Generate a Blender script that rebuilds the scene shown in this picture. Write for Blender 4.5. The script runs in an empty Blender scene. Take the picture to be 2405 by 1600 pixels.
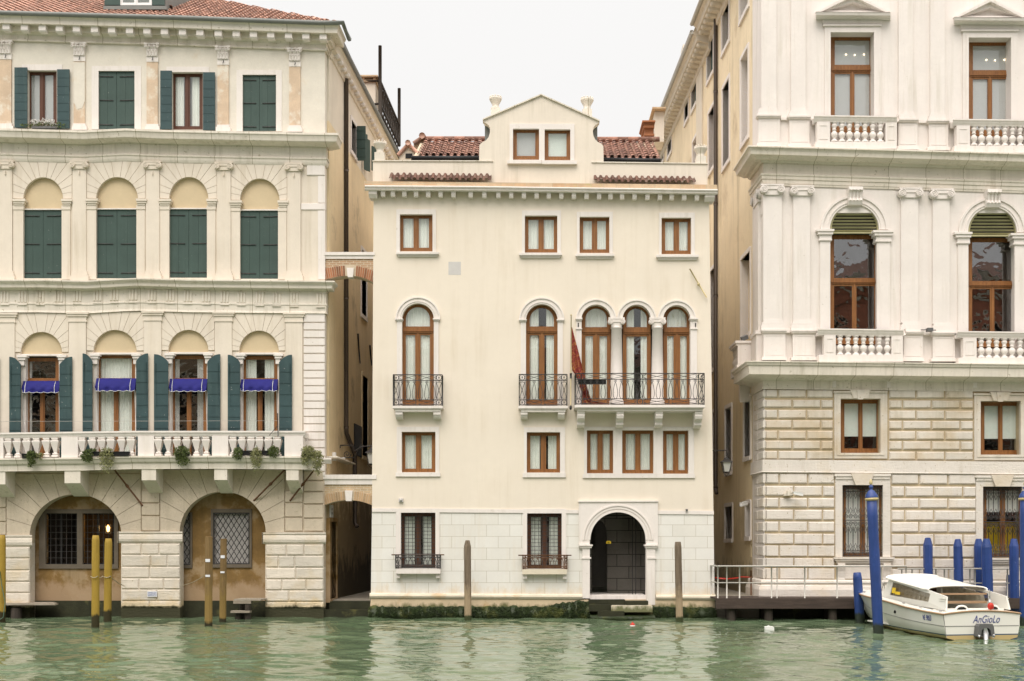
import bpy, bmesh, math, random
from mathutils import Vector, Matrix
from mathutils.geometry import delaunay_2d_cdt
random.seed(7)
rnd = random.random
def ru(a, b): return a + (b - a) * random.random()
SC = bpy.context.scene
COL = SC.collection
# ------------------------------------------------------------------ camera, sky, sun, exposure
K, DC, CX, HY, CH = 65.0, 42.0, 1252.0, 1265.0, 2.85      # survey scale at the facade line, distance, axis, horizon, eye height
cam = bpy.data.cameras.new('camera')
cam.sensor_width = 36.0
cam.lens = 36.0 * K * DC / 2405.0
cam.shift_x = (1202.5 - CX) / 2405.0
cam.shift_y = (HY - 800.0) / 2405.0
cam.clip_start = 0.1
cam.clip_end = 2000
camo = bpy.data.objects.new('camera', cam)
COL.objects.link(camo)
camo.location = (0, -DC, CH)
camo.rotation_euler = (math.radians(90), 0, 0)
SC.camera = camo

SUN_EL, SUN_AZ = 52.0, -14.0            # degrees; azimuth from straight behind the camera
w = bpy.data.worlds.new('World')
SC.world = w
w.use_nodes = True
nt = w.node_tree
nt.nodes.clear()
sky = nt.nodes.new('ShaderNodeTexSky')
sky.sky_type = 'NISHITA'
sky.sun_disc = False
sky.sun_elevation = math.radians(SUN_EL)
sky.sun_rotation = math.radians(180 - SUN_AZ)
sky.air_density = 1.0
sky.dust_density = 4.0
bg1 = nt.nodes.new('ShaderNodeBackground')
bg1.inputs[1].default_value = 0.05
nt.links.new(sky.outputs[0], bg1.inputs[0])
# overcast layer: brighter towards the zenith, as a cloud deck is
tc = nt.nodes.new('ShaderNodeTexCoord')
sep = nt.nodes.new('ShaderNodeSeparateXYZ')
nt.links.new(tc.outputs['Generated'], sep.inputs[0])
rmp = nt.nodes.new('ShaderNodeValToRGB')
els = rmp.color_ramp.elements
els[0].position = 0.0; els[0].color = (0.68, 0.675, 0.67, 1)
els[1].position = 1.0; els[1].color = (2.75, 2.55, 2.42, 1)
e = els.new(0.45); e.color = (0.735, 0.727, 0.718, 1)
nt.links.new(sep.outputs[2], rmp.inputs[0])
bg2 = nt.nodes.new('ShaderNodeBackground')
bg2.inputs[1].default_value = 1.0
nt.links.new(rmp.outputs[0], bg2.inputs[0])
mxs = nt.nodes.new('ShaderNodeMixShader')
mxs.inputs[0].default_value = 0.97
nt.links.new(bg1.outputs[0], mxs.inputs[1])
nt.links.new(bg2.outputs[0], mxs.inputs[2])
wo = nt.nodes.new('ShaderNodeOutputWorld')
nt.links.new(mxs.outputs[0], wo.inputs[0])
sl = bpy.data.lights.new('sun', 'SUN')
sl.energy = 1.5
sl.angle = math.radians(38)
sl.color = (1.0, 0.935, 0.86)
so = bpy.data.objects.new('sun', sl)
COL.objects.link(so)
so.rotation_euler = (math.radians(90 - SUN_EL), 0, math.radians(SUN_AZ))
SC.view_settings.view_transform = 'Standard'
SC.view_settings.look = 'None'
SC.view_settings.gamma = 1
SC.view_settings.exposure = 0.42
SC.cycles.max_bounces = 8
SC.cycles.transparent_max_bounces = 12
SC.cycles.use_denoising = True

# ------------------------------------------------------------------ materials
def nodes_of(name):
    m = bpy.data.materials.new(name)
    m.use_nodes = True
    t = m.node_tree
    t.nodes.clear()
    o = t.nodes.new('ShaderNodeOutputMaterial')
    b = t.nodes.new('ShaderNodeBsdfPrincipled')
    t.links.new(b.outputs[0], o.inputs[0])
    return m, t, b, o
def c4(c, k=1.0): return (min(c[0]*k, 1), min(c[1]*k, 1), min(c[2]*k, 1), 1)
def mixc(t, fac, a, b, mode='MIX'):
    n = t.nodes.new('ShaderNodeMix')
    n.data_type = 'RGBA'
    n.blend_type = mode
    for s, val in ((n.inputs[0], fac), (n.inputs[6], a), (n.inputs[7], b)):
        if hasattr(val, 'links'): t.links.new(val, s)
        elif isinstance(val, (int, float)): s.default_value = val
        else: s.default_value = val
    return n.outputs[2]
def noise(t, vec, scale, detail=4, rough=0.55, dist=0.0):
    n = t.nodes.new('ShaderNodeTexNoise')
    n.inputs['Scale'].default_value = scale
    n.inputs['Detail'].default_value = detail
    n.inputs['Roughness'].default_value = rough
    n.inputs['Distortion'].default_value = dist
    t.links.new(vec, n.inputs['Vector'])
    return n.outputs[0]
def mrange(t, v, a, b, c=0.0, d=1.0):
    n = t.nodes.new('ShaderNodeMapRange')
    n.inputs[1].default_value = a; n.inputs[2].default_value = b
    n.inputs[3].default_value = c; n.inputs[4].default_value = d
    t.links.new(v, n.inputs[0])
    return n.outputs[0]
def mth(t, op, a, b=0.0):
    n = t.nodes.new('ShaderNodeMath')
    n.operation = op
    for s, val in ((n.inputs[0], a), (n.inputs[1], b)):
        if hasattr(val, 'links'): t.links.new(val, s)
        else: s.default_value = val
    return n.outputs[0]
def scaled(t, vec, s):
    n = t.nodes.new('ShaderNodeVectorMath')
    n.operation = 'MULTIPLY'
    t.links.new(vec, n.inputs[0])
    n.inputs[1].default_value = s
    return n.outputs[0]
def pmat(name, col, rough=0.85, var=0.10, vscale=1.2, streak=None, patch=None, speck=None, bump=0.15, bscale=30.0, spec=0.25,
         metal=0.0, low_band=None, brick=None, island=0.0, strata=0.0, coord='pos', grain=None):
    """col base colour; streak=(colour, amount, width) rain streaks; patch=(colour, scale, threshold); tide=(z, soft, colour) growth, dirt, painted shade
    below a height; brick=(w, h, mortar size, mortar colour, colour 2, swap axis)"""
    m, t, b, o = nodes_of(name)
    g = t.nodes.new('ShaderNodeNewGeometry')
    if coord == 'obj':
        tcn = t.nodes.new('ShaderNodeTexCoord')
        pos = tcn.outputs['Object']
    else:
        pos = g.outputs['Position']
    n1 = noise(t, pos, vscale, 6, 0.6)
    f = mrange(t, n1, 0.3, 0.7)
    c = mixc(t, f, c4(col, 1 - var), c4(col, 1 + var * 0.6))
    n2 = noise(t, pos, vscale * 9, 5, 0.7)
    c = mixc(t, mrange(t, n2, 0.35, 0.8, 0.0, 0.45), c, c4(col, 1 - var * 1.6))
    hgt = None
    if island:
        wn = mth(t, 'MULTIPLY', g.outputs['Random Per Island'], 1.0)
        c = mixc(t, 1.0, c, mixc(t, wn, c4((1, 1, 1), 1 - island), (1, 1 - island * 0.12, 1 - island * 0.2, 1)), 'MULTIPLY')
    if grain:
        gv = scaled(t, pos, grain[1])
        gn = noise(t, gv, 1.0, 5, 0.65, 0.3)
        c = mixc(t, mrange(t, gn, 0.35, 0.72), c, c4(grain[0]))
    if patch:
        pn = noise(t, pos, patch[1], 7, 0.62)
        c = mixc(t, mrange(t, pn, patch[2], patch[2] + (patch[3] if len(patch) > 3 else 0.04)), c, c4(patch[0]))
    if brick:
        sp = t.nodes.new('ShaderNodeSeparateXYZ'); t.links.new(pos, sp.inputs[0])
        cb = t.nodes.new('ShaderNodeCombineXYZ')
        t.links.new(sp.outputs[1 if brick[5] else 0], cb.inputs[0]); t.links.new(sp.outputs[2], cb.inputs[1])
        bt = t.nodes.new('ShaderNodeTexBrick')
        t.links.new(cb.outputs[0], bt.inputs['Vector'])
        bt.inputs['Scale'].default_value = 1.0
        bt.inputs['Brick Width'].default_value = brick[0]
        bt.inputs['Row Height'].default_value = brick[1]
        bt.inputs['Mortar Size'].default_value = brick[2]
        bt.inputs['Mortar Smooth'].default_value = 0.2
        bt.inputs['Bias'].default_value = -0.1
        bt.inputs['Color1'].default_value = (1, 1, 1, 1)
        bt.inputs['Color2'].default_value = c4(brick[4])
        bt.inputs['Mortar'].default_value = (1, 1, 1, 1)
        c = mixc(t, 1.0, c, bt.outputs['Color'], 'MULTIPLY')
        c = mixc(t, bt.outputs['Fac'], c, c4(brick[3]))
        hgt = mth(t, 'MULTIPLY', bt.outputs['Fac'], -1.0)
    if streak:
        wd = streak[2] if len(streak) > 2 else 4.0
        sv = scaled(t, pos, (wd, wd, wd * 0.06))
        sn = noise(t, sv, 1.0, 5, 0.65, 0.2)
        big = noise(t, pos, 0.45, 3, 0.5)
        fac = mth(t, 'MULTIPLY', mrange(t, sn, 0.48, 0.8), mrange(t, big, 0.38, 0.62))
        c = mixc(t, mth(t, 'MULTIPLY', fac, streak[1]), c, c4(streak[0]))
    if speck:
        kn = noise(t, pos, speck[1], 3, 0.7)
        c = mixc(t, mth(t, 'MULTIPLY', mrange(t, kn, speck[2], speck[2] + 0.08), 0.8), c, c4(speck[0]))
    if low_band:
        for (z, soft, tcol, amt) in (low_band if isinstance(low_band, list) else [low_band]):
            sp = t.nodes.new('ShaderNodeSeparateXYZ'); t.links.new(g.outputs['Position'], sp.inputs[0])
            tn = noise(t, scaled(t, g.outputs['Position'], (1, 1, 0.5)), 2.6, 6, 0.7)
            zz = mth(t, 'SUBTRACT', sp.outputs[2], mrange(t, tn, 0.25, 0.75, -soft, soft))
            fac = mrange(t, zz, z - soft * 0.45, z + soft * 0.45, 1.0, 0.0)
            c = mixc(t, mth(t, 'MULTIPLY', fac, amt), c, c4(tcol))
    t.links.new(c, b.inputs['Base Color'])
    b.inputs['Roughness'].default_value = rough
    b.inputs['Specular IOR Level'].default_value = spec
    b.inputs['Metallic'].default_value = metal
    if bump:
        bn = noise(t, pos, bscale, 6, 0.68)
        if strata:
            sn2 = noise(t, scaled(t, pos, (1.6, 1.6, 14)), 1.0, 6, 0.7, 0.6)
            bn = mth(t, 'ADD', bn, mth(t, 'MULTIPLY', sn2, strata))
        if hgt is not None: bn = mth(t, 'ADD', mth(t, 'MULTIPLY', bn, 0.4), hgt)
        bp = t.nodes.new('ShaderNodeBump')
        bp.inputs['Strength'].default_value = bump
        bp.inputs['Distance'].default_value = 0.03
        t.links.new(bn, bp.inputs['Height'])
        t.links.new(bp.outputs[0], b.inputs['Normal'])
    return m
M = {}
DIRT = (0.30, 0.25, 0.16)
M['cream'] = pmat('cream_stucco', (0.785, 0.708, 0.60), 0.9, 0.045, 0.4, streak=((0.56, 0.47, 0.34), 0.45, 3.0), patch=((0.75, 0.665, 0.55), 0.45, 0.52, 0.3), bump=0.10, bscale=18)
M['cream_top'] = pmat('cream_stucco_worn', (0.76, 0.685, 0.585), 0.9, 0.06, 0.8, streak=((0.42, 0.38, 0.28), 0.55, 5.0), bump=0.10, bscale=18)
M['stone'] = pmat('istrian_stone', (0.79, 0.735, 0.69), 0.75, 0.07, 0.9, streak=((0.42, 0.38, 0.27), 0.5, 5.0), speck=((0.42, 0.38, 0.28), 9, 0.68), bump=0.12, bscale=26)
M['stone_dirty'] = pmat('istrian_stone_weathered', (0.77, 0.71, 0.62), 0.8, 0.10, 1.1, brick=(1.35, 60.0, 0.010, (0.34, 0.29, 0.19), (0.93, 0.92, 0.90), False), streak=((0.30, 0.26, 0.16), 0.6, 5.0), speck=((0.36, 0.32, 0.22), 7, 0.64), bump=0.25, bscale=22)
M['stone_blocks'] = pmat('stone_cladding', (0.77, 0.755, 0.71), 0.7, 0.06, 1.0, brick=(0.84, 0.418, 0.007, (0.45, 0.41, 0.33), (0.95, 0.94, 0.92), False), streak=((0.62, 0.52, 0.38), 0.4, 4.0), bump=0.12, bscale=26,
                        low_band=[(0.95, 0.5, (0.63, 0.50, 0.33), 0.55)])
M['stone_base'] = pmat('stone_plinth', (0.70, 0.63, 0.50), 0.8, 0.14, 1.3, patch=((0.56, 0.39, 0.20), 1.6, 0.55, 0.2), bump=0.3, bscale=18, low_band=[(0.42, 0.22, (0.10, 0.11, 0.035), 0.9)])
M['rustic'] = pmat('rusticated_stone', (0.74, 0.685, 0.605), 0.8, 0.10, 0.7, island=0.12, streak=((0.34, 0.29, 0.18), 0.55, 4.0), patch=((0.57, 0.46, 0.32), 0.55, 0.45, 0.25), speck=((0.36, 0.29, 0.18), 8, 0.64), bump=0.4, bscale=16, strata=0.25)
M['rustic_low'] = pmat('rusticated_stone_low', (0.77, 0.72, 0.655), 0.8, 0.10, 0.8, island=0.10, streak=((0.40, 0.33, 0.20), 0.4, 5.0), patch=((0.64, 0.54, 0.40), 0.8, 0.52, 0.3), speck=((0.34, 0.27, 0.15), 9, 0.64), bump=0.6, bscale=14, strata=0.8)
M['pier'] = pmat('pier_stone', (0.75, 0.69, 0.595), 0.85, 0.12, 0.8, island=0.14, patch=((0.62, 0.50, 0.32), 0.9, 0.52, 0.3), speck=((0.33, 0.26, 0.14), 10, 0.66), bump=0.7, bscale=10, strata=1.0,
                 low_band=[(0.62, 0.25, (0.60, 0.46, 0.24), 0.6), (0.40, 0.10, (0.035, 0.037, 0.018), 0.97)])
M['vouss'] = pmat('arch_stone', (0.60, 0.515, 0.40), 0.85, 0.16, 0.8, streak=((0.30, 0.26, 0.16), 0.5, 4.0), speck=((0.34, 0.29, 0.19), 9, 0.62), bump=0.6, bscale=14, strata=0.2)
M['pl_left'] = pmat('old_plaster', (0.74, 0.665, 0.565), 0.9, 0.08, 0.8, streak=((0.46, 0.38, 0.26), 0.7, 3.0), bump=0.18, bscale=16)
M['pl_top'] = pmat('old_plaster_rough', (0.74, 0.69, 0.60), 0.9, 0.10, 1.2, patch=((0.66, 0.56, 0.42), 1.3, 0.60, 0.2), bump=0.35, bscale=14)
M['salmon'] = pmat('bare_pilaster', (0.66, 0.51, 0.37), 0.9, 0.16, 2.4, patch=((0.74, 0.68, 0.58), 1.6, 0.50, 0.12), bump=0.35, bscale=14)
M['tymp'] = pmat('ochre_plaster', (0.63, 0.51, 0.335), 0.9, 0.08, 1.2, bump=0.12)
M['side_l'] = pmat('ochre_side_plaster', (0.78, 0.64, 0.42), 0.9, 0.10, 0.7, streak=((0.36, 0.28, 0.15), 0.6, 2.5), patch=((0.50, 0.41, 0.27), 0.6, 0.6, 0.1), bump=0.25, bscale=12, low_band=[(6.5, 3.0, (0.66, 0.52, 0.31), 0.6), (4.6, 1.6, (0.20, 0.15, 0.085), 0.85), (2.0, 1.0, (0.04, 0.033, 0.02), 0.85)])  # lower bands mix wall dirt with the alley's shade put into the colour
M['side_r'] = pmat('tan_side_plaster', (0.83, 0.70, 0.49), 0.9, 0.10, 0.6, streak=((0.26, 0.20, 0.10), 0.85, 2.4), patch=((0.56, 0.44, 0.29), 0.5, 0.58, 0.15), bump=0.25, bscale=12, low_band=[(9.5, 4.0, (0.74, 0.62, 0.40), 0.6), (3.6, 1.4, (0.55, 0.46, 0.29), 0.7), (1.6, 0.8, (0.12, 0.10, 0.06), 0.7)])
M['side_top'] = pmat('pale_side_plaster', (0.72, 0.65, 0.54), 0.9, 0.08, 0.8, streak=((0.5, 0.42, 0.3), 0.5, 3.0), bump=0.2)
M['loggia'] = pmat('ochre_loggia_plaster', (0.27, 0.165, 0.06), 0.95, 0.35, 1.1, patch=((0.36, 0.26, 0.15), 1.1, 0.5, 0.10), streak=((0.16, 0.11, 0.05), 0.7, 3.0), bump=0.35, bscale=10,  # base colour lowered to carry the shade behind the arches, besides its stains
                   low_band=[(1.15, 0.35, (0.40, 0.285, 0.18), 0.75), (0.50, 0.05, (0.012, 0.012, 0.008), 0.98)])
M['wood'] = pmat('varnished_wood', (0.32, 0.14, 0.042), 0.45, 0.15, 3.0, grain=((0.17, 0.066, 0.02), (18, 18, 1.2)), bump=0.05, spec=0.4)
M['wood_dark'] = pmat('dark_wood', (0.12, 0.045, 0.022), 0.5, 0.15, 3.0, grain=((0.08, 0.03, 0.014), (18, 18, 1.2)), bump=0.05, spec=0.4)
M['shut'] = pmat('green_shutter_paint', (0.046, 0.080, 0.068), 0.6, 0.12, 1.5, speck=((0.32, 0.34, 0.31), 14, 0.69), streak=((0.09, 0.135, 0.115), 0.5, 5.0), bump=0.1, spec=0.35)
M['shut2'] = pmat('blue_green_shutter_paint', (0.034, 0.070, 0.074), 0.6, 0.2, 1.0, speck=((0.45, 0.47, 0.44), 10, 0.67), streak=((0.075, 0.125, 0.115), 0.6, 5.0), bump=0.1, spec=0.35)
M['iron'] = pmat('wrought_iron', (0.045, 0.042, 0.04), 0.6, 0.3, 6, patch=((0.10, 0.06, 0.035), 5, 0.6, 0.1), bump=0.1, spec=0.5)
M['rust'] = pmat('rusty_iron', (0.14, 0.07, 0.035), 0.8, 0.3, 6, bump=0.2)
M['pipe'] = pmat('drain_pipe', (0.075, 0.055, 0.042), 0.5, 0.15, 2.0, bump=0.04, spec=0.5)
M['gutter'] = pmat('zinc_gutter', (0.19, 0.20, 0.185), 0.6, 0.15, 2.0, bump=0.05, spec=0.5)
M['tile'] = pmat('terracotta_tile', (0.64, 0.40, 0.315), 0.85, 0.2, 3.0, island=0.5, patch=((0.52, 0.40, 0.31), 3.0, 0.58, 0.15), speck=((0.16, 0.12, 0.09), 10, 0.62), bump=0.3)
M['tile_mid'] = pmat('terracotta_tile_aged', (0.46, 0.265, 0.205), 0.85, 0.2, 3.0, island=0.55, patch=((0.40, 0.31, 0.25), 3.0, 0.58, 0.15), bump=0.3)
M['tile_dark'] = pmat('terracotta_tile_dark', (0.19, 0.105, 0.08), 0.85, 0.25, 3.0, island=0.5, patch=((0.20, 0.15, 0.12), 3.0, 0.52, 0.2), bump=0.3)
M['brick'] = pmat('brickwork', (0.50, 0.30, 0.18), 0.9, 0.2, 3.0, brick=(0.25, 0.075, 0.012, (0.60, 0.51, 0.37), (0.75, 0.85, 0.92), False), bump=0.4)
M['brick_pale'] = pmat('pale_brickwork', (0.58, 0.41, 0.25), 0.9, 0.2, 3.0, brick=(0.25, 0.075, 0.012, (0.62, 0.53, 0.39), (0.85, 0.9, 0.92), False), bump=0.4)
M['brick_top'] = pmat('brick_course', (0.60, 0.46, 0.31), 0.9, 0.2, 2.0, brick=(0.46, 0.40, 0.012, (0.45, 0.38, 0.26), (0.92, 0.78, 0.68), False), patch=((0.50, 0.45, 0.25), 1.5, 0.58, 0.1), bump=0.4)
M['voubrick'] = pmat('arch_brick', (0.47, 0.22, 0.12), 0.9, 0.2, 3.0, island=0.55, bump=0.4)
M['voubrick2'] = pmat('pale_arch_brick', (0.60, 0.42, 0.25), 0.9, 0.15, 3.0, island=0.35, bump=0.4)
M['base'] = pmat('stained_base_course', (0.66, 0.53, 0.36), 0.8, 0.16, 1.5, patch=((0.50, 0.34, 0.16), 1.6, 0.58, 0.15), bump=0.35, bscale=16, low_band=[(0.42, 0.2, (0.10, 0.11, 0.035), 0.9)])
M['joint'] = pmat('stained_joint', (0.52, 0.42, 0.275), 0.95, 0.2, 2.0, bump=0.2)
M['mortar'] = pmat('mortar', (0.60, 0.50, 0.37), 0.95, 0.15, 4.0, bump=0.4)
M['curtain'] = pmat('net_curtain', (0.87, 0.89, 0.85), 0.9, 0.04, 2.0, bump=0.0)
M['curtain2'] = pmat('grey_blind', (0.55, 0.55, 0.56), 0.9, 0.05, 1.0, bump=0.0)
M['blind'] = pmat('roller_blind', (0.76, 0.81, 0.78), 0.9, 0.03, 1.0, bump=0.0)
M['dark'] = pmat('dim_room', (0.045, 0.040, 0.035), 0.9, 0.3, 0.8, bump=0.0)
M['black'] = pmat('black_paint', (0.012, 0.012, 0.012), 0.5, 0.2, 4.0, bump=0.0)
M['awn'] = pmat('blue_awning_canvas', (0.018, 0.018, 0.17), 0.75, 0.15, 3.0, bump=0.15, bscale=20)
M['white'] = pmat('white_trim', (0.78, 0.78, 0.76), 0.6, 0.04, 3.0, bump=0.0)
M['blue'] = pmat('blue_pole_paint', (0.016, 0.05, 0.205), 0.45, 0.2, 2.0, streak=((0.06, 0.09, 0.34), 0.8, 8.0), speck=((0.20, 0.24, 0.42), 11, 0.68), bump=0.25, spec=0.5, low_band=[(0.32, 0.10, (0.022, 0.03, 0.012), 0.95)])
M['gold'] = pmat('gilt_band', (0.55, 0.45, 0.22), 0.5, 0.1, 4.0, bump=0.05, spec=0.5)
M['yellow'] = pmat('yellow_pole_paint', (0.37, 0.245, 0.04), 0.6, 0.15, 1.5, streak=((0.15, 0.10, 0.02), 0.8, 14.0), bump=0.3, low_band=[(0.40, 0.10, (0.02, 0.02, 0.01), 0.95)])
M['olive'] = pmat('worn_pole_paint', (0.20, 0.13, 0.055), 0.75, 0.2, 1.5, streak=((0.09, 0.055, 0.02), 0.9, 14.0), bump=0.4, low_band=[(1.5, 1.2, (0.28, 0.19, 0.05), 0.6), (0.16, 0.10, (0.02, 0.02, 0.01), 0.95)])
M['pole'] = pmat('weathered_pole_wood', (0.245, 0.19, 0.135), 0.9, 0.2, 2.0, grain=((0.10, 0.075, 0.05), (22, 22, 1.0)), bump=0.6, low_band=[(1.1, 0.5, (0.42, 0.32, 0.20), 0.7), (0.16, 0.08, (0.03, 0.045, 0.015), 0.95)])
M['plank'] = pmat('weathered_planks', (0.42, 0.37, 0.30), 0.9, 0.2, 2.0, grain=((0.24, 0.20, 0.15), (2, 14, 14)), bump=0.4)
M['deckwood'] = pmat('dark_deck_timber', (0.085, 0.062, 0.05), 0.8, 0.2, 2.0, grain=((0.045, 0.034, 0.028), (1.5, 14, 14)), bump=0.4)
M['pile'] = pmat('wet_pile', (0.06, 0.048, 0.038), 0.8, 0.25, 3.0, grain=((0.03, 0.025, 0.02), (14, 14, 1.5)), bump=0.5)
M['steel'] = pmat('galvanised_rail', (0.52, 0.50, 0.45), 0.45, 0.08, 4.0, bump=0.02, spec=0.5)
M['gel'] = pmat('white_gelcoat', (0.78, 0.77, 0.71), 0.25, 0.02, 1.0, bump=0.0, spec=0.5)
M['teak'] = pmat('varnished_rub_rail', (0.38, 0.25, 0.15), 0.5, 0.1, 3.0, bump=0.0)
M['navy'] = pmat('navy_lettering', (0.02, 0.04, 0.22), 0.5, 0.05, 2.0, bump=0.0)
M['grey'] = pmat('grey_plastic', (0.12, 0.12, 0.12), 0.45, 0.1, 3.0, bump=0.0, spec=0.5)
M['chrome'] = pmat('bare_metal', (0.55, 0.55, 0.56), 0.4, 0.05, 3.0, bump=0.0, metal=0.7)
M['red'] = pmat('red_plastic', (0.48, 0.035, 0.022), 0.5, 0.1, 3.0, bump=0.0)
M['ylw'] = pmat('yellow_sticker', (0.80, 0.55, 0.03), 0.5, 0.03, 3.0, bump=0.0)
M['leaf'] = pmat('green_leaves', (0.16, 0.22, 0.07), 0.6, 0.3, 12, island=0.6, bump=0.0)
M['leaf2'] = pmat('pale_leaves', (0.40, 0.42, 0.20), 0.6, 0.25, 12, island=0.5, bump=0.0)
M['petal'] = pmat('white_petals', (0.75, 0.73, 0.70), 0.6, 0.1, 12, bump=0.0)
M['weed'] = pmat('seaweed', (0.035, 0.062, 0.016), 0.55, 0.5, 5, island=0.7, patch=((0.075, 0.085, 0.022), 1.5, 0.55, 0.1), bump=0.0, spec=0.35)
M['wet'] = pmat('algae_stone', (0.035, 0.036, 0.018), 0.6, 0.4, 1.8, patch=((0.10, 0.095, 0.035), 1.4, 0.58, 0.1), bump=0.5)
M['pave'] = pmat('stone_paving', (0.30, 0.27, 0.22), 0.85, 0.2, 1.5, bump=0.3)
M['louver'] = pmat('olive_louvre_paint', (0.46, 0.43, 0.25), 0.6, 0.1, 2.0, bump=0.08)
M['doorstone'] = pmat('hall_stone', (0.18, 0.165, 0.145), 0.8, 0.2, 1.0, brick=(0.9, 0.45, 0.015, (0.03, 0.03, 0.028), (0.85, 0.85, 0.85), False), bump=0.3)
M['plaque'] = pmat('grey_plaque', (0.58, 0.56, 0.54), 0.8, 0.06, 4.0, bump=0.1)
M['signwhite'] = pmat('sign_white', (0.74, 0.75, 0.78), 0.6, 0.05, 4.0, bump=0.0)
M['ink'] = pmat('sign_blue_ink', (0.05, 0.09, 0.28), 0.6, 0.05, 4.0, bump=0.0)
M['rope'] = pmat('old_rope', (0.42, 0.36, 0.25), 0.9, 0.2, 20, bump=0.2)
M['lampglass'] = pmat('frosted_lamp_glass', (0.62, 0.62, 0.58), 0.3, 0.05, 3.0, bump=0.0, spec=0.5)
M['terrab'] = pmat('red_stucco_opposite', (0.34, 0.13, 0.08), 0.9, 0.15, 0.6, bump=0.1)
M['opp'] = pmat('grey_stone_opposite', (0.40, 0.36, 0.30), 0.9, 0.15, 0.5, bump=0.1)

def flag_mat():
    m, t, b, o = nodes_of('red_gold_flag_cloth')
    g = t.nodes.new('ShaderNodeNewGeometry')
    n = noise(t, g.outputs['Position'], 9.0, 5, 0.7, 1.2)
    c = mixc(t, mrange(t, n, 0.5, 0.6), c4((0.20, 0.018, 0.016)), c4((0.42, 0.18, 0.04)))
    t.links.new(c, b.inputs['Base Color'])
    b.inputs['Roughness'].default_value = 0.7
    return m
M['flag'] = flag_mat()
def emis(name, col, st):
    m, t, b, o = nodes_of(name)
    b.inputs['Base Color'].default_value = c4(col)
    b.inputs['Emission Color'].default_value = c4(col)
    b.inputs['Emission Strength'].default_value = st
    return m
M['bulb'] = emis('lit_bulb', (1.0, 0.55, 0.16), 9.0)
M['bulbw'] = emis('lit_bulb_white', (1.0, 0.80, 0.55), 5.0)
def glass_mat(name, tint, f0, wob=0.06):
    m, t, b, o = nodes_of(name)
    t.nodes.remove(b)
    tr = t.nodes.new('ShaderNodeBsdfTransparent'); tr.inputs[0].default_value = c4(tint)
    gl = t.nodes.new('ShaderNodeBsdfGlossy'); gl.inputs['Roughness'].default_value = 0.015
    gl.inputs[0].default_value = (1, 1, 1, 1)
    g = t.nodes.new('ShaderNodeNewGeometry')
    n = noise(t, g.outputs['Position'], 1.6, 2, 0.5, 0.4)
    bp = t.nodes.new('ShaderNodeBump'); bp.inputs['Strength'].default_value = wob; bp.inputs['Distance'].default_value = 0.2
    t.links.new(n, bp.inputs['Height']); t.links.new(bp.outputs[0], gl.inputs['Normal'])
    dt = t.nodes.new('ShaderNodeVectorMath'); dt.operation = 'DOT_PRODUCT'
    t.links.new(g.outputs['Incoming'], dt.inputs[0]); t.links.new(g.outputs['Normal'], dt.inputs[1])
    k5 = mth(t, 'POWER', mth(t, 'SUBTRACT', 1.0, mth(t, 'ABSOLUTE', dt.outputs['Value'])), 5.0)
    fac = mth(t, 'ADD', mth(t, 'MULTIPLY', k5, 1.0 - f0), f0)
    mx = t.nodes.new('ShaderNodeMixShader')
    t.links.new(fac, mx.inputs[0]); t.links.new(tr.outputs[0], mx.inputs[1]); t.links.new(gl.outputs[0], mx.inputs[2])
    t.links.new(mx.outputs[0], o.inputs[0])
    return m
M['glass'] = glass_mat('window_glass', (0.96, 0.97, 0.96), 0.06)
M['glass_clear'] = glass_mat('clear_door_glass', (0.9, 0.9, 0.9), 0.012, 0.0)
M['glass_old'] = glass_mat('rippled_window_glass', (0.9, 0.9, 0.9), 0.13, 0.05)
M['glass_boat'] = glass_mat('tinted_boat_glass', (0.80, 0.78, 0.74), 0.07, 0.0)

def water_mat():
    m, t, b, o = nodes_of('canal_water')
    g = t.nodes.new('ShaderNodeNewGeometry')
    pos = g.outputs['Position']
    n = noise(t, pos, 0.25, 4, 0.6)
    c = mixc(t, mrange(t, n, 0.3, 0.7), c4((0.072, 0.115, 0.060)), c4((0.12, 0.165, 0.096)))
    t.links.new(c, b.inputs['Base Color'])
    b.inputs['Roughness'].default_value = 0.04
    b.inputs['IOR'].default_value = 1.4
    b.inputs['Specular IOR Level'].default_value = 0.5
    h = mth(t, 'MULTIPLY', noise(t, scaled(t, pos, (9.0, 12.0, 1)), 1.0, 3, 0.5, 0.3), 0.004)
    bp = t.nodes.new('ShaderNodeBump'); bp.inputs['Strength'].default_value = 0.5; bp.inputs['Distance'].default_value = 1.0
    t.links.new(h, bp.inputs['Height']); t.links.new(bp.outputs[0], b.inputs['Normal'])
    return m
M['water'] = water_mat()
def hull_mat():
    m, t, b, o = nodes_of('hull_paint')
    g = t.nodes.new('ShaderNodeNewGeometry')
    sp = t.nodes.new('ShaderNodeSeparateXYZ'); t.links.new(g.outputs['Position'], sp.inputs[0])
    c = mixc(t, mrange(t, sp.outputs[2], 0.150, 0.156), c4((0.03, 0.07, 0.13)), c4((0.74, 0.73, 0.67)))
    c = mixc(t, mrange(t, sp.outputs[2], 0.118, 0.124), c4((0.50, 0.38, 0.18)), c)
    t.links.new(c, b.inputs['Base Color'])
    b.inputs['Roughness'].default_value = 0.25
    return m
M['hull'] = hull_mat()

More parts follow.
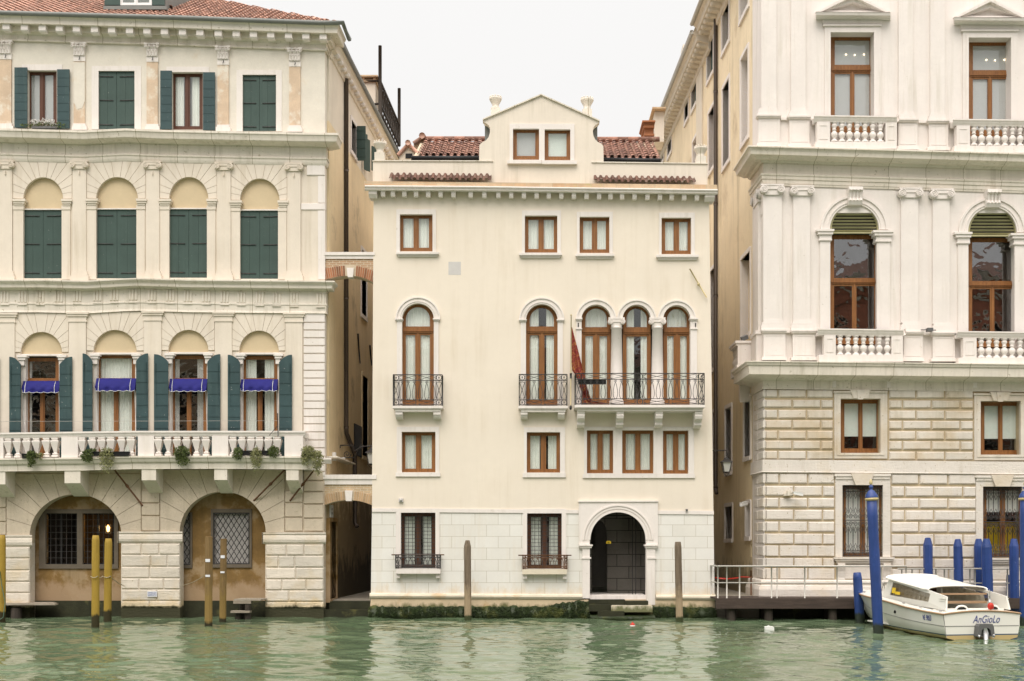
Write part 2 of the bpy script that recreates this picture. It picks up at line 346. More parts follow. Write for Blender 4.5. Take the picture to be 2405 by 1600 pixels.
# ------------------------------------------------------------------ survey frames and mesh builder
def fr(ox, oy, s): return lambda x, y: (ox + x / s, oy + y / s)
A = fr(0, 0, 2.9037); B = fr(0, 500, 2.9037); C = fr(0, 1000, 2.9037)
Dz = fr(800, 180, 2.6133); E = fr(800, 660, 2.6189); F = fr(800, 1060, 2.6189)
G = fr(1605, 0, 2.9037); H = fr(1605, 500, 2.9037); I = fr(1605, 900, 2.9037); J = fr(1605, 1160, 2.946)
S1 = fr(1480, 0, 3.919); T1 = fr(700, 0, 3.92); V1 = fr(740, 880, 6.533); V2 = fr(740, 1120, 4.613)
def P(px, py, Y):
    s = (DC + Y) / (DC * K)
    return ((px - CX) * s, Y, CH - (py - HY) * s)
def PF(f, x, y, Y): p = f(x, y); return P(p[0], p[1], Y)
def R(f, x0, y0, x1, y1): a = f(x0, y0); b = f(x1, y1); return (a[0], a[1], b[0], b[1])
def side_y(px, X0, k):
    a = (px - CX) / (K * DC)
    return (X0 - DC * a) / (a - k)
def side_z(py, Y): return CH - (py - HY) * (DC + Y) / (DC * K)
def arc(cx, cy, rx, ry, n=20, a0=math.pi, a1=0.0):
    return [(cx + rx * math.cos(a0 + (a1 - a0) * i / n), cy - ry * math.sin(a0 + (a1 - a0) * i / n)) for i in range(n + 1)]
def arch(x0, x1, ysp, ytop, ybot, n=20):
    cx = (x0 + x1) / 2
    return [(x0, ybot)] + arc(cx, ysp, (x1 - x0) / 2, ysp - ytop, n) + [(x1, ybot)]
def rect(x0, y0, x1, y1): return [(x0, y0), (x0, y1), (x1, y1), (x1, y0)]
WO = {}
class MB:
    def __init__(s): s.v = []; s.f = []; s.sm = []; s.mi = []; s.cur = 0
    def add(s, vs, fs, smooth=False):
        o = len(s.v); s.v.extend([tuple(p) for p in vs])
        for f in fs: s.f.append(tuple(i + o for i in f)); s.sm.append(smooth); s.mi.append(s.cur)
        return s
    def wbox(s, X0, X1, Y0, Y1, Z0, Z1):
        v = [(X0, Y0, Z0), (X1, Y0, Z0), (X1, Y1, Z0), (X0, Y1, Z0), (X0, Y0, Z1), (X1, Y0, Z1), (X1, Y1, Z1), (X0, Y1, Z1)]
        return s.add(v, [(0, 1, 5, 4), (1, 2, 6, 5), (2, 3, 7, 6), (3, 0, 4, 7), (4, 5, 6, 7), (3, 2, 1, 0)])
    def obox(s, c, ax, ay, az):
        c = Vector(c); ax = Vector(ax); ay = Vector(ay); az = Vector(az)
        v = [c + ax * i + ay * j + az * k for k in (-1, 1) for (i, j) in ((-1, -1), (1, -1), (1, 1), (-1, 1))]
        return s.add(v, [(0, 1, 5, 4), (1, 2, 6, 5), (2, 3, 7, 6), (3, 0, 4, 7), (4, 5, 6, 7), (3, 2, 1, 0)])
    def box(s, x0, y0, x1, y1, Y0, Y1):
        a = P(x0, y0, Y0); b = P(x1, y1, Y0)
        return s.wbox(a[0], b[0], Y0, Y1, b[2], a[2])
    def fbox(s, f, x0, y0, x1, y1, Y0, Y1): return s.box(*R(f, x0, y0, x1, y1), Y0, Y1)
    def ext2(s, outer, holes, Y0, Y1):           # outer/holes are (X, Z)
        loops = [outer] + list(holes)
        vv = []; ee = []
        for lp in loops:
            o = len(vv); vv += [Vector(p) for p in lp]; n = len(lp)
            ee += [(o + i, o + (i + 1) % n) for i in range(n)]
        r = delaunay_2d_cdt(vv, ee, [], 0, 1e-5)
        pts = r[0]; n = len(pts)
        def inside(x, y):
            c = False
            for lp in loops:
                j = len(lp) - 1
                for i in range(len(lp)):
                    xi, yi = lp[i][0], lp[i][1]; xj, yj = lp[j][0], lp[j][1]
                    if (yi > y) != (yj > y) and x < (xj - xi) * (y - yi) / (yj - yi) + xi: c = not c
                    j = i
            return c
        fs = [f for f in r[2] if inside(sum(pts[i][0] for i in f) / len(f), sum(pts[i][1] for i in f) / len(f))]
        vs = [(p[0], Y0, p[1]) for p in pts] + [(p[0], Y1, p[1]) for p in pts]
        cnt = {}
        ff = []
        for f in fs:
            a = sum((pts[f[i]][0] * pts[f[(i + 1) % len(f)]][1] - pts[f[(i + 1) % len(f)]][0] * pts[f[i]][1]) for i in range(len(f)))
            f = list(f) if a > 0 else list(reversed(f))
            ff.append(tuple(f)); ff.append(tuple(i + n for i in reversed(f)))
            for i in range(len(f)): cnt[(f[i], f[(i + 1) % len(f)])] = 1
        for (i, j) in list(cnt):
            if (j, i) not in cnt: ff.append((j, i, i + n, j + n))
        return s.add(vs, ff)
    def ext(s, outer, holes, Y0, Y1):
        q = lambda lp: [(P(p[0], p[1], Y0)[0], P(p[0], p[1], Y0)[2]) for p in lp]
        return s.ext2(q(outer), [q(h) for h in holes], Y0, Y1)
    def fext(s, f, outer, holes, Y0, Y1):
        return s.ext([f(*p) for p in outer], [[f(*p) for p in h] for h in holes], Y0, Y1)
    def rust(s, x0, y0, x1, y1, Yb, Yf, bev=2.0, jit=0.0):
        a = P(x0, y0, Yf); b = P(x1, y1, Yf); be = bev / K
        X0, X1, Z0, Z1 = a[0], b[0], b[2], a[2]
        j = [Yf + ru(-jit, jit) for _ in range(4)]
        v = [(X0, Yb, Z0), (X1, Yb, Z0), (X1, Yb, Z1), (X0, Yb, Z1), (X0 + be, j[0], Z0 + be), (X1 - be, j[1], Z0 + be), (X1 - be, j[2], Z1 - be), (X0 + be, j[3], Z1 - be)]
        return s.add(v, [(4, 5, 6, 7), (0, 1, 5, 4), (1, 2, 6, 5), (2, 3, 7, 6), (3, 0, 4, 7)])
    def lathe(s, X, Y, Z, prof, n=12, rot=0.0, smooth=True, sx=1.0, sy=1.0, half=False):
        v = []; f = []
        for (r, z) in prof:
            for i in range(n):
                a = rot + 2 * math.pi * i / n
                v.append((X + r * math.cos(a) * sx, Y + r * math.sin(a) * sy, Z + z))
        m = len(prof)
        for j in range(m - 1):
            for i in range(n):
                f.append((j * n + i, j * n + (i + 1) % n, (j + 1) * n + (i + 1) % n, (j + 1) * n + i))
        s.add(v, f, smooth)
        s.add([v[i] for i in range(n)], [tuple(reversed(range(n)))])
        s.add([v[(m - 1) * n + i] for i in range(n)], [tuple(range(n))])
        return s
    def tube(s, pts, r, n=5, closed=False, smooth=True):
        pts = [Vector(p) for p in pts]
        m = len(pts); v = []; f = []
        for i, p in enumerate(pts):
            if closed: d = pts[(i + 1) % m] - pts[i - 1]
            else: d = pts[min(i + 1, m - 1)] - pts[max(i - 1, 0)]
            if d.length < 1e-9: d = Vector((0, 0, 1))
            d.normalize()
            up = Vector((0, 1, 0)) if abs(d.y) < 0.9 else Vector((0, 0, 1))
            a = d.cross(up).normalized(); b = d.cross(a)
            rr = r[i] if isinstance(r, (list, tuple)) else r
            for k in range(n):
                t = 2 * math.pi * k / n + math.pi / 4
                v.append(p + a * rr * math.cos(t) + b * rr * math.sin(t))
        for i in range(m if closed else m - 1):
            j = (i + 1) % m
            for k in range(n): f.append((i * n + k, i * n + (k + 1) % n, j * n + (k + 1) % n, j * n + k))
        if not closed: f.append(tuple(range(n))); f.append(tuple((m - 1) * n + k for k in reversed(range(n))))
        return s.add(v, f, smooth)
    def sweep(s, path, prof, Y0, cornR=None, cornL=None):
        """moulding: path in survey coordinates on the wall Y0, prof [(dy, projection)], optional mitred return round a corner"""
        rows = []
        for (dy, pr) in prof:
            row = [P(x, y + dy, Y0 - pr) for (x, y) in path]
            if cornR:
                xc, L, k = cornR; X = P(xc, 0, Y0)[0]; z = row[-1][2]
                row[-1] = (X + pr, Y0 - pr, z); row.append((X + pr + k * L, Y0 + L, z))
            if cornL:
                xc, L, k = cornL; X = P(xc, 0, Y0)[0]; z = row[0][2]
                row[0] = (X - pr, Y0 - pr, z); row.insert(0, (X - pr + k * L, Y0 + L, z))
            rows.append(row)
        n = len(rows[0]); m = len(prof)
        v = [p for r_ in rows for p in r_]
        f = [(j * n + i, (j + 1) * n + i, (j + 1) * n + i + 1, j * n + i + 1) for j in range(m - 1) for i in range(n - 1)]
        s.add(v, f)
        for i, fl in ((0, True), (n - 1, False)):
            q = [rows[j][i] for j in range(m)]
            if i == 0 and not cornL: q.append((q[-1][0], Y0 + 0.02, q[-1][2])); q.append((q[0][0], Y0 + 0.02, q[0][2]))
            if i == n - 1 and not cornR: q.append((q[-1][0], Y0 + 0.02, q[-1][2])); q.append((q[0][0], Y0 + 0.02, q[0][2]))
            s.add(q, [tuple(range(len(q))) if not fl else tuple(reversed(range(len(q))))])
        return s
    def curtain(s, x0, y0, x1, y1, Y, amp=0.03, fold=0.11, flare=0.0):
        a = P(x0, y0, Y); b = P(x1, y1, Y); wd = b[0] - a[0]; n = max(6, int(wd / 0.022)); ph = ru(0, 6)
        v = []; f = []
        fs = [ru(0.7, 1.4) for _ in range(int(wd / fold) + 3)]
        for i in range(n + 1):
            t = i / n; q = t * wd / fold
            y = amp * math.sin(6.283 * q * 1.0 + 1.3 * math.sin(2.1 * q + ph)) * fs[int(q)] * 0.8
            for (zz, k) in ((a[2], 0.6), ((a[2] + b[2]) / 2, 0.9), (b[2], 1.15)):
                v.append((a[0] + t * wd + flare * (a[2] - zz) * (t - 0.5), Y + y * k, zz))
        for i in range(n):
            for j in range(2): f.append((i * 3 + j, i * 3 + j + 1, (i + 1) * 3 + j + 1, (i + 1) * 3 + j))
        return s.add(v, f, True)
    def build(s, name, mats, parent=None):
        if not isinstance(mats, (list, tuple)): mats = [mats]
        xs = [p[0] for p in s.v]; ys = [p[1] for p in s.v]; zs = [p[2] for p in s.v]
        c = ((min(xs) + max(xs)) / 2, (min(ys) + max(ys)) / 2, min(zs))
        me = bpy.data.meshes.new(name)
        me.from_pydata([(p[0] - c[0], p[1] - c[1], p[2] - c[2]) for p in s.v], [], s.f)
        me.polygons.foreach_set('use_smooth', s.sm)
        if len(mats) > 1: me.polygons.foreach_set('material_index', s.mi)
        for m in mats: me.materials.append(m)
        me.update()
        ob = bpy.data.objects.new(name, me)
        COL.objects.link(ob)
        link(ob, c, parent)
        return ob
def link(ob, c, parent):
    pw = WO[parent.name] if parent else (0, 0, 0)
    ob.location = (c[0] - pw[0], c[1] - pw[1], c[2] - pw[2])
    if parent: ob.parent = parent
    WO[ob.name] = c
def tag(o, label=None, cat=None, group=None, kind=None):
    if label: o['label'] = label
    if cat: o['category'] = cat
    if group: o['group'] = group
    if kind: o['kind'] = kind
    return o
def thing(name, label, cat, loc=(0, 0, 0), group=None, local=False):
    o = bpy.data.objects.new(name, None)
    o.empty_display_size = 0.3
    COL.objects.link(o)
    o.location = loc
    WO[o.name] = (0, 0, 0) if local else tuple(loc)
    return tag(o, label, cat, group)
def copy_tree(o, parent=None):
    c = o.copy(); COL.objects.link(c); c.parent = parent
    for ch in o.children: copy_tree(ch, c)
    return c
def share(src, parent, at):          # a copy of one part at another place under the same kind of parent
    c = src.copy(); COL.objects.link(c); c.parent = parent
    pw = WO[parent.name]; c.location = (at[0] - pw[0], at[1] - pw[1], at[2] - pw[2])
    WO[c.name] = at
    return c
def text(name, s, size, mat, parent, loc, rot, width=None, shear=0.0, depth=0.002):
    cu = bpy.data.curves.new(name, 'FONT')
    cu.body = s; cu.size = size; cu.align_x = 'CENTER'; cu.align_y = 'CENTER'; cu.shear = shear; cu.extrude = depth; cu.offset = -0.008 * size if shear else 0.0
    o = bpy.data.objects.new(name, cu)
    COL.objects.link(o)
    bpy.context.view_layer.update()
    me = bpy.data.meshes.new_from_object(o)
    bpy.data.objects.remove(o); bpy.data.curves.remove(cu)
    if width:
        xs = [v.co.x for v in me.vertices]; k = width / (max(xs) - min(xs))
        for v in me.vertices: v.co.x *= k
    me.materials.clear(); me.materials.append(mat)
    ob = bpy.data.objects.new(name, me)
    COL.objects.link(ob)
    link(ob, loc, parent)
    ob.rotation_euler = rot
    return ob

# ------------------------------------------------------------------ shared building bits
def vouss(mb, cx, cy, rx, ry, xl, yt, xr, angs, Yb, Yf, gap=1.0, ring=1.0, seg=5):
    """wedge stones round an arch, cut off by the panel xl..xr, yt (survey coordinates)"""
    def hit(a):
        dx, dy = math.cos(a), -math.sin(a); ts = []
        if dx > 1e-6: ts.append(((xr - cx) / dx, 'r'))
        if dx < -1e-6: ts.append(((xl - cx) / dx, 'l'))
        if dy < -1e-6: ts.append(((yt - cy) / dy, 't'))
        t, sd = min(ts); return (cx + dx * t, cy + dy * t), sd
    for a0, a1 in zip(angs[:-1], angs[1:]):
        g = gap / max(rx, 1)
        b0, b1 = a0 + g * 0.5, a1 - g * 0.5
        inner = [(cx + rx * ring * math.cos(b0 + (b1 - b0) * i / seg), cy - ry * ring * math.sin(b0 + (b1 - b0) * i / seg)) for i in range(seg + 1)]
        g2 = g * 0.55
        p0, s0 = hit(a0 + g2 * 0.5); p1, s1 = hit(a1 - g2 * 0.5)
        mid = []
        if s0 != s1:
            if 'r' in (s0, s1) and 't' in (s0, s1): mid = [(xr, yt)]
            elif 'l' in (s0, s1) and 't' in (s0, s1): mid = [(xl, yt)]
        out = inner + [p1] + mid + [p0]
        mb.ext(out, [], Yf + ru(-0.004, 0.004), Yb)
def wood_window(parent, r, Y, cols=2, fw=8.0, mull=11.0, transom=None, ytop=None, mat='wood', glass='glass', curt='full', bot=None, name='window', cm='curtain', pane_gap=0.0, dead=None):
    """r opening (x0,y0,x1,y1); ytop -> arched head springing at y0; transom (y0,y1)"""
    x0, y0, x1, y1 = r
    bot = bot or fw
    mb = MB()
    def head(ins, x0=x0, x1=x1, base=None):
        yb = base
        if ytop is None: return None
        return arch(x0 + ins, x1 - ins, y0, ytop + ins, yb)
    o1 = head(0, base=y1) if ytop is not None else rect(x0, y0, x1, y1)
    h1 = head(fw * 0.45, base=y1 - bot * 0.45) if ytop is not None else rect(x0 + fw * .45, y0 + fw * .45, x1 - fw * .45, y1 - bot * .45)
    mb.ext(o1, [h1], Y, Y + 0.11)
    panes = []
    q = fw * 0.45; r2 = fw * 0.55; rb = bot * 0.55
    yt = y0 if transom is None else transom[1]
    top_in = (y0 + q) if transom is None else transom[1]
    if transom:
        mb.box(x0 + q * 0.4, transom[0], x1 - q * 0.4, transom[1], Y - 0.012, Y + 0.1)
        mb.box(x0 + q * 0.4, transom[0] + (transom[1] - transom[0]) * 0.55, x1 - q * 0.4, transom[0] + (transom[1] - transom[0]) * 0.7, Y - 0.04, Y)
        if ytop is not None: lo, li = head(q, base=transom[0]), head(q + r2, base=transom[0] - r2 * 0.6)
        else: lo, li = rect(x0 + q, y0 + q, x1 - q, transom[0]), rect(x0 + q + r2, y0 + q + r2, x1 - q - r2, transom[0] - r2 * .6)
        mb.ext(lo, [li], Y + 0.025, Y + 0.085)
        panes.append(li)
    n = cols; wd = (x1 - x0 - 2 * q) / n
    for i in range(n):
        a = x0 + q + wd * i + (0.25 if i else 0); b = x0 + q + wd * (i + 1) - (0.25 if i < n - 1 else 0)
        l = a + (mull / 2 if i else r2); rr = b - (mull / 2 if i < n - 1 else r2)
        if ytop is not None and transom is None: pass
        inner = rect(l, top_in + r2, rr, y1 - q - rb)
        mb.ext(rect(a, top_in, b, y1 - bot * .45), [inner], Y + 0.025, Y + 0.085)
        panes.append(inner)
    for i in range(1, n):
        xm = x0 + q + wd * i
        mb.box(xm - mull * 0.18, top_in, xm + mull * 0.18, y1 - bot * .45, Y + 0.0, Y + 0.03)
    if dead:
        mb.box(x0 + q, y0 + q, x1 - q, dead, Y + 0.03, Y + 0.08)
    wdw = mb.build(name, M[mat], parent)
    for pn in panes:
        g = MB().ext(pn, [], Y + 0.05, Y + 0.056).build('pane', M[glass], wdw)
    ct = top = (ytop if ytop is not None else y0)
    if curt == 'full':
        MB().curtain(x0 + 1, ct + fw * .5, x1 - 1, y1 - 2, Y + 0.115).build('curtain', M[cm], wdw)
    elif curt == 'pair':
        m_ = (x0 + x1) / 2; k = (x1 - x0)
        MB().curtain(x0 + 1, ct + 3, m_ - k * 0.10, y1 - 2, Y + 0.115).build('curtain', M[cm], wdw)
        MB().curtain(m_ + k * 0.14, ct + 3, x1 - 1, y1 - 2, Y + 0.12).build('curtain', M[cm], wdw)
    elif curt == 'sides':
        k = (x1 - x0)
        MB().curtain(x0 + 1, ct + 3, x0 + k * 0.24, y1 - 2, Y + 0.115, fold=0.08).build('curtain', M[cm], wdw)
        MB().curtain(x1 - k * 0.27, ct + 3, x1 - 1, y1 - 2, Y + 0.12, fold=0.08).build('curtain', M[cm], wdw)
    elif curt == 'left':
        k = (x1 - x0)
        MB().curtain(x0 + 1, ct + 3, x0 + k * 0.2, y1 - 2, Y + 0.115, fold=0.08).build('curtain', M[cm], wdw)
    elif curt == 'flat':
        MB().box(x0 + 1, ct + 2, x1 - 1, y1 - 1, Y + 0.10, Y + 0.105).build('blind', M[cm], wdw)
    return wdw
def baluster_mesh(parent, X, Y, Z, h, wd, kind):
    mb = MB()
    if kind == 'vase':       # square-cut, wide shoulders, narrow foot
        pr = [(0.36, 0), (0.36, .10), (0.20, .12), (0.29, .15), (0.29, .19), (0.15, .23), (0.47, .80), (0.47, .86), (0.28, .89), (0.38, .93), (0.38, 1.0)]
        mb.lathe(X, Y, Z, [(r * wd * 1.25, z * h) for r, z in pr], 4, math.pi / 4, smooth=False)
    else:                    # turned double baluster
        pr = [(0.48, 0), (0.48, 0.07), (0.30, 0.10), (0.24, 0.15), (0.40, 0.24), (0.52, 0.34), (0.44, 0.44), (0.26, 0.52), (0.22, 0.56), (0.33, 0.58), (0.33, 0.61), (0.24, 0.63), (0.30, 0.72), (0.42, 0.80), (0.36, 0.86), (0.24, 0.90), (0.44, 0.94), (0.44, 1.0)]
        mb.lathe(X, Y, Z, [(r * wd, z * h) for r, z in pr], 12)
    return mb.build('baluster', M['stone'], parent)
def scroll(mb, c, r, turns, r_t, d=1, start=0.0, n=16, plane='xz'):
    pts = []
    for i in range(n + 1):
        t = i / n; a = start + d * turns * 2 * math.pi * t; q = r * (1 - 0.8 * t)
        pts.append((c[0] + q * math.cos(a), c[1], c[2] + q * math.sin(a)))
    mb.tube(pts, r_t, 4)
def railing(parent, X0, X1, Yf, Yb, Z0, Z1, nloop, name='railing', endp=True, mat='iron', mid=False, solid=1.0):
    """wrought-iron balcony front with corner panels, loops, scrolls and side returns"""
    mb = MB(); r = 0.0145 * solid; h = Z1 - Z0
    t1 = Z1 - h * 0.19; b1 = Z0 + h * 0.19
    for z, rr in ((Z1, 0.018), (t1, r), (b1, r), (Z0 + 0.03, r * 1.2)):
        mb.tube([(X0, Yf, z), (X1, Yf, z)], rr * 1.1, 4)
        mb.tube([(X0, Yf, z), (X0, Yb, z)], rr, 4)
        mb.tube([(X1, Yf, z), (X1, Yb, z)], rr, 4)
    ew = h * 0.19 if endp else 0
    xs = [X0, X0 + ew, X1 - ew, X1]
    if mid: xm = (X0 + X1) / 2; xs += [xm - ew / 2, xm + ew / 2]
    for x in xs: mb.tube([(x, Yf, Z0), (x, Yf, Z1)], r * 1.2, 4)
    for y in (Yb, (Yf + Yb) / 2):
        for x in (X0, X1): mb.tube([(x, y, Z0), (x, y, Z1)], r, 4)
    pan = [(X0, X0 + ew), (X1 - ew, X1)]
    if mid: pan.append((xm - ew / 2, xm + ew / 2))
    if endp:
        for (a, b) in pan:
            c = (a + b) / 2; q = ew * 0.44
            for z in ((Z1 + t1) / 2, (Z0 + b1) / 2 + 0.01):
                mb.tube([(c + q * math.cos(k * .5236), Yf, z + q * math.sin(k * .5236)) for k in range(12)], r * 0.9, 4, True)
                mb.tube([(c, Yf, z - q * 0.5), (c, Yf, z), (c, Yf, z + q * 0.5)], [r * .5, r * 2.2, r * .5], 4)
            mb.tube([(a, Yf, t1 - 0.03), (b, Yf, b1 + 0.03)], r * .9, 4)
            mb.tube([(b, Yf, t1 - 0.03), (a, Yf, b1 + 0.03)], r * .9, 4)
            for (z, sg) in ((t1 - h * 0.05, 1), (b1 + h * 0.05, -1)):
                for d in (-1, 1): scroll(mb, (c + d * ew * 0.22, Yf, z), ew * 0.2, 1.0, r * .7, d * sg, math.pi / 2, 10)
    segs = [(X0 + ew, X1 - ew)] if not mid else [(X0 + ew, xm - ew / 2), (xm + ew / 2, X1 - ew)]
    for (a, b) in segs:
        n = nloop; wd = (b - a) / n; hh = t1 - b1
        for i in range(n):
            c = a + wd * (i + 0.5); pts = []
            for k in range(17):
                t = k / 16; ang = 2 * math.pi * t
                # teardrop: point at the top, round belly at the bottom
                x = wd * 0.48 * math.sin(ang) * (math.sin(ang / 2) ** 1.1); z = 0.5 + 0.5 * math.cos(ang)
                pts.append((c + x, Yf, b1 + hh * (z * 0.90)))
            mb.tube(pts[:-1], r * 0.85, 4, True)
            for d in (-1, 1): scroll(mb, (c + d * wd * 0.17, Yf, t1 - h * 0.045), wd * 0.16, 1.0, r * .7, d, math.pi / 2, 9)
        m_ = (a + b) / 2
        for (lo, hi) in ((t1, Z1), (Z0 + 0.03, b1)):
            for (p, q) in ((a, m_), (m_, b)):
                mb.tube([(p, Yf, lo), (q, Yf, hi)], r * .7, 4); mb.tube([(p, Yf, hi), (q, Yf, lo)], r * .7, 4)
                zc = (lo + hi) / 2
                for d, x in ((1, p), (-1, q)):
                    scroll(mb, (x + d * ew * 0.3, Yf, zc + (hi - lo) * .2), (hi - lo) * .2, 1.0, r * .7, d, 0, 9)
                    scroll(mb, (x + d * ew * 0.3, Yf, zc - (hi - lo) * .2), (hi - lo) * .2, 1.0, r * .7, -d, 0, 9)
    return mb.build(name, M[mat], parent)
def tiles(mb, O, u, v, nrm, wu, lv, tw=0.24, tl=0.36, keep=None, r=None):
    """barrel tiles on a slope: O lower-left corner, u along the eave, v up the slope"""
    O = Vector(O); u = Vector(u).normalized(); v = Vector(v).normalized(); nrm = Vector(nrm).normalized()
    nu = int(wu / tw); nv = int(lv / tl); r = r or tw * 0.33
    for j in range(nv):
        for i in range(nu):
            c = O + u * (tw * (i + 0.5)) + v * (tl * j)
            if keep and not keep(c + v * tl * 0.5): continue
            jt = ru(-0.006, 0.006); lift = ru(0.0, 0.008); sl = ru(-0.008, 0.008)
            for (sg, off) in ((1, 0.0), (-1, 0.5)):       # cover tile, then the channel beside it
                vs = []; fs = []; q = 7
                for (tt, k, up) in ((-0.02, 1.0, 0.045), (1.08, 0.86, 0.005)):
                    for m in range(q):
                        a = math.pi * m / (q - 1)
                        p = c + u * (off * tw + jt - math.cos(a) * r * k + sl * tt) + v * (tl * tt + jt) + nrm * (sg * math.sin(a) * r * k * 0.8 + (up if sg > 0 else up + 0.01) + lift)
                        vs.append(p)
                for m in range(q - 1): fs.append((m, m + 1, q + m + 1, q + m))
                mb.add(vs, fs, True)
                if sg > 0:            # thickness of the visible lower lip
                    lo = [p - nrm * 0.018 - u * 0 for p in vs[:q]]
                    mb.add(vs[:q] + lo, [(m + 1, m, q + m, q + m + 1) for m in range(q - 1)])
def volute_cap(mb, x0, y0, x1, y1, Y, proj=0.06):
    """Ionic capital: abacus, echinus, two volutes with eyes"""
    a = P(x0, y0, Y); b = P(x1, y1, Y); w_ = b[0] - a[0]; h = a[2] - b[2]; X = (a[0] + b[0]) / 2
    mb.wbox(a[0] + w_ * .04, b[0] - w_ * .04, Y - proj * .9, Y + 0.12, a[2] - h * .15, a[2])
    mb.wbox(a[0] + w_ * .24, b[0] - w_ * .24, Y - proj * .7, Y + 0.12, a[2] - h * .50, a[2] - h * .15)
    mb.wbox(a[0] + w_ * .20, b[0] - w_ * .20, Y - proj * .35, Y + 0.12, a[2] - h, a[2] - h * .50)
    rv = min(h * .40, w_ * .155)
    for d in (-1, 1):
        c = (X + d * (w_ / 2 - rv), a[2] - h * .16 - rv)
        n = 14
        vs = [(c[0] + rv * math.cos(k * 6.2832 / n), Y - proj * 1.3, c[1] + rv * math.sin(k * 6.2832 / n)) for k in range(n)]
        bs = [(p[0], Y + 0.1, p[2]) for p in vs]
        mb.add(vs + bs, [tuple(range(n))[::-1]] + [(k, (k + 1) % n, n + (k + 1) % n, n + k) for k in range(n)])
        pts = []
        for k in range(31):
            t = k / 30; an = math.pi / 2 - d * (-1) * 2.1 * 6.2832 * t * 1.0; q = rv * (1 - 0.85 * t)
            pts.append((c[0] + q * math.cos(an), Y - proj * 1.36, c[1] + q * math.sin(an)))
        mb.tube(pts, rv * 0.13, 4)
        mb.lathe(c[0], Y - proj * 1.4, c[1] - rv * .16, [(0.01, 0), (rv * .16, rv * .08), (rv * .16, rv * .24), (0.01, rv * .32)], 8)
def leaf_cap(mb, x0, y0, x1, y1, Y, proj=0.10):
    """Corinthian capital: bell, two tiers of curling leaves, corner volutes, concave abacus"""
    a = P(x0, y0, Y); b = P(x1, y1, Y); w_ = b[0] - a[0]; h = a[2] - b[2]; X = (a[0] + b[0]) / 2
    mb.wbox(X - w_ * .34, X + w_ * .34, Y - proj * .35, Y + .1, b[2], a[2])
    mb.wbox(X - w_ * .36, X + w_ * .36, Y - proj * .8, Y + .1, a[2] - h * .12, a[2])
    for d in (-1, 1): mb.wbox(X + d * w_ * .36 - w_ * .1, X + d * w_ * .36 + w_ * .12, Y - proj, Y + .1, a[2] - h * .13, a[2] + 0.004)
    for (z, n, hh, pj) in ((b[2], 4, h * .42, .7), (b[2] + h * .30, 3, h * .42, .95)):
        for i in range(n):
            c = X + (i - (n - 1) / 2) * w_ * .72 / n; ww = w_ * .30 / n * 1.6
            vs = []
            for (t, o, q) in ((0, .4, .8), (.5, .55, 1.0), (.85, pj, .9), (1.0, pj + .25, .55), (.86, pj + .35, .3)):
                vs += [(c - ww / 2 * q, Y - proj * o, z + hh * t), (c, Y - proj * (o + .12), z + hh * t), (c + ww / 2 * q, Y - proj * o, z + hh * t)]
            mb.add(vs, [(3 * k + m, 3 * k + m + 1, 3 * k + m + 4, 3 * k + m + 3) for k in range(4) for m in range(2)])
    for d in (-1, 1):
        scroll(mb, (X + d * w_ * .38, Y - proj * .95, a[2] - h * .27), h * .13, 1.6, h * .035, d, math.pi / 2, 16)
        scroll(mb, (X + d * w_ * .13, Y - proj * .9, a[2] - h * .25), h * .09, 1.4, h * .03, -d, math.pi / 2, 12)
    mb.lathe(X, Y - proj * .85, a[2] - h * .16, [(0.01, 0), (h * .07, h * .04), (h * .07, h * .1), (.01, h * .14)], 8)
def ext_yz(mb, X0, X1, poly):
    """polygon in (Y, Z) extruded along X"""
    n = len(poly)
    ar = sum(poly[i][0] * poly[(i + 1) % n][1] - poly[(i + 1) % n][0] * poly[i][1] for i in range(n))
    if ar < 0: poly = poly[::-1]
    v = [(X0, y, z) for y, z in poly] + [(X1, y, z) for y, z in poly]
    mb.add(v, [tuple(reversed(range(n))), tuple(range(n, 2 * n))] + [(i, (i + 1) % n, n + (i + 1) % n, n + i) for i in range(n)])
    return mb
def quadmesh(mb, pts): return mb.add(pts, [tuple(range(len(pts)))])
def sill(parent, f, x0, y0, x1, y1, Yp=0.14, name='sill'):
    m = MB(); h = y1 - y0
    m.fbox(f, x0, y0, x1, y0 + h * .45, -Yp, 0.12)
    m.fbox(f, x0 + 6, y0 + h * .45, x1 - 6, y0 + h * .7, -Yp * .75, 0.1)
    m.fbox(f, x0 + 12, y0 + h * .7, x1 - 12, y1, -Yp * .45, 0.1)
    return m.build(name, M['stone'], parent)
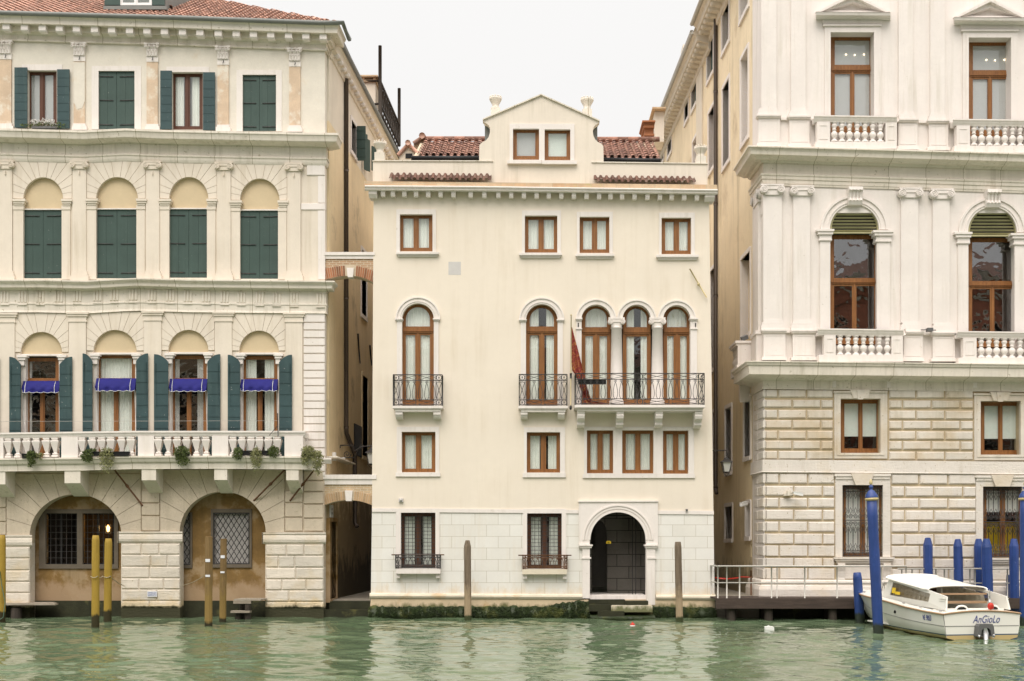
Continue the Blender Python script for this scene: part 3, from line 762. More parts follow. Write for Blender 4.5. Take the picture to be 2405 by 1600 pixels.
# ------------------------------------------------------------------ setting: water, pavements
import numpy as np
def water():
    rs = np.random.RandomState(5)
    x0, x1, y0, y1, d = -23.0, 23.0, -22.0, 2.0, 0.07
    nx, ny = int((x1 - x0) / d) + 1, int((y1 - y0) / d) + 1
    X, Y = np.meshgrid(np.linspace(x0, x1, nx), np.linspace(y0, y1, ny))
    Z = np.zeros_like(X)
    # slow drift that bends the crests and gusts that roughen patches of the surface
    wx = X + .5 * np.sin(.37 * Y + .9) + .3 * np.sin(.9 * X + .6 * Y); wy = Y + .4 * np.sin(.45 * X + 2.0) + .25 * np.sin(1.1 * Y - .5 * X)
    gust = .75 + .35 * np.sin(.31 * X + 1.7 * np.sin(.23 * Y)) * np.sin(.42 * Y + .8 * np.sin(.19 * X + 1.0))
    for k in range(110):
        lam = .21 * (2.6 / .21) ** (rs.rand() ** 1.5)
        th = rs.normal(1.1, .75)
        kk = 2 * math.pi / lam; a = WAVE * lam ** 1.02 * rs.uniform(.5, 1.3)
        ph = kk * (wx * math.cos(th) + wy * math.sin(th)) + rs.uniform(0, 6.28)
        s_ = np.sin(ph); Z += a * (s_ + .22 * np.cos(2 * ph)) * (gust if lam < 1.0 else 1.0)
    ed = np.minimum(np.minimum(X - x0, x1 - X), np.minimum(Y - y0, y1 - Y)); Z *= np.clip(ed / 1.0, 0, 1)
    co = np.stack([X, Y, Z], -1).reshape(-1, 3)
    i = (np.arange(ny - 1)[:, None] * nx + np.arange(nx - 1)[None, :]).ravel()
    q = np.stack([i, i + 1, i + nx + 1, i + nx], -1)
    n0 = len(co); R_ = 150.0
    ex = np.array([(-R_, -48, 0), (x0, -48, 0), (x1, -48, 0), (R_, -48, 0), (-R_, y0, 0), (R_, y0, 0), (-R_, y1, 0), (R_, y1, 0), (-R_, 40, 0), (x0, 40, 0), (x1, 40, 0), (R_, 40, 0)])
    a, b, c, e_ = 0, nx - 1, (ny - 1) * nx, ny * nx - 1
    E_ = lambda k: n0 + k
    eq = np.array([(E_(0), E_(1), a, E_(4)), (E_(1), E_(2), b, a), (E_(2), E_(3), E_(5), b), (E_(4), a, c, E_(6)), (b, E_(5), E_(7), e_), (E_(6), c, E_(9), E_(8)), (c, e_, E_(10), E_(9)), (e_, E_(7), E_(11), E_(10))])
    co = np.concatenate([co, ex]); q = np.concatenate([q, eq])
    me = bpy.data.meshes.new('canal_water')
    me.vertices.add(len(co)); me.vertices.foreach_set('co', co.astype(np.float32).ravel())
    me.loops.add(q.size); me.loops.foreach_set('vertex_index', q.astype(np.int32).ravel())
    me.polygons.add(len(q)); me.polygons.foreach_set('loop_start', np.arange(0, q.size, 4, dtype=np.int32)); me.polygons.foreach_set('loop_total', np.full(len(q), 4, dtype=np.int32))
    me.polygons.foreach_set('use_smooth', np.ones(len(q), dtype=bool))
    me.update(calc_edges=True); me.validate()
    me.materials.append(M['water'])
    o = bpy.data.objects.new('canal_water', me); COL.objects.link(o)
    tag(o, kind='structure')
WAVE = 0.0025
water()
tag(MB().wbox(-8.3, -5.3, 0.75, 34, -1.2, 0.60).build('pavement', M['pave']), kind='structure')
tag(MB().wbox(6.2, 8.6, -0.05, 34, -1.2, 0.74).build('pavement', M['pave']), kind='structure')
st = MB(); st.wbox(-7.75, -5.95, 0.42, 0.745, -1.2, 0.56); st.wbox(-7.75, -5.95, 0.12, 0.415, -1.2, 0.27)
tag(st.build('landing_steps', M['wet']), kind='structure')

# ------------------------------------------------------------------ the cream palace in the middle
cen = thing('cream_palace', 'smooth cream stuccoed palace with brown windows and a small gable, between two taller ones', 'palace', (0.4, 0, 0))
YW = 0.0
ups = [Dz(*p) for p in ((200, 690), (205, 735))]
wall = MB()
outer = [Dz(200, 690), Dz(202, 735), F(193, 352), F(2293, 370), Dz(2262, 760), Dz(2258, 700)]
tri = [E(1482, 765), E(1482, 235)] + [E(*p) for p in arc(1572, 235, 90, 90, 20)] + [E(*p) for p in arc(1821.5, 235, 86.5, 90, 20)] + [E(*p) for p in arc(2068.5, 235, 83.5, 87, 20)] + [E(2152, 765)]
w3 = [(363, 845, 564, 1073), (1131, 853, 1330, 1081), (1467, 860, 1650, 1083), (1970, 866, 2152, 1090)]
wmz = [(375, 928, 583, 1177), (1145, 930, 1350, 1179), (1515, 918, 1677, 1183), (1732, 918, 1925, 1184), (1983, 920, 2140, 1186)]
holes = [[Dz(*p) for p in rect(*r)] for r in w3] + [[E(*p) for p in rect(*r)] for r in wmz]
holes += [[E(*p) for p in arch(377, 573, 235, 137, 768)], [E(*p) for p in arch(1140, 1335, 240, 142, 768)], tri]
# the gate's arched head rises above the stone cladding
gate = arch(1533, 1880, 545, 372, 905, 28)
holes.append([F(1470, 352.5 + 17 * .61)] and [F(*p) for p in rect(1466, 312, 1951, 361)])
wall.ext(outer, holes, YW, YW + 0.42)
wall.build('wall', M['cream'], cen)
low = MB()
lo_out = [F(193, 352), F(186, 880), F(178, 1030), F(2302, 1040), F(2300, 890), F(2293, 370)]
lo_h = [[F(*p) for p in rect(370, 378, 583, 720)], [F(*p) for p in rect(1147, 382, 1360, 722)], [F(*p) for p in [(1487, 1000), (1487, 592), (1466, 592), (1466, 362.5), (1951, 366.5), (1951, 592), (1935, 592), (1935, 1000)]]]
low.ext(lo_out, lo_h, YW + 0.004, YW + 0.42)
low.build('stone_cladding', M['stone_blocks'], cen)
bd = MB()
for (a, b) in ((193, 341), (608, 1122), (1387, 1464), (1953, 2296)):
    ya = 350 + (a - 193) * 0.0079; yb = 350 + (b - 193) * 0.0079
    bd.ext([F(a, ya), F(a, ya + 23), F(b, yb + 23), F(b, yb)], [], -0.03, 0.02)
bd.build('string_course', M['stone'], cen)
# flanks, back, interior
XL, XR = P(876, 0, 0)[0], P(1666, 0, 0)[0]
fl = MB(); fl.wbox(XL, XL + .3, .42, 14, -1, 15.3); fl.wbox(XR - .3, XR, .42, 14, -1, 15.3); fl.wbox(XL, XR, 13.7, 14, -1, 15.29)
fl.build('flank_wall', M['cream_top'], cen)
MB().wbox(XL + .31, XR - .31, 2.4, 2.45, 1.0, 15.2).build('interior', M['dark'], cen)
fl = MB(); fl.wbox(XL + .3, XR - .3, .43, 13.6, 15.0, 15.25)
fl.build('attic_floor', M['mortar'], cen)
# attic parapet with the curved gable, one sheet of wall
def gable_outline():
    p = [(198, 655), (198, 515), (850, 517)]
    p += [(852, 420), (868, 404), (892, 392), (908, 372), (916, 345), (917, 318), (910, 300), (898, 288), (880, 282), (878, 255)]
    p += [(1230, 107), (1584, 262), (1583, 286), (1566, 296), (1552, 312), (1548, 334), (1551, 360), (1562, 386), (1580, 402), (1600, 412), (1613, 428)]
    p += [(1614, 525), (2252, 530), (2252, 675)]
    return [Dz(*q) for q in p]
at = MB()
at.ext(gable_outline(), [[Dz(*p) for p in rect(1058, 320, 1218, 511)], [Dz(*p) for p in rect(1252, 324, 1410, 514)]], 0.12, 0.45)
at.build('attic_wall', M['cream_top'], cen)
cp = MB()
for (a, b) in (((872, 258), (1230, 105)), ((1230, 105), (1590, 265))):
    cp.ext([Dz(a[0], a[1] + 7), Dz(b[0], b[1] + 8), Dz(*b), Dz(*a)], [], 0.05, 0.5)
cp.ext([Dz(195, 513), Dz(195, 519), Dz(935, 521), Dz(935, 515)], [], 0.08, 0.48)
cp.ext([Dz(1540, 521), Dz(1540, 527), Dz(2254, 536), Dz(2254, 530)], [], 0.08, 0.48)
cp.build('coping', M['stone_dirty'], cen)
dm = MB()
dm.ext([Dz(885, 530), Dz(885, 265), Dz(1230, 118), Dz(1576, 272), Dz(1576, 535)], [], 0.47, 6.0)
dm.build('dormer_body', M['gutter'], cen)
for r, cm in (((1058, 320, 1218, 511), 'curtain2'), ((1252, 324, 1410, 514), 'blind')):
    wd = wood_window(cen, R(Dz, *r), 0.25, cols=1, fw=9, curt='flat', cm=cm)
    if cm == 'blind':
        sl_ = MB(); x0, y0, x1, y1 = R(Dz, 1275, 352, 1386, 500)
        for k in range(16): sl_.box(x0, y0 + (y1 - y0) * k / 16, x1, y0 + (y1 - y0) * (k + .55) / 16, 0.40, 0.43)
        sl_.build('slatted_blind', M['curtain2'], wd)
su = MB(); su.fext(Dz, rect(1037, 290, 1435, 514), [rect(1058, 320, 1218, 511), rect(1252, 324, 1410, 513.5)], 0.08, 0.2)
su.build('window_surround', M['stone'], cen)
m = MB(); m.fbox(Dz, 1023, 512, 1233, 533, -0.02, 0.2); m.fbox(Dz, 1236, 515, 1450, 536, -0.02, 0.2); m.build('sill', M['stone'], cen)
# urn-shaped finials
def urn(f, x0, y0, x1, y1, Y):
    a = PF(f, x0, y0, Y); b = PF(f, x1, y1, Y); h = a[2] - b[2]; w_ = b[0] - a[0]; X = (a[0] + b[0]) / 2
    m = MB(); m.wbox(X - w_ * .36, X + w_ * .36, Y - w_ * .36, Y + w_ * .36, b[2] - .1, b[2] + h * .34)
    m.lathe(X, Y, b[2] + h * .34, [(w_ * .30, 0), (w_ * .33, h * .05), (w_ * .25, h * .1), (w_ * .27, h * .22), (w_ * .44, h * .42), (w_ * .5, h * .5), (w_ * .5, h * .56), (w_ * .42, h * .58)], 16)
    for k in range(12):
        an = k * .5236; m.lathe(X + w_ * .42 * math.cos(an), Y + w_ * .42 * math.sin(an), b[2] + h * .90, [(.012, 0), (.035, .02), (.03, .06), (.01, .075)], 6)
    m.build('finial', M['stone_dirty'], cen)
urn(Dz, 912, 122, 990, 240, 0.75); urn(Dz, 1472, 130, 1553, 250, 0.75); urn(Dz, 200, 400, 283, 512, 0.3); urn(Dz, 2168, 430, 2252, 532, 0.3)
# main roof slopes either side of the gable
def slope(xa, xb, ye, yr, nm):
    e0 = PF(Dz, xa, ye, 2.2); e1 = PF(Dz, xb, ye + (6 if xa > 1500 else 0), 2.2); r0 = PF(Dz, xa, yr, 5.2)
    v = Vector((0, 3.0, r0[2] - e0[2])); nrm = Vector((0, -v.z, v.y)).normalized()
    mb = MB(); tiles(mb, e0, (1, 0, (e1[2] - e0[2]) / (e1[0] - e0[0])), v, nrm, e1[0] - e0[0] + .1, v.length + .15, 0.27, 0.44)
    ro = mb.build('roof', M['tile_mid'], cen)
    b = MB(); b.add([(e0[0] - .1, 2.2, e0[2] - .06), (e1[0] + .1, 2.2, e1[2] - .06), (e1[0] + .1, 5.2, r0[2] - .06), (e0[0] - .1, 5.2, r0[2] - .06), (e1[0] + .1, 9, e0[2] - .1), (e0[0] - .1, 9, e0[2] - .1)], [(0, 1, 2, 3), (3, 2, 4, 5)])
    b.wbox(e0[0] - .1, e1[0] + .1, 2.25, 9, 15.3, e0[2] - .12)
    b.build('roof_deck', M['mortar'], cen)
    r_ = MB()
    for i in range(int((e1[0] - e0[0]) / .42) + 1):
        x = e0[0] + .42 * i
        r_.tube([(x, 5.2, r0[2] + .05), (x + .44, 5.2, r0[2] + .07)], [.12, .10], 8)
    r_.build('ridge_tiles', M['tile_mid'], ro)
    g_ = MB(); g_.tube([(e0[0] - .15, 2.05, e0[2] - .16), (e1[0] + .1, 2.05, e1[2] - .16)], .11, 8)
    g_.tube([(e0[0] + .7, 2.05, e0[2] - .2), (e0[0] + .7, 2.05, e0[2] - .45)], .06, 8)
    g_.build('gutter', M['black'], ro)
slope(462, 862, 486, 392, 'l'); slope(1600, 1945, 496, 395, 'r')
# small roof lantern and stub roofs left of the main slope
m = MB(); c = Dz(352, 500); 
m.fext(Dz, [(360, 520), (360, 470), (412, 420), (462, 470), (462, 520)], [[Dz(0, 0)]][0:0], 3.2, 4.4)
m.build('roof_lantern', M['side_top'], cen)
m = MB(); m.fbox(Dz, 398, 472, 440, 500, 3.17, 3.25); m.build('lantern_opening', M['black'], cen)
m = MB()
for (a, b) in (((350, 480), (415, 412)), ((412, 410), (474, 470))):
    p = PF(Dz, *a, 3.1); q = PF(Dz, *b, 3.1); m.tube([(p[0], 3.15, p[2]), (q[0], 3.15, q[2])], .075, 7)
p = PF(Dz, 414, 410, 3.1); m.tube([(p[0], 3.0, p[2]), (p[0], 4.4, p[2] + .02)], .11, 8)
p = PF(Dz, 448, 410, 5.0); q = PF(Dz, 505, 372, 5.0); m.tube([(p[0], 5, p[2]), (q[0], 5, q[2])], .09, 7)
m.tube([(q[0] - .02, 4.8, q[2]), (q[0] + .1, 6, q[2] + .05)], .13, 8)
m.build('lantern_tiles', M['tile'], cen)
m = MB(); m.fext(Dz, [(448, 480), (448, 412), (503, 375), (530, 392), (530, 480)], [], 5.1, 6); m.build('roof_gablet', M['salmon'], cen)
# chimneys at the right-hand end of the roof
m = MB(); m.fbox(Dz, 1866, 310, 1922, 400, 8.6, 9.6); m.fbox(Dz, 1862, 350, 1926, 362, 8.5, 9.7); m.fbox(Dz, 1862, 378, 1926, 392, 8.5, 9.7)
m.fbox(Dz, 1852, 268, 1932, 276, 8.3, 9.9); m.fbox(Dz, 1856, 276, 1928, 292, 8.4, 9.8); m.fbox(Dz, 1860, 292, 1926, 312, 8.45, 9.75); m.build('chimney', M['voubrick'], cen)
m = MB(); m.fbox(Dz, 1928, 215, 1985, 400, 10.5, 11.6); m.build('chimney', M['stone_dirty'], cen)
m = MB(); m.fbox(Dz, 1914, 186, 1998, 196, 10.2, 11.9); m.fbox(Dz, 1926, 196, 1990, 208, 10.4, 11.7); m.build('chimney_cap', M['brick_top'], cen)
# brick course, stone gutter cornice and brackets
cor = MB(); cor.ext([Dz(143, 642), Dz(146, 669), Dz(2314, 693), Dz(2312, 664)], [], -0.30, 0.3)
cor.build('brick_course', M['brick_top'], cen)
cor = MB(); cor.sweep([Dz(148, 669), Dz(800, 673), Dz(2314, 693)], [(-.6, 0), (-.6, .46), (1.5, .47), (4, .45), (5, .42), (9, .41), (10.5, .36), (12.5, .33), (12.5, 0)], 0.0)
cor = cor.build('cornice', M['stone'], cen)
for i, x in enumerate((259, 320, 390, 462, 537, 613, 692, 798, 882, 968, 1047, 1125, 1203, 1278, 1355, 1432, 1510, 1587, 1657, 1728, 1805, 1884, 1961, 2033, 2110, 2188)):
    y = 699 + (x - 259) * .0124; m = MB()
    a = PF(Dz, x - 13, y, -.3); b = PF(Dz, x + 13, y + 33, -.3); h = a[2] - b[2]
    ext_yz(m, a[0], b[0], [(0, a[2] + .03), (-.30, a[2] + .03), (-.30, a[2] - h * .55), (-.26, b[2]), (0, b[2] + .02)])
    m.build('bracket', M['stone'], cor)
for (x0, x1, y) in ((172, 222, 706), (2237, 2296, 727)):
    m = MB(); a = PF(Dz, x0, y, -.3); b = PF(Dz, x1, y + 30, -.3)
    ext_yz(m, a[0], b[0], [(0.3, a[2] + .03), (-.32, a[2] + .03), (-.32, a[2] - .08), (-.2, a[2] - .2), (-.12, b[2]), (.3, b[2])])
    m.build('bracket', M['stone'], cor)
def skirt(x0, x1, yb, yt):
    a = PF(Dz, x0, yb, -0.22); b = PF(Dz, x1, yb + (x1 - x0) * .010, -0.22); t = PF(Dz, x0, yt, .1)
    v = Vector((0, .34, max(.12, t[2] - a[2]))); nrm = Vector((0, -v.z, v.y)).normalized()
    mb = MB(); tiles(mb, (a[0], a[1], a[2] + .05), (1, 0, (b[2] - a[2]) / (b[0] - a[0])), v, nrm, b[0] - a[0], v.length + .02, 0.215, v.length, r=.062)
    mb.build('tile_skirt', M['tile_dark'], cen)
skirt(290, 928, 640, 606); skirt(1545, 2172, 653, 622)
# third-floor windows
sur = [(342, 815, 585, 1075), (1113, 822, 1352, 1081), (1450, 830, 1671, 1086), (1953, 835, 2174, 1092)]
sil = [(340, 1075, 602, 1105), (1096, 1081, 1358, 1113), (1443, 1087, 1680, 1117), (1938, 1092, 2198, 1125)]
for o, s_, l in zip(w3, sur, sil):
    wd = wood_window(cen, R(Dz, o[0], o[1] + 3, o[2], o[3]), 0.16, curt='full', fw=8.5, mull=12)
    m = MB(); m.fext(Dz, rect(*s_), [rect(o[0], o[1], o[2], s_[3] - .2)], -0.035, 0.05); m.build('surround', M['stone'], wd)
    sill(wd, Dz, *l)
# arched windows of the main floor
for o, sx, ysp, yt, tr, cu in (((377, 573), (336, 610), 235, 137, (288, 320), 'full'), ((1140, 1335), (1098, 1375), 240, 142, (288, 321), 'pair')):
    a = E(o[0], ysp); b = E(o[1], 766)
    wd = wood_window(cen, (a[0], a[1], b[0], b[1]), 0.20, cols=2, fw=9, mull=12, ytop=E(0, yt)[1], transom=(E(0, tr[0])[1], E(0, tr[1])[1]), curt=cu, bot=17)
    m = MB(); cx = (o[0] + o[1]) / 2; ri = (o[1] - o[0]) / 2; ro = (sx[1] - sx[0]) / 2
    ring = arc(cx, ysp, ro, ro, 28) + arc(cx, ysp, ri, ysp - yt, 28, 0, math.pi)
    m.fext(E, ring, [], -0.05, 0.05)
    r2 = arc(cx, ysp, ro + 1, ro + 1, 28) + arc(cx, ysp, ro - 7, ro - 7, 28, 0, math.pi); m.fext(E, r2, [], -0.085, -0.051)
    r3 = arc(cx, ysp, ri + 16, ri + 16, 28) + arc(cx, ysp, ri + 10, ri + 10, 28, 0, math.pi); m.fext(E, r3, [], -0.07, -0.051)
    m.fbox(E, sx[0] + 10, ysp + 10, o[0], 768, -0.04, 0.05); m.fbox(E, o[1], ysp + 10, sx[1] - 8, 768, -0.04, 0.05)
    for (p, q) in ((sx[0] - 2, o[0] + 5), (o[1] - 6, sx[1] + 1)):
        m.fbox(E, p, ysp - 5, q, ysp + 2, -0.11, 0.18); m.fbox(E, p + 5, ysp + 2, q - 3, ysp + 10, -0.075, 0.18)
    m.build('surround', M['stone'], wd)
tris = [((1482, 1662), 145, 2, (292, 326)), ((1735, 1908), 145, 1, (292, 328)), ((1985, 2152), 148, 2, (292, 326))]
mm = MB()
for (o, yt, nc, tr) in tris:
    a = E(o[0], 235); b = E(o[1], 764)
    wood_window(cen, (a[0], a[1], b[0], b[1]), 0.30, cols=nc, fw=9, mull=15, ytop=E(0, yt)[1], transom=(E(0, tr[0])[1], E(0, tr[1])[1]), curt='full' if nc == 2 else 'pair', bot=17)
    cx = (o[0] + o[1]) / 2; ri = (o[1] - o[0]) / 2; ro = ri + 33
    L = max(cx - ro, 1448); 
    ring = [p for p in arc(cx, 235, ro, ro, 36)]
    lim0 = {1482: 1440, 1735: 1698.5, 1985: 1946.5}[o[0]]; lim1 = {1662: 1698.2, 1908: 1946.2, 2152: 2200}[o[1]]
    ring = [(min(max(x, lim0), lim1), y) for x, y in ring]
    mm.fext(E, ring + arc(cx, 235, ri, 235 - yt, 28, 0, math.pi), [], -0.05, 0.05)
    r2 = [(min(max(x, lim0 + 1), lim1 - 1), y) for x, y in arc(cx, 235, ro + 1, ro + 1, 36)] + [(min(max(x, lim0 + 1), lim1 - 1), y) for x, y in arc(cx, 235, ro - 7, ro - 7, 36, 0, math.pi)]
    try: mm.fext(E, r2, [], -0.085, -0.051)
    except Exception: pass
mm.fbox(E, 1450, 245, 1482, 764, -0.04, .05); mm.fbox(E, 2152, 245, 2192, 764, -0.04, .05)
for (p, q) in ((1445, 1487), (2147, 2199)):
    mm.fbox(E, p, 226, q, 235, -0.11, .2); mm.fbox(E, p + 4, 235, q - 4, 243, -0.08, .2); mm.fbox(E, p + 2, 290, q - 2, 297, -.075, .1)
mm.build('arcade', M['stone'], cen)
for x in (1462, 2183):
    m = MB(); p = PF(E, x, 270, -.05); m.wbox(p[0] - .02, p[0] + .02, -.06, -.03, p[2] - .07, p[2] + .07)
    m.build('wall_hook', M['iron'], cen)
for cx in (1697, 1948):
    m = MB(); volute_cap(m, *R(E, cx - 54, 226, cx + 54, 282), -0.02, 0.07)
    a = PF(E, cx, 762, .12); s_ = 1 / (2.6189 * K); t = PF(E, cx, 280, .12)
    h = t[2] - a[2]
    m.lathe(a[0], .12, a[2], [(46 * s_, 0), (46 * s_, .05), (42 * s_, .08), (46 * s_, .12), (40 * s_, .16), (38 * s_, .2), (36 * s_, h * .45), (32 * s_, h - .10), (35 * s_, h - .09), (35 * s_, h - .04), (32 * s_, h - .03), (32 * s_, h)], 20)
    m.build('column', M['stone'], cen)
# balconies
def balcony(x0, x1, yt, yb, yr, proj, nl, br, mid=False, scrolls=False):
    m = MB(); h = yb - yt
    m.fbox(E, x0, yt, x1, yt + h * .42, -proj, 0.3); m.fbox(E, x0 + 8, yt + h * .42, x1 - 8, yt + h * .6, -proj * .94, 0.02); m.fbox(E, x0 + 17, yt + h * .6, x1 - 15, yb, -proj * .86, 0.02)
    bal = m.build('balcony', M['stone'], cen)
    for (a, b, ya, yb2) in br:
        m = MB(); p = PF(E, a, ya, -proj * .8); q = PF(E, b, yb2, -proj * .8); t = p[2]; hh = p[2] - q[2]; pj = proj * .8
        if scrolls: pr = [(0.02, t), (-pj, t), (-pj, t - hh * .12), (-pj * .96, t - hh * .2), (-pj * .99, t - hh * .3), (-pj * .94, t - hh * .48), (-pj * .7, t - hh * .6), (-pj * .62, t - hh * .72), (-pj * .64, t - hh * .86), (-pj * .5, t - hh), (.02, t - hh * 1.05)]
        else: pr = [(0.02, t), (-pj, t), (-pj, t - hh * .4), (-pj * .93, t - hh * .45), (-pj * .8, t - hh * .75), (-pj * .5, t - hh), (.02, t - hh)]
        ext_yz(m, p[0], q[0], pr); m.build('bracket', M['stone'], bal)
    a = PF(E, x0, yt, -proj + .05); b = PF(E, x1, yr, -proj + .05)
    railing(bal, a[0] + .03, b[0] - .03, -proj + .05, 0.0, a[2], b[2], nl, mid=mid)
    return bal
balcony(318, 628, 768, 803, 577, 0.46, 6, ((337, 380, 805, 847), (570, 615, 805, 847)))
balcony(1093, 1398, 768, 805, 575, 0.46, 6, ((1107, 1150, 805, 847), (1337, 1378, 804, 847)))
b3 = balcony(1440, 2242, 762, 800, 569, 0.85, 9, ((1457, 1502, 800, 892), (1698, 1742, 800, 893), (1938, 1983, 800, 893), (2180, 2226, 803, 895)), mid=True, scrolls=True)
# mezzanine windows
for i, o in enumerate(wmz):
    wd = wood_window(cen, R(E, *o), 0.20, curt='full' if i != 1 else 'pair', fw=8.5, mull=12)
    if i < 2:
        s_ = ((345, 897, 606, 1181), (1127, 900, 1381, 1183))[i]
        m = MB(); m.fext(E, rect(*s_), [rect(o[0], o[1], o[2], s_[3] - .2)], -0.03, 0.05); m.build('surround', M['stone'], wd)
        l = ((338, 1178, 613, 1203), (1120, 1180, 1385, 1208))[i]
        m = MB(); m.fbox(E, *l, -0.06, .2); m.build('sill', M['stone'], wd)
m = MB(); m.fext(E, rect(1497, 897, 2175, 1186), [rect(*wmz[2]), rect(*wmz[3]), rect(*wmz[4])], -0.03, .05)
m.build('window_surround', M['stone'], cen); m = MB(); m.fbox(E, 1490, 1187, 2180, 1212, -0.06, .2); m.build('sill', M['stone'], cen)
# ground floor: barred windows
for (o, s_, rr, bar, sl2, br) in (((370, 378, 583, 720), (340, 352, 608, 726), (338, 637, 612, 722), (313, 637), (340, 725, 612, 753), ((340, 363), (585, 608))),
                              ((1147, 382, 1360, 722), (1122, 354, 1387, 728), (1120, 640, 1393, 725), (1093, 1420), (1117, 727, 1393, 757), ((1123, 1147), (1367, 1391)))):
    wd = wood_window(cen, R(F, *o), 0.24, fw=9, mull=12, curt='pair', mat='wood_dark')
    m = MB(); m.fext(F, rect(*s_), [rect(o[0], o[1], o[2], s_[3] - .2)], -0.03, .05); m.build('surround', M['stone'], wd)
    g = MB()
    for k in range(1, 9):
        x = o[0] + (o[2] - o[0]) * k / 9; a = PF(F, x, o[1], .05); b = PF(F, x, o[3], .05); g.tube([a, b], .011, 4)
    for k in range(1, 15):
        y = o[1] + (o[3] - o[1]) * k / 15; a = PF(F, o[0], y, .06); b = PF(F, o[2], y, .06); g.tube([a, b], .011, 4)
    g.build('grille', M['iron'], wd)
    a = PF(F, rr[0], rr[3], -.2); b = PF(F, rr[2], rr[1], -.2)
    railing(wd, a[0], b[0], -.22, 0.0, a[2], b[2], 8, 'window_guard', mat='iron' if o[0] < 500 else 'rust')
    g = MB(); p = PF(F, bar[0] if o[0] > 500 else 313, rr[1], -.2); q = PF(F, 1420 if o[0] > 500 else 637, rr[1], -.2); g.tube([p, q], .022, 5); g.build('guard_bar', M['rust'], wd)
    m = MB(); m.fbox(F, sl2[0], sl2[1], sl2[2], sl2[3], -.26, .2)
    m.build('sill', M['stone'] if o[0] < 500 else M['stone_base'], wd)
    for (p, q) in br: MB().fbox(F, p, sl2[3], q, sl2[3] + 27, -.16, .02).build('bracket', M['stone'], wd)
# water gate
d = MB()
d.fext(F, [(1487, 905), (1487, 592), (1465, 592), (1465, 310), (1952, 307), (1952, 592), (1935, 592), (1935, 945), (1880, 945)] + list(reversed(arc(1706.5, 545, 173.5, 173, 28))) + [(1533, 905)], [], -0.09, 0.3)
for (q, w_, pr) in ((1.245, .05, .13), (1.16, .06, .115), (1.05, .07, .11)):
    d.fext(F, arc(1706.5, 545, 173.5 * q, 173 * q, 32) + arc(1706.5, 545, 173.5 * (q - w_), 173 * (q - w_), 32, 0, math.pi), [], -pr, -0.091)
for (p, q) in ((1466, 1551), (1870, 1952)):
    d.fbox(F, p, 574, q, 584, -.17, .3); d.fbox(F, p + 6, 584, q - 6, 596, -.13, .3); d.fbox(F, p + 18, 652, q - 10, 662, -.12, .29)
d.fext(F, [(1462, 305), (1462, 313), (1955, 311), (1955, 303)], [], -.13, .02)
gd = d.build('gateway', M['stone'], cen)
m = MB(); m.fbox(F, 1533, 887, 1880, 912, -.02, 3.0); m.build('threshold', M['stone'], gd)
m = MB(); m.fext(F, rect(1500, 340, 1900, 890), [arch(1545, 1640, 520, 425, 880)], 1.7, 1.9)
m.wbox(*[PF(F, 1500, 0, 1)[0] - .06, PF(F, 1500, 0, 1)[0], .43, 1.7, .5, 5.5]); m.wbox(PF(F, 1905, 0, 1)[0], PF(F, 1905, 0, 1)[0] + .06, .43, 1.7, .5, 5.5)
m.build('entrance_hall', M['doorstone'], gd)
m = MB()
for x in (1795, 1815): m.tube([PF(F, x, 400, .8), PF(F, x, 885, .8)], .02, 4)
m.fbox(F, 1535, 392, 1880, 398, .75, .8)
dr = m.build('door', M['black'], gd)
g_ = MB(); g_.fbox(F, 1540, 398, 1790, 885, .78, .786); g_.build('pane', M['glass_clear'], dr)
g_ = MB(); g_.fext(F, [(1634, 556), (1640, 551), (1656, 551), (1663, 556), (1663, 569), (1634, 569)], [], .75, .756); g_.build('sticker', M['ylw'], dr)
text('sticker_mark', '≈', 0.16, M['black'], dr, tuple(Vector(PF(F, 1648, 562, .745))), (math.pi / 2, 0, 0))
# plinth and mossy steps
pl = MB()
for (a, b) in ((178, 1487), (1940, 2306)):
    ya = 872 + (a - 178) * .005; yb = 872 + (b - 178) * .005
    pl.sweep([F(a, ya), F(b, yb)], [(0, 0), (0, .07), (3, .13), (7, .15), (11, .12), (13.5, .08), (14, 0)], 0.0)
pl.build('plinth', M['stone_base'], cen)
bs = MB(); bs.ext([F(186, 909), F(176, 1045), F(2304, 1055), F(2300, 915)], [], -.07, .4); bs.build('base_course', M['base'], cen)
s1 = MB(); s1.fbox(F, 1528, 914, 1750, 945, -.45, .0); s1.fbox(F, 1752, 922, 1892, 945, -.5, .0); s1.build('step', M['wet'], cen)
s1 = MB(); s1.fbox(F, 1530, 945, 1668, 985, -.62, -.05); s1.fbox(F, 1582, 984, 1745, 1040, -.85, -.05); s1.build('step', M['wet'], cen)
s1 = MB(); s1.fbox(F, 1665, 950, 1918, 990, -.80, -.05); s1.build('step', M['stone_base'], cen)
m = MB(); m.fbox(Dz, 662, 1137, 738, 1217, -.004, .01); m.build('wall_patch', M['plaque'], cen)
m = MB(); p = PF(Dz, 2143, 1180, -.12); q = PF(Dz, 2247, 1356, -.12); k_ = PF(Dz, 2197, 1275, -.12)
m.tube([p, q], .025, 5); m.tube([(k_[0], -.12, k_[2]), (k_[0], 0.02, k_[2])], .03, 5); m.lathe(k_[0], -.12, k_[2] - .05, [(.01, 0), (.05, .03), (.05, .08), (.01, .1)], 8); m.build('tie_bar', M['gold'], cen)
m = MB(); m.fbox(E, 357, 1337, 384, 1360, -.08, .01); m.lathe(PF(E, 370, 1348, -.1)[0], -.1, PF(E, 0, 1354, -.1)[2], [(.02, 0), (.05, .02), (.05, .06), (.02, .09)], 8); m.build('alarm_box', M['plaque'], cen)
m = MB(); m.fbox(F, 2124, 356, 2136, 369, -.1, .01); m.build('wall_spotlight', M['grey'], cen)

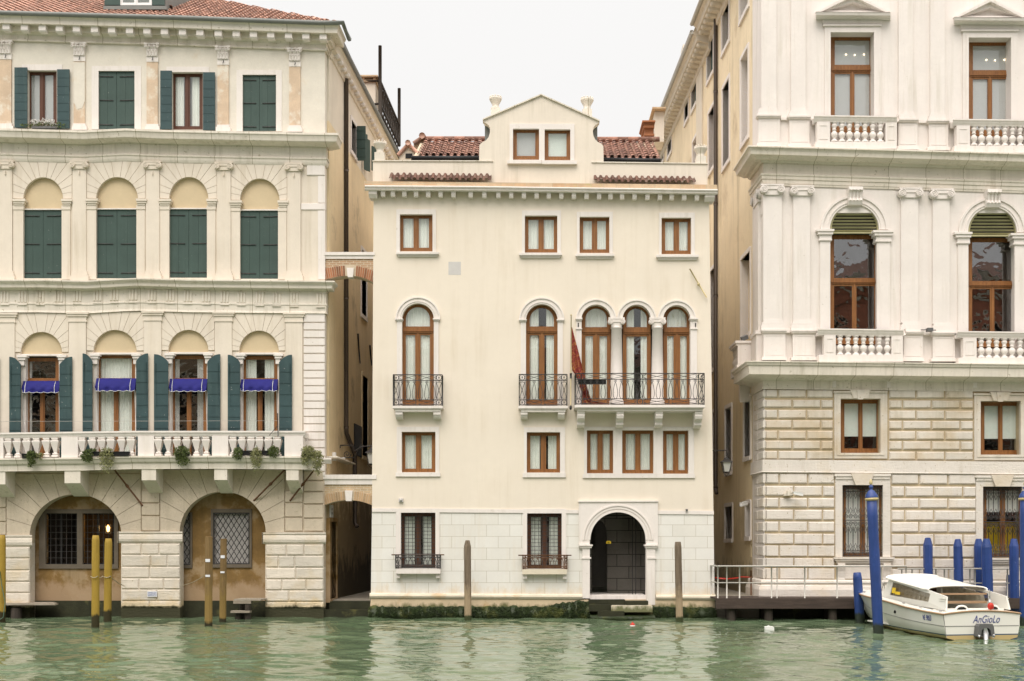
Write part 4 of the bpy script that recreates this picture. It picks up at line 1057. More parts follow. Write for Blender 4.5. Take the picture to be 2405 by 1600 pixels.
# seaweed on the foot of the cream palace
def weed(x0, x1, z1, y0, bulge, n, lab, zf=None):
    mb = MB()
    N = int((x1 - x0) / .12)
    prof = []
    for i in range(N + 1):
        x = x0 + (x1 - x0) * i / N; zt = (zf(x) if zf else z1) + ru(-.05, .05); bl = bulge * ru(.75, 1.1)
        prof.append([(x, y0, zt), (x, y0 - bl * .45, zt - .05), (x, y0 - bl * .85, zt * .55), (x, y0 - bl * 1.05, .1), (x, y0 - bl * .8, -.3)])
    v = [p for r_ in prof for p in r_]
    mb.add(v, [(i * 5 + j, i * 5 + j + 1, (i + 1) * 5 + j + 1, (i + 1) * 5 + j) for i in range(N) for j in range(4)], True)
    for _ in range(n):
        x = ru(x0, x1); t = ru(0, 1) ** .9; zt = zf(x) if zf else z1
        z = zt * (1.02 - t) ; y = y0 - bulge * (0.3 + .75 * math.sin(min(1, t * 1.1) * 1.5))
        l = ru(.04, .12); wd = ru(.012, .03); a = ru(-.7, .7)
        dx, dz = math.sin(a) * l, -math.cos(a) * l * .8
        mb.add([(x - wd, y, z), (x + wd, y, z), (x + wd * .7 + dx * .6, y - ru(.03, .07), z + dz * .5), (x + dx, y - ru(.0, .05), z + dz)], [(0, 1, 2), (0, 2, 3)])
    return tag(mb.build('seaweed', M['weed']), lab, 'seaweed', kind='stuff')
def zfun(x):
    px = CX + x * K
    f = (px - 800) * 2.6189; base = .40
    u = (px - 800) / 900
    y = (px - 800) and 0
    fx = (px - 800) * 2.6189
    if 1250 < fx < 1560: base += .20 * math.sin((fx - 1250) / 310 * math.pi * .6)
    if fx > 1900: base = .40 - (fx - 1900) / 400 * .06
    return base
weed(P(868, 0, 0)[0], P(1384, 0, 0)[0], .4, -.06, .30, 9000, 'dark green seaweed over the foot of the cream palace', zfun)
weed(P(1384, 0, 0)[0], P(1532, 0, 0)[0], .15, -.5, .5, 2200, 'seaweed hanging from the gate steps', lambda x: .13)
weed(P(1532, 0, 0)[0], P(1678, 0, 0)[0], .36, -.06, .26, 2600, 'green seaweed on the base right of the gate', zfun)
# ------------------------------------------------------------------ the old palace on the left, with arched loggia and long balcony
lef = thing('arcaded_palace', 'weathered pale palace with dark green shutters, long balustrade and two arches at the water', 'palace', (-13.0, 0, 0))
SLX, SLK = -7.47, 0.052                                   # its flank: X = SLX + SLK * Y
def SX(Y): return SLX + SLK * Y
XRE = 2216                                                # right edge in the A/B/C frames
bay4 = [(187, 480, 387, 872), (672, 484, 917, 882), (1172, 492, 1383, 884), (1655, 510, 1882, 895), (-355, 478, -110, 872)]
bay3 = [(158, 430, 1360, 1210), (655, 940, 1358, 1208), (1153, 1421, 1360, 1207), (1636, 1906, 1370, 1218), (-345, -75, 1360, 1210)]   # x0,x1,spring,top in A
bay2 = [(140, 423, 955, 812), (637, 931, 945, 798), (1147, 1421, 942, 798), (1631, 1901, 945, 803), (-365, -85, 955, 812)]
b3bot = [447, 447, 443, 450, 450]
win2 = [(175, 978, 402, 1712), (660, 957, 922, 1704), (1168, 962, 1410, 1700), (1653, 966, 1893, 1700), (-340, 978, -110, 1710)]
g1 = arch(203, 828, 748, 468, 1400, 32); g2 = arch(1225, 1812, 728, 450, 1400, 32)
h = [[A(*p) for p in rect(*r)] for r in bay4]
for (x0, x1, ys, yt), yb in zip(bay3, b3bot): h.append([A(*p) for p in [(x0, 1452 + yb)] + arc((x0 + x1) / 2, ys, (x1 - x0) / 2, ys - yt, 24) + [(x1, 1452 + yb)]])
for (x0, x1, ys, yt), wn in zip(bay2, win2): h.append([B(*p) for p in arch(x0, x1, ys, yt, wn[3], 24)])
w_ = MB()
top = [A(-1500, 300), A(-1500, 1452), A(XRE, 1452), A(XRE, 330)]
upper = [A(-1500, 200), A(-1500, 900), A(0, 905), A(XRE, 925), A(XRE, 255)]
w_.ext(upper, [h[i] for i in range(5)], 0.0, 0.4)
w_.build('wall', M['pl_top'], lef)
mid = [A(-1500, 900), B(-1500, 1740), B(2214, 1740), A(XRE, 925), A(0, 905)]
w_ = MB(); w_.ext(mid, h[5:], 0.0, 0.4); w_.build('wall', M['pl_left'], lef)
lo = [C(-1500, 241), C(-1500, 1330), C(2205, 1330), C(2214, 241)]
w_ = MB(); w_.ext(lo, [[C(*p) for p in g1], [C(*p) for p in g2]], 0.0, 0.45); w_.build('arcade_wall', M['vouss'], lef)
# flank along the alley: ochre below, paler plaster above; a thickness of wall with window recesses
def flank(name, mat, z0, z1, holes, X0, k, Ya, Yb, th, parent, sgn):
    """wall along Y: holes (Y0, Y1, Z0, Z1); visible face on X0 + k*Y, thickness th going in direction sgn"""
    vv = [(Ya, z0), (Ya, z1), (Yb, z1), (Yb, z0)]
    mb = MB()
    mb.ext2([(a, b) for a, b in vv], [[(a, c), (a, d), (b, d), (b, c)] for (a, b, c, d) in holes], 0.0, th)
    out = []
    for (x, y, z) in mb.v:                     # (along, depth, up) -> world
        out.append((X0 + k * x + sgn * y, x, z))
    mb.v = out
    if sgn < 0: mb.f = [tuple(reversed(f)) for f in mb.f]
    return mb.build(name, mat, parent)
zt = 21.3
def lw(px0, px1, pyt, pyb):                    # survey of an opening on the flank, heights read at its far jamb
    ya, yb = side_y(px0, SLX, SLK), side_y(px1, SLX, SLK)
    return (ya, yb, side_z(pyb, yb), side_z(pyt, yb))
LH = [lw(824, 836, 300, 372), lw(848, 860, 600, 748), lw(850, 863, 890, 1075), lw(831, 849, 1003, 1075)]
lowh = [lw(774, 789, 1226, 1404)]
zsplit = side_z(340, 3)
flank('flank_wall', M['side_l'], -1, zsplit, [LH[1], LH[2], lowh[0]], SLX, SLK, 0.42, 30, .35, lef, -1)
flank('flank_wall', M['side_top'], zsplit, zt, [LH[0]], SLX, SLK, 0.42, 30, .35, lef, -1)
def inset(Yh, X0, k, sgn, dep, mat, nm, parent, fr_mat=None, fw=.12, proud=.04):
    a, b, c, d = Yh; m = MB()
    xa, xb = X0 + k * a + sgn * dep, X0 + k * b + sgn * dep
    vs = [(xa, a, c), (xb, b, c), (xb, b, d), (xa, a, d)]
    m.add(vs + [(p[0] + sgn * .03, p[1], p[2]) for p in vs], [(0, 1, 2, 3), (4, 5, 6, 7), (0, 1, 5, 4), (1, 2, 6, 5), (2, 3, 7, 6), (3, 0, 4, 7)])
    o = m.build(nm, mat, parent)
    if fr_mat:
        m = MB(); s = -sgn
        for (p, q, r, t) in ((a - fw, a, c - fw, d + fw), (b, b + fw, c - fw, d + fw), (a, b, d, d + fw * 1.2), (a - fw * .5, b + fw * .5, c - fw * 1.3, c)):
            pr = proud * (1.6 if r < c - fw * 1.1 else 1)
            v = []
            for y in (p, q):
                for (dx) in (s * pr, sgn * dep * .9):
                    for z in (r, t): v.append((X0 + k * y + dx, y, z))
            m.add(v, [(0, 1, 3, 2), (4, 6, 7, 5), (0, 4, 5, 1), (2, 3, 7, 6), (1, 5, 7, 3), (0, 2, 6, 4)])
        m.build('surround', fr_mat, o)
    return o
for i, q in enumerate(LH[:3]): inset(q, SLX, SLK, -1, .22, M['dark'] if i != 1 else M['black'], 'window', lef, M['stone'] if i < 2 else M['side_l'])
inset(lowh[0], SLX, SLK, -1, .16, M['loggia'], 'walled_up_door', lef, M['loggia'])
m = MB(); ya, yb, za, zb = LH[3]; m.add([(SX(ya) + .03, ya, za), (SX(yb) + .03, yb, za), (SX(yb) + .03, yb, zb), (SX(ya) + .03, ya, zb)] + [(SX(ya) - .1, ya, za), (SX(yb) - .1, yb, za), (SX(yb) - .1, yb, zb), (SX(ya) - .1, ya, zb)], [(0, 1, 2, 3), (0, 1, 5, 4), (1, 2, 6, 5), (2, 3, 7, 6), (3, 0, 4, 7)])
m.build('door', M['black'], lef)
# open shutters along the flank: one square to the wall, the rest nearly edge-on
ysh = side_y(836, SLX, SLK); zb_, zt_ = side_z(377, ysh), side_z(296, ysh); xs = SX(ysh)
m = MB(); wds = (836 - 814) * (DC + ysh) / (K * DC)
m.wbox(xs + .02, xs + .02 + wds * .98, ysh, ysh + .045, zb_, zt_)
for k in range(4): m.wbox(xs + .02, xs + .02 + wds * .98, ysh - .014, ysh, zb_ + (zt_ - zb_) * (k + .42) / 4, zb_ + (zt_ - zb_) * (k + .5) / 4)
m.build('shutter', M['shut'], lef)
for (px, p0, p1, y0, y1) in ((850, 848, 854.5, 315, 400), (856, 855.5, 862, 328, 402), (868, 865, 875, 345, 402)):
    y_ = side_y(px, SLX, SLK); xx = SX(y_); k_ = (DC + y_) / (K * DC)
    m = MB(); m.obox((xx + .10 + (p1 - p0) * k_ * .5, y_, (side_z(y0, y_) + side_z(y1, y_)) / 2), ((p1 - p0) * k_ * .5, .12, 0), (-.01, .022, 0), (0, 0, (side_z(y0, y_) - side_z(y1, y_)) / 2))
    m.build('shutter', M['shut'], lef)
# interior backing and body
m = MB(); m.wbox(-29, SX(0) - .36, 1.9, 1.95, 4.2, 21); m.build('interior', M['dark'], lef)
m = MB(); m.wbox(-29, SX(0) - .4, .42, 12, 20.6, 20.8); m.wbox(-29.2, -29, .4, 30, -1, 20.8); m.wbox(-29, SX(29) - .4, 29.6, 30, -1, 20.8); m.build('body', M['side_top'], lef)

# loggia behind the arches
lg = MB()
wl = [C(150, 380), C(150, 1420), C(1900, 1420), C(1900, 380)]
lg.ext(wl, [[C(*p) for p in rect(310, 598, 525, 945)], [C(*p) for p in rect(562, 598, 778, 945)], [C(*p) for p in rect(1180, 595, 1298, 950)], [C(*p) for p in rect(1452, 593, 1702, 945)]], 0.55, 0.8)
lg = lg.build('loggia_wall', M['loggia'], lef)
m = MB(); m.fext(C, rect(265, 570, 805, 975), [rect(310, 598, 525, 945), rect(562, 598, 778, 945)], 0.49, 0.6)
surm = pmat('grey_surround', (0.15, 0.125, 0.095), .9, .2, 2, bump=.3); m.build('window_surround', surm, lg); m = MB(); m.fext(C, rect(1150, 590, 1310, 972), [rect(1180, 595, 1298, 950)], .5, .6); m.build('window_surround', surm, lg); m = MB(); m.fext(C, rect(1438, 568, 1716, 968), [rect(1452, 593, 1702, 945)], .49, .6)
m.build('window_surround', surm, lg)
for (x0, y0, x1, y1, lat) in ((310, 598, 525, 945, 0), (562, 598, 778, 945, 0), (1180, 595, 1298, 950, 1), (1452, 593, 1702, 945, 1)):
    m = MB()
    if lat:
        m.fext(C, rect(x0, y0, x1, y1), [rect(x0 + 8, y0 + 8, x1 - 8, y1 - 8)], .52, .56)
        stp = 37 if x0 > 1400 else 37
        for k in range(-12, 14):
            for sg in (1, -1):
                xa = x0 + (x1 - x0) / 2 + k * stp; pts = []
                h_ = y1 - y0; sl2 = 0.62
                p = (xa - sg * h_ * sl2 / 2, y0); q = (xa + sg * h_ * sl2 / 2, y1)
                t0, t1 = 0.0, 1.0
                for (lim, s_) in ((x0, 1), (x1, -1)):
                    d = q[0] - p[0]
                    tt = (lim - p[0]) / d
                    if (d > 0) == (s_ > 0): t0 = max(t0, tt)
                    else: t1 = min(t1, tt)
                if t0 < t1 - .02:
                    a = PF(C, p[0] + (q[0] - p[0]) * t0, p[1] + h_ * t0, .54 + .012 * sg); b = PF(C, p[0] + (q[0] - p[0]) * t1, p[1] + h_ * t1, .54 + .012 * sg)
                    m.tube([a, b], .017, 4)
        wn = m.build('grille', M['iron'], lg)
        MB().fbox(C, x0, y0, x1, y1, .66, .665).build('pane', pmat('leaded_glass', (0.55, 0.52, 0.50), .3, .1, 3, bump=.1) if x0 < 1400 else bpy.data.materials['leaded_glass'], wn)
    else:
        m.fext(C, rect(x0, y0, x1, y1), [rect(x0 + 8, y0 + 8, x1 - 8, y1 - 8)], .66, .70)
        m.fbox(C, (x0 + x1) / 2 - 8, y0, (x0 + x1) / 2 + 8, y1, .665, .69)
        wn = m.build('window', M['black'], lg)
        MB().fbox(C, x0 + 8, y0 + 8, x1 - 8, y1 - 8, .68, .684).build('pane', M['glass_clear'], wn)
        g = MB()
        for k in range(1, 6): g.tube([PF(C, x0 + (x1 - x0) * k / 6, y0, .57), PF(C, x0 + (x1 - x0) * k / 6, y1, .57)], .010, 4)
        for k in range(1, 8): g.tube([PF(C, x0, y0 + (y1 - y0) * k / 8, .58), PF(C, x1, y0 + (y1 - y0) * k / 8, .58)], .010, 4)
        g.build('grille', M['iron'], wn)
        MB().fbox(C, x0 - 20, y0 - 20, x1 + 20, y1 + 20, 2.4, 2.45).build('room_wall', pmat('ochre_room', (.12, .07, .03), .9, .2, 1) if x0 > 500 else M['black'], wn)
m = MB(); p = PF(C, 738, 715, 1.3)
m.lathe(p[0], 1.3, p[2] - .05, [(.01, 0), (.045, .02), (.06, .16), (.03, .25)], 8)
wl_ = m.build('lamp_bulb', M['bulb'], lg)
m = MB(); m.tube([(p[0], 1.3, p[2] + .2), (p[0], 1.3, p[2] + 1.2)], .015, 5); m.tube([(p[0] - .12, 1.3, p[2] - .1), (p[0] + .12, 1.3, p[2] - .1)], .02, 5)
for d in (-.1, .1): m.tube([(p[0] + d, 1.3, p[2] - .1), (p[0] + d, 1.3, p[2] + .25)], .012, 4)
m.build('lamp_frame', M['iron'], lg)
ll = bpy.data.lights.new('hall_lamp', 'POINT'); ll.energy = 6; ll.color = (1, .6, .22); ll.shadow_soft_size = .08
lo_ = bpy.data.objects.new('hall_lamp', ll); COL.objects.link(lo_); lo_.location = (p[0], 1.12, p[2] + .08)
m = MB(); m.wbox(-19, -7.6, .46, .8, -1, PF(C, 0, 1190, .5)[2] - .02); m.build('loggia_ledge', M['wet'], lef)
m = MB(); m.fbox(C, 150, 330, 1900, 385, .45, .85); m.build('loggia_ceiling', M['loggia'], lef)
# piers of banded blocks with cushion capitals
rows = [722, 802, 880, 962, 1040, 1116, 1195, 1240]
def pier(xl, xr, off=0):
    m = MB(); m.ext([C(xl, 800), C(xl + 0, 1330), C(xr, 1330), C(xr, 800)], [], -.03, .40)
    for j in range(1, 7):
        ya, yb = rows[j] + off, rows[j + 1] + off; x = xl
        wd = [[.34, .3, .36], [.5, .28, .22], [.48, .52], [.3, .42, .28], [.6, .4], [.48, .52]][j - 1]
        if xl > 1500: wd = wd[::-1]
        for q in wd:
            x2 = x + (xr - xl) * q
            m.rust(*R(C, x + 1.5, ya + 2.5, x2 - 1.5, yb - 2.5), -.03, -.075, 2.2, .012); x = x2
    m.rust(*R(C, xl, rows[7] + off, xr, 1330), -.03, -.02, 1)
    p = m.build('pier', M['pier'], lef)
    m = MB(); a = C(xl - 16, 722 + off); b = C(xr + 16, 722 + off)
    m.sweep([a, b], [(0, -.2), (0, .11), (3.5, .11), (5, .07), (10, .10), (17, .12), (23, .10), (27, .04), (27, -.2)], 0.0)
    m.build('capital', M['pier'], p)
pier(-1500, 203, 24); pier(826, 1228); pier(1810, 2207, 6)
# wedge stones of the two great arches
m = MB()
jb = MB()
for (gx, rc) in ((arch(203, 828, 748, 468, 748, 32), (45, 325, 960, 748)), (arch(1225, 1812, 728, 450, 728, 32), (1093, 300, 1938, 728))):
    jb.fext(C, [(rc[0], rc[3]), (rc[0], rc[1]), (rc[2], rc[1]), (rc[2], rc[3])] + gx[::-1], [], -.012, .01)
jb.build('joint_bed', M['joint'], lef)
vouss(m, *C(515.5, 748), 312.5 / 2.9037, 280 / 2.9037, *C(45, 330), C(960, 0)[0], [math.pi * k / 13 for k in range(14)], .01, -.055, 1.1)
vouss(m, *C(1518.5, 728), 293.5 / 2.9037, 278 / 2.9037, *C(1093, 300), C(1938, 0)[0], [math.pi * k / 13 for k in range(14)], .01, -.055, 1.1)
for (x0, x1, yy) in ((963, 1090, (440, 528, 614, 720)), (1942, 2065, (440, 525, 625, 722)), (-200, 42, (460, 560, 655, 748))):
    for ya, yb in zip(yy[:-1], yy[1:]): m.rust(*R(C, x0, ya + 2, x1, yb - 2), .01, -.055, 1.5)
for ya, yb in zip((305, 375, 450, 535, 632, 722), (375, 450, 535, 632, 722)): m.rust(*R(C, 2070, ya + 2, 2205, yb - 2), .01, -.06, 1.5, .01)
m.build('arch_stones', M['vouss'], lef)
# the long balcony
ys = lambda x: 0 if x > 900 else (900 - x) * .0118 if x > 560 else 4 + (560 - x) * .014   # its sag to the left
BY = -0.95
m = MB()
for (x0, x1) in ((-1500, 300), (300, 960), (960, 2080)):
    pass
pth = [C(-1500, 36 + ys(-100)), C(0, 36 + ys(0)), C(560, 36 + ys(560)), C(900, 35), C(2082, 35)]
m.sweep(pth, [(0, -.30), (0, .02), (4, .02), (5.5, -.01), (10.5, -.03), (13.5, -.05), (13.5, -.28)], BY)
rail = m.build('balustrade', M['stone'], lef)
ml = MB()
pth = [C(-1500, 222), C(0, 222), C(560, 216), C(900, 206), C(1500, 204), C(2130, 209)]
ml.sweep(pth, [(0, -1.0), (0, .10), (4, .10), (7, .06), (13, .02), (15, .0), (15.5, -.05), (28, -.07), (31, -.07), (31, -1.0)], BY)
ml.build('balcony_slab', M['stone_dirty'], rail)
ml = MB(); a = PF(C, 2130, 209, BY)[0]
dies = [(-80, 22), (418, 530), (940, 1050), (1445, 1556), (1940, 2066)]
for (x0, x1) in dies: MB().box(*C(x0, 70 + ys(x0)), *C(x1, 216 + ys(x0) * 1.3), BY + .02, BY + .30).build('pedestal', M['stone'], rail)
for xs_ in ((62, 125, 190, 254, 322, 380), (565, 635, 700, 763, 835, 900), (1085, 1150, 1213, 1277, 1343, 1410), (1593, 1655, 1717, 1775, 1835, 1895), (-130, -190, -250, -310, -370, -430)):
    for x in xs_:
        t = PF(C, x, 78 + ys(x), BY + .15); b = PF(C, x, 206 + ys(x) * 1.3, BY + .15)
        baluster_mesh(rail, t[0], BY + .15, b[2], t[2] - b[2], 0.34, 'vase')
m = MB(); zt1, zb1 = PF(C, 0, 36, BY)[2], PF(C, 0, 76, BY)[2]; xe = PF(C, 2066, 0, BY)[0]
m.wbox(xe - .28, xe + .02, BY + .3, 0.0, zb1, zt1 - .003); m.wbox(xe - .27, xe, -.25, 0, PF(C, 0, 210, BY)[2], zb1 - .002); m.build('rail', M['stone'], rail)
for k in range(2): baluster_mesh(rail, xe - .13, BY + .42 + k * .2, PF(C, 0, 206, BY)[2], zb1 - PF(C, 0, 206, BY)[2], .28, 'vase')
for (x0, x1, yt, yb) in ((-75, 36, 315, 400), (440, 548, 308, 392), (966, 1064, 285, 372), (1461, 1549, 290, 370), (1952, 2036, 290, 372)):
    m = MB(); a = PF(C, x0, yt - 8, -.85); b = PF(C, x1, yb, -.85); t = PF(C, 0, 300, -.85)[2] + .02
    ext_yz(m, a[0], b[0], [(0.0, a[2] + .02), (-.85, a[2] + .02), (-.85, b[2]), (-.80, b[2] - .02), (-.1, b[2] - .40), (0, b[2] - .44)])
    m.build('corbel', M['stone_dirty'], rail)
for (p, q) in (((782, 303), (970, 543)), ((1940, 303), (1733, 510)), ((2140, 305), (1980, 510))):
    m = MB(); a = PF(C, *p, -.75); b = PF(C, *q, -.06); c_ = tuple(.55 * a[i] + .45 * b[i] for i in range(3))
    m.tube([a, b], .03, 6); d = Vector(b) - Vector(a); d.normalize(); c_ = Vector(c_); m.tube([c_ - d * .1, c_, c_ + d * .1], [.03, .06, .03], 6); m.tube([b, (b[0], .02, b[2])], .04, 6)
    m.build('iron_strut', M['rust'], rail)
m = MB(); m.tube([PF(C, 1896, 75, BY - .1), PF(C, 1893, -85, BY - .1)], .018, 5); m.tube([PF(C, 1835, 68, BY - .1), PF(C, 1893, 0, BY - .1)], .012, 5); m.tube([PF(C, 1893, 0, BY - .1), PF(C, 1893, 30, BY + .1)], .012, 5); m.build('flag_bracket', M['iron'], rail)

# second storey: Doric pilasters, wedge-stone arches
pil2 = [(40, 118), (527, 116), (1040, 118), (1523, 116), (2004, 116), (-465, 116)]
c2 = lambda x: 682 if x < 300 else (682 - (x - 300) * .02 if x < 900 else 668 + (x - 900) * .011)
for (x, wd) in pil2:
    m = MB(); t = c2(x)
    m.fbox(B, x - wd / 2, t + 62, x + wd / 2, 1725, -.075, .02)
    m.fbox(B, x - wd / 2 - 17, t, x + wd / 2 + 17, t + 12, -.15, .02); m.fbox(B, x - wd / 2 - 11, t + 12, x + wd / 2 + 11, t + 28, -.12, .02); m.fbox(B, x - wd / 2 - 3, t + 28, x + wd / 2 + 3, t + 58, -.085, .02); m.fbox(B, x - wd / 2 - 6, t + 56, x + wd / 2 + 6, t + 66, -.10, .02)
    m.build('pilaster', M['pl_left'], lef)
for i, (x0, x1, ys_, yt) in enumerate(bay2):
    m = MB()
    cx = (x0 + x1) / 2; xl = {0: 97, 1: 590, 2: 1100, 3: 1583, 4: -400}[i]; xr = {0: 466, 1: 980, 2: 1462, 3: 1944, 4: -30}[i]
    ang = [.03, .22, .45, .70, .96, 1.2, 1.40, 1.74, 1.94, 2.18, 2.44, 2.69, 2.92, 3.11]
    MB().fext(B, [(xl, ys_), (xl, c2(cx) + 2), (xr, c2(cx) + 2), (xr, ys_)] + arch(x0, x1, ys_, yt, ys_, 24)[::-1], [], -.008, .01).build('joint_bed', M['joint'], lef)
    vouss(m, *B(cx, ys_), (x1 - x0) / 2 / 2.9037, (ys_ - yt) / 2.9037, *B(xl, c2(cx) + 2), B(xr, 0)[0], ang, .01, -.035, .8)
    m.build('arch_stones', M['pl_left'], lef)
for i, ((x0, x1, ys_, yt), wn) in enumerate(zip(bay2, win2)):
    m = MB(); m.fext(B, arch(x0 + .5, x1 - .5, ys_, yt, ys_ + 20, 24), [], .10, .3); ty = m.build('tympanum', M['tymp'], lef)
    m = MB(); m.fbox(B, x0 - 2, ys_ + 8, x1 + 2, ys_ + 20, .02, .3); m.build('lintel', M['stone'], ty)
    m = MB(); jw = 40
    for (p, q) in ((x0 + 1, wn[0] - 0), (wn[2], x1 - 1)):
        if q - p > 3: m.fbox(B, p, ys_ + 20, q, wn[3], .06, .35)
    for (p, q) in ((x0 - 26, x0 + 42), (x1 - 36, x1 + 28)):
        m.fbox(B, p, ys_ + 14, q, ys_ + 30, -.12, .1); m.fbox(B, p + 8, ys_ + 30, q - 10, ys_ + 48, -.09, .1); m.fbox(B, p + 14, ys_ + 48, q - 18, ys_ + 85, -.05, .1)
    m.build('jamb', M['stone'], lef)
    cu = ['left', 'full', 'sides', 'pair', 'full'][i]
    wd = wood_window(lef, R(B, wn[0], wn[1] + 12, wn[2], wn[3]), .24, cols=2, fw=8, mull=10, transom=(B(0, 1135)[1], B(0, 1150)[1]), curt=cu, mat='wood', glass='glass_old' if i in (0, 2) else 'glass')
    # boarded shutters folded back, tops cut to the arch
    sh = [((63, 140), (405, 490)), ((563, 628), (928, 1008)), ((1050, 1146), (1414, 1500)), ((1553, 1636), (1903, 1990)), ((-440, -362), (-90, -10))][i]
    for sd, (p, q) in enumerate(sh):
        m = MB(); yt_ = wn[1] + (2 if i else 4); yb_ = wn[3] + 2
        cv = [(p + (q - p) * t, yt_ + 52 * (t if sd == 0 else 1 - t) ** 2.2) for t in [k / 8 for k in range(9)]]
        m.fext(B, [(p, yb_)] + cv + [(q, yb_)], [], -.175, -.13)
        n = 9
        for k in range(1, n):
            y = yt_ + 40 + (yb_ - yt_ - 40) * k / n
            m.fbox(B, p + 1, y - 3, q - 1, y, -.188, -.176)
        m.tube([PF(B, q - 12 if sd else p + 12, yt_ + 60, -.2), PF(B, q - 12 if sd else p + 12, yb_ - 380, -.2)], .008, 4)
        m.build('shutter', M['shut2'], wd)
    if i < 4:        # blue canvas blind half way up
        x0_, x1_, y0_, y1_ = ((160, 402, 1145, 1208), (658, 920, 1127, 1197), (1160, 1407, 1130, 1200), (1645, 1890, 1133, 1197))[i]
        a = PF(B, x0_, y0_, .05); b = PF(B, x1_, y1_, -.1); m = MB()
        nx = 24; v = []; f = []
        pr = [(.12, a[2]), (.03, a[2] - .02), (-.05, b[2] + .16), (-.10, b[2] + .05), (-.10, b[2])]
        for s_ in range(nx + 1):
            t = s_ / nx; X = a[0] + (b[0] - a[0]) * t
            for j, (y, z) in enumerate(pr):
                v.append((X, y + .02 * math.sin(t * 23 + j * 1.7), z + .012 * math.sin(t * 17 + j * 2.1) * (j > 0)))
            v.append((X, -.10, b[2] - .07 - .04 * abs(math.sin(t * math.pi * 5))))
        for s_ in range(nx):
            for j in range(5): f.append((s_ * 6 + j, s_ * 6 + j + 1, (s_ + 1) * 6 + j + 1, (s_ + 1) * 6 + j))
        m.add(v, f, True)
        for d, X in ((1, a[0]), (-1, b[0])):
            k0 = 0 if d > 0 else nx; m.add([v[k0 * 6 + j] for j in range(6)] + [(X, .12, b[2] - .07)], [tuple(range(7))])
        aw = m.build('awning', M['awn'], wd)
        m = MB(); m.tube([tuple(Vector(v[s_ * 6 + 5]) + Vector((0, -.006, 0))) for s_ in range(nx + 1)], .009, 4)
        for t in (.09, .91):
            s_ = int(t * nx); m.tube([tuple(Vector(v[s_ * 6 + j]) + Vector((0, -.008, .004))) for j in range(1, 6)], .010, 4)
        m.build('awning_trim', M['white'], aw)
        for X in (a[0] + .02, b[0] - .02): MB().tube([(X, -.1, b[2]), (X, .1, b[2] - 1.5)], .011, 4).build('awning_arm', M['white'], aw)
m = MB(); m.tube([PF(B, -400, 1424, -.35), PF(B, 1890, 1418, -.35)], .006, 3); m.build('wire', M['steel'], lef)
# corner quoins of the second storey
m = MB(); ys_ = [676, 748, 800, 853, 907, 960, 1022, 1075, 1128, 1180, 1232, 1285, 1337, 1390, 1440, 1495, 1550]
ys_ += [1604, 1660, 1712, 1765, 1800]
for ya, yb in zip(ys_[:-1], ys_[1:]): m.rust(*R(B, 2068, ya + 1.2, 2217, yb - 2.2), .01, -.05, 1.2)
m.build('quoins', M['stone'], lef)
# frieze and cornice between the storeys (it sags in the middle)
c1 = [B(-1500, 455), B(270, 455), B(590, 462), B(850, 447), B(950, 444), B(1300, 454), B(2150, 462), B(2240, 463)]
m = MB()
m.sweep(c1, [(0, -.05), (0, .42), (3, .42), (5, .40), (9, .34), (12, .31), (18, .30), (19.5, .28), (20.5, .13), (24, .10), (25, .05), (54, .05), (54.5, .08), (58, .08), (58.5, .06), (72, .05), (76, .07), (77, .09), (77, 0)], 0.0, cornR=(763, .3, 0))
c1o = m.build('entablature', M['stone_dirty'], lef)
for x in (30, 150, 272, 398, 525, 662, 778, 905, 1035, 1160, 1280, 1405, 1530, 1645, 1770, 1885, 2005, 2185):
    d = 532 if x < 300 else (532 - (x - 300) * .027 if x < 900 else 516 + (x - 900) * .025); m = MB()
    for k in (-1, 0, 1): m.rust(*R(B, x + k * 21 - 9, d, x + k * 21 + 9, d + 80), -.045, -.085, 1.2)
    m.fbox(B, x - 30, d + 91, x + 30, d + 97, -.10, -.04); m.build('triglyph', M['stone_dirty'], c1o)

# third storey: Ionic pilasters, shuttered arches
pil3 = [(36, 92), (540, 92), (1040, 90), (1526, 92), (2004, 90), (-465, 92)]
c3 = lambda x: 1096 + max(0, x - 900) * .014
for (x, wd) in pil3:
    m = MB(); t = c3(x)
    m.fbox(A, x - wd / 2, t + 44, x + wd / 2, 1452 + 400, -.075, .02)
    m.fbox(A, x - wd / 2 - 6, 1452 + 395, x + wd / 2 + 6, 1452 + 412, -.10, .02); m.fbox(A, x - wd / 2 - 10, 1452 + 412, x + wd / 2 + 10, 1452 + 428, -.13, .02); m.fbox(A, x - wd / 2 - 16, 1452 + 428, x + wd / 2 + 16, 1452 + 462, -.14, .02)
    volute_cap(m, *R(A, x - 66, t + 2, x + 66, t + 56), -.10, .06)
    p = PF(A, x, t + 85, -.09); m.wbox(p[0] - .015, p[0] + .015, -.13, -.07, p[2] - .06, p[2] + .08)
    m.build('pilaster', M['pl_left'], lef)
for i, (x0, x1, ys_, yt) in enumerate(bay3):
    m = MB()
    cx = (x0 + x1) / 2; xl = {0: 86, 1: 590, 2: 1089, 3: 1575, 4: -415}[i]; xr = {0: 490, 1: 992, 2: 1478, 3: 1956, 4: -12}[i]
    ang = [.03, .25, .47, .72, .98, 1.2, 1.42, 1.72, 1.94, 2.16, 2.42, 2.67, 2.89, 3.11]
    MB().fext(A, [(xl, ys_), (xl, c3(cx) + 2), (xr, c3(cx) + 2), (xr, ys_)] + arch(x0, x1, ys_, yt, ys_, 24)[::-1], [], -.008, .01).build('joint_bed', M['joint'], lef)
    vouss(m, *A(cx, ys_), (x1 - x0) / 2 / 2.9037, (ys_ - yt) / 2.9037, *A(xl, c3(cx) + 2), A(xr, 0)[0], ang, .01, -.03, .8)
    m.build('arch_stones', M['pl_left'], lef)
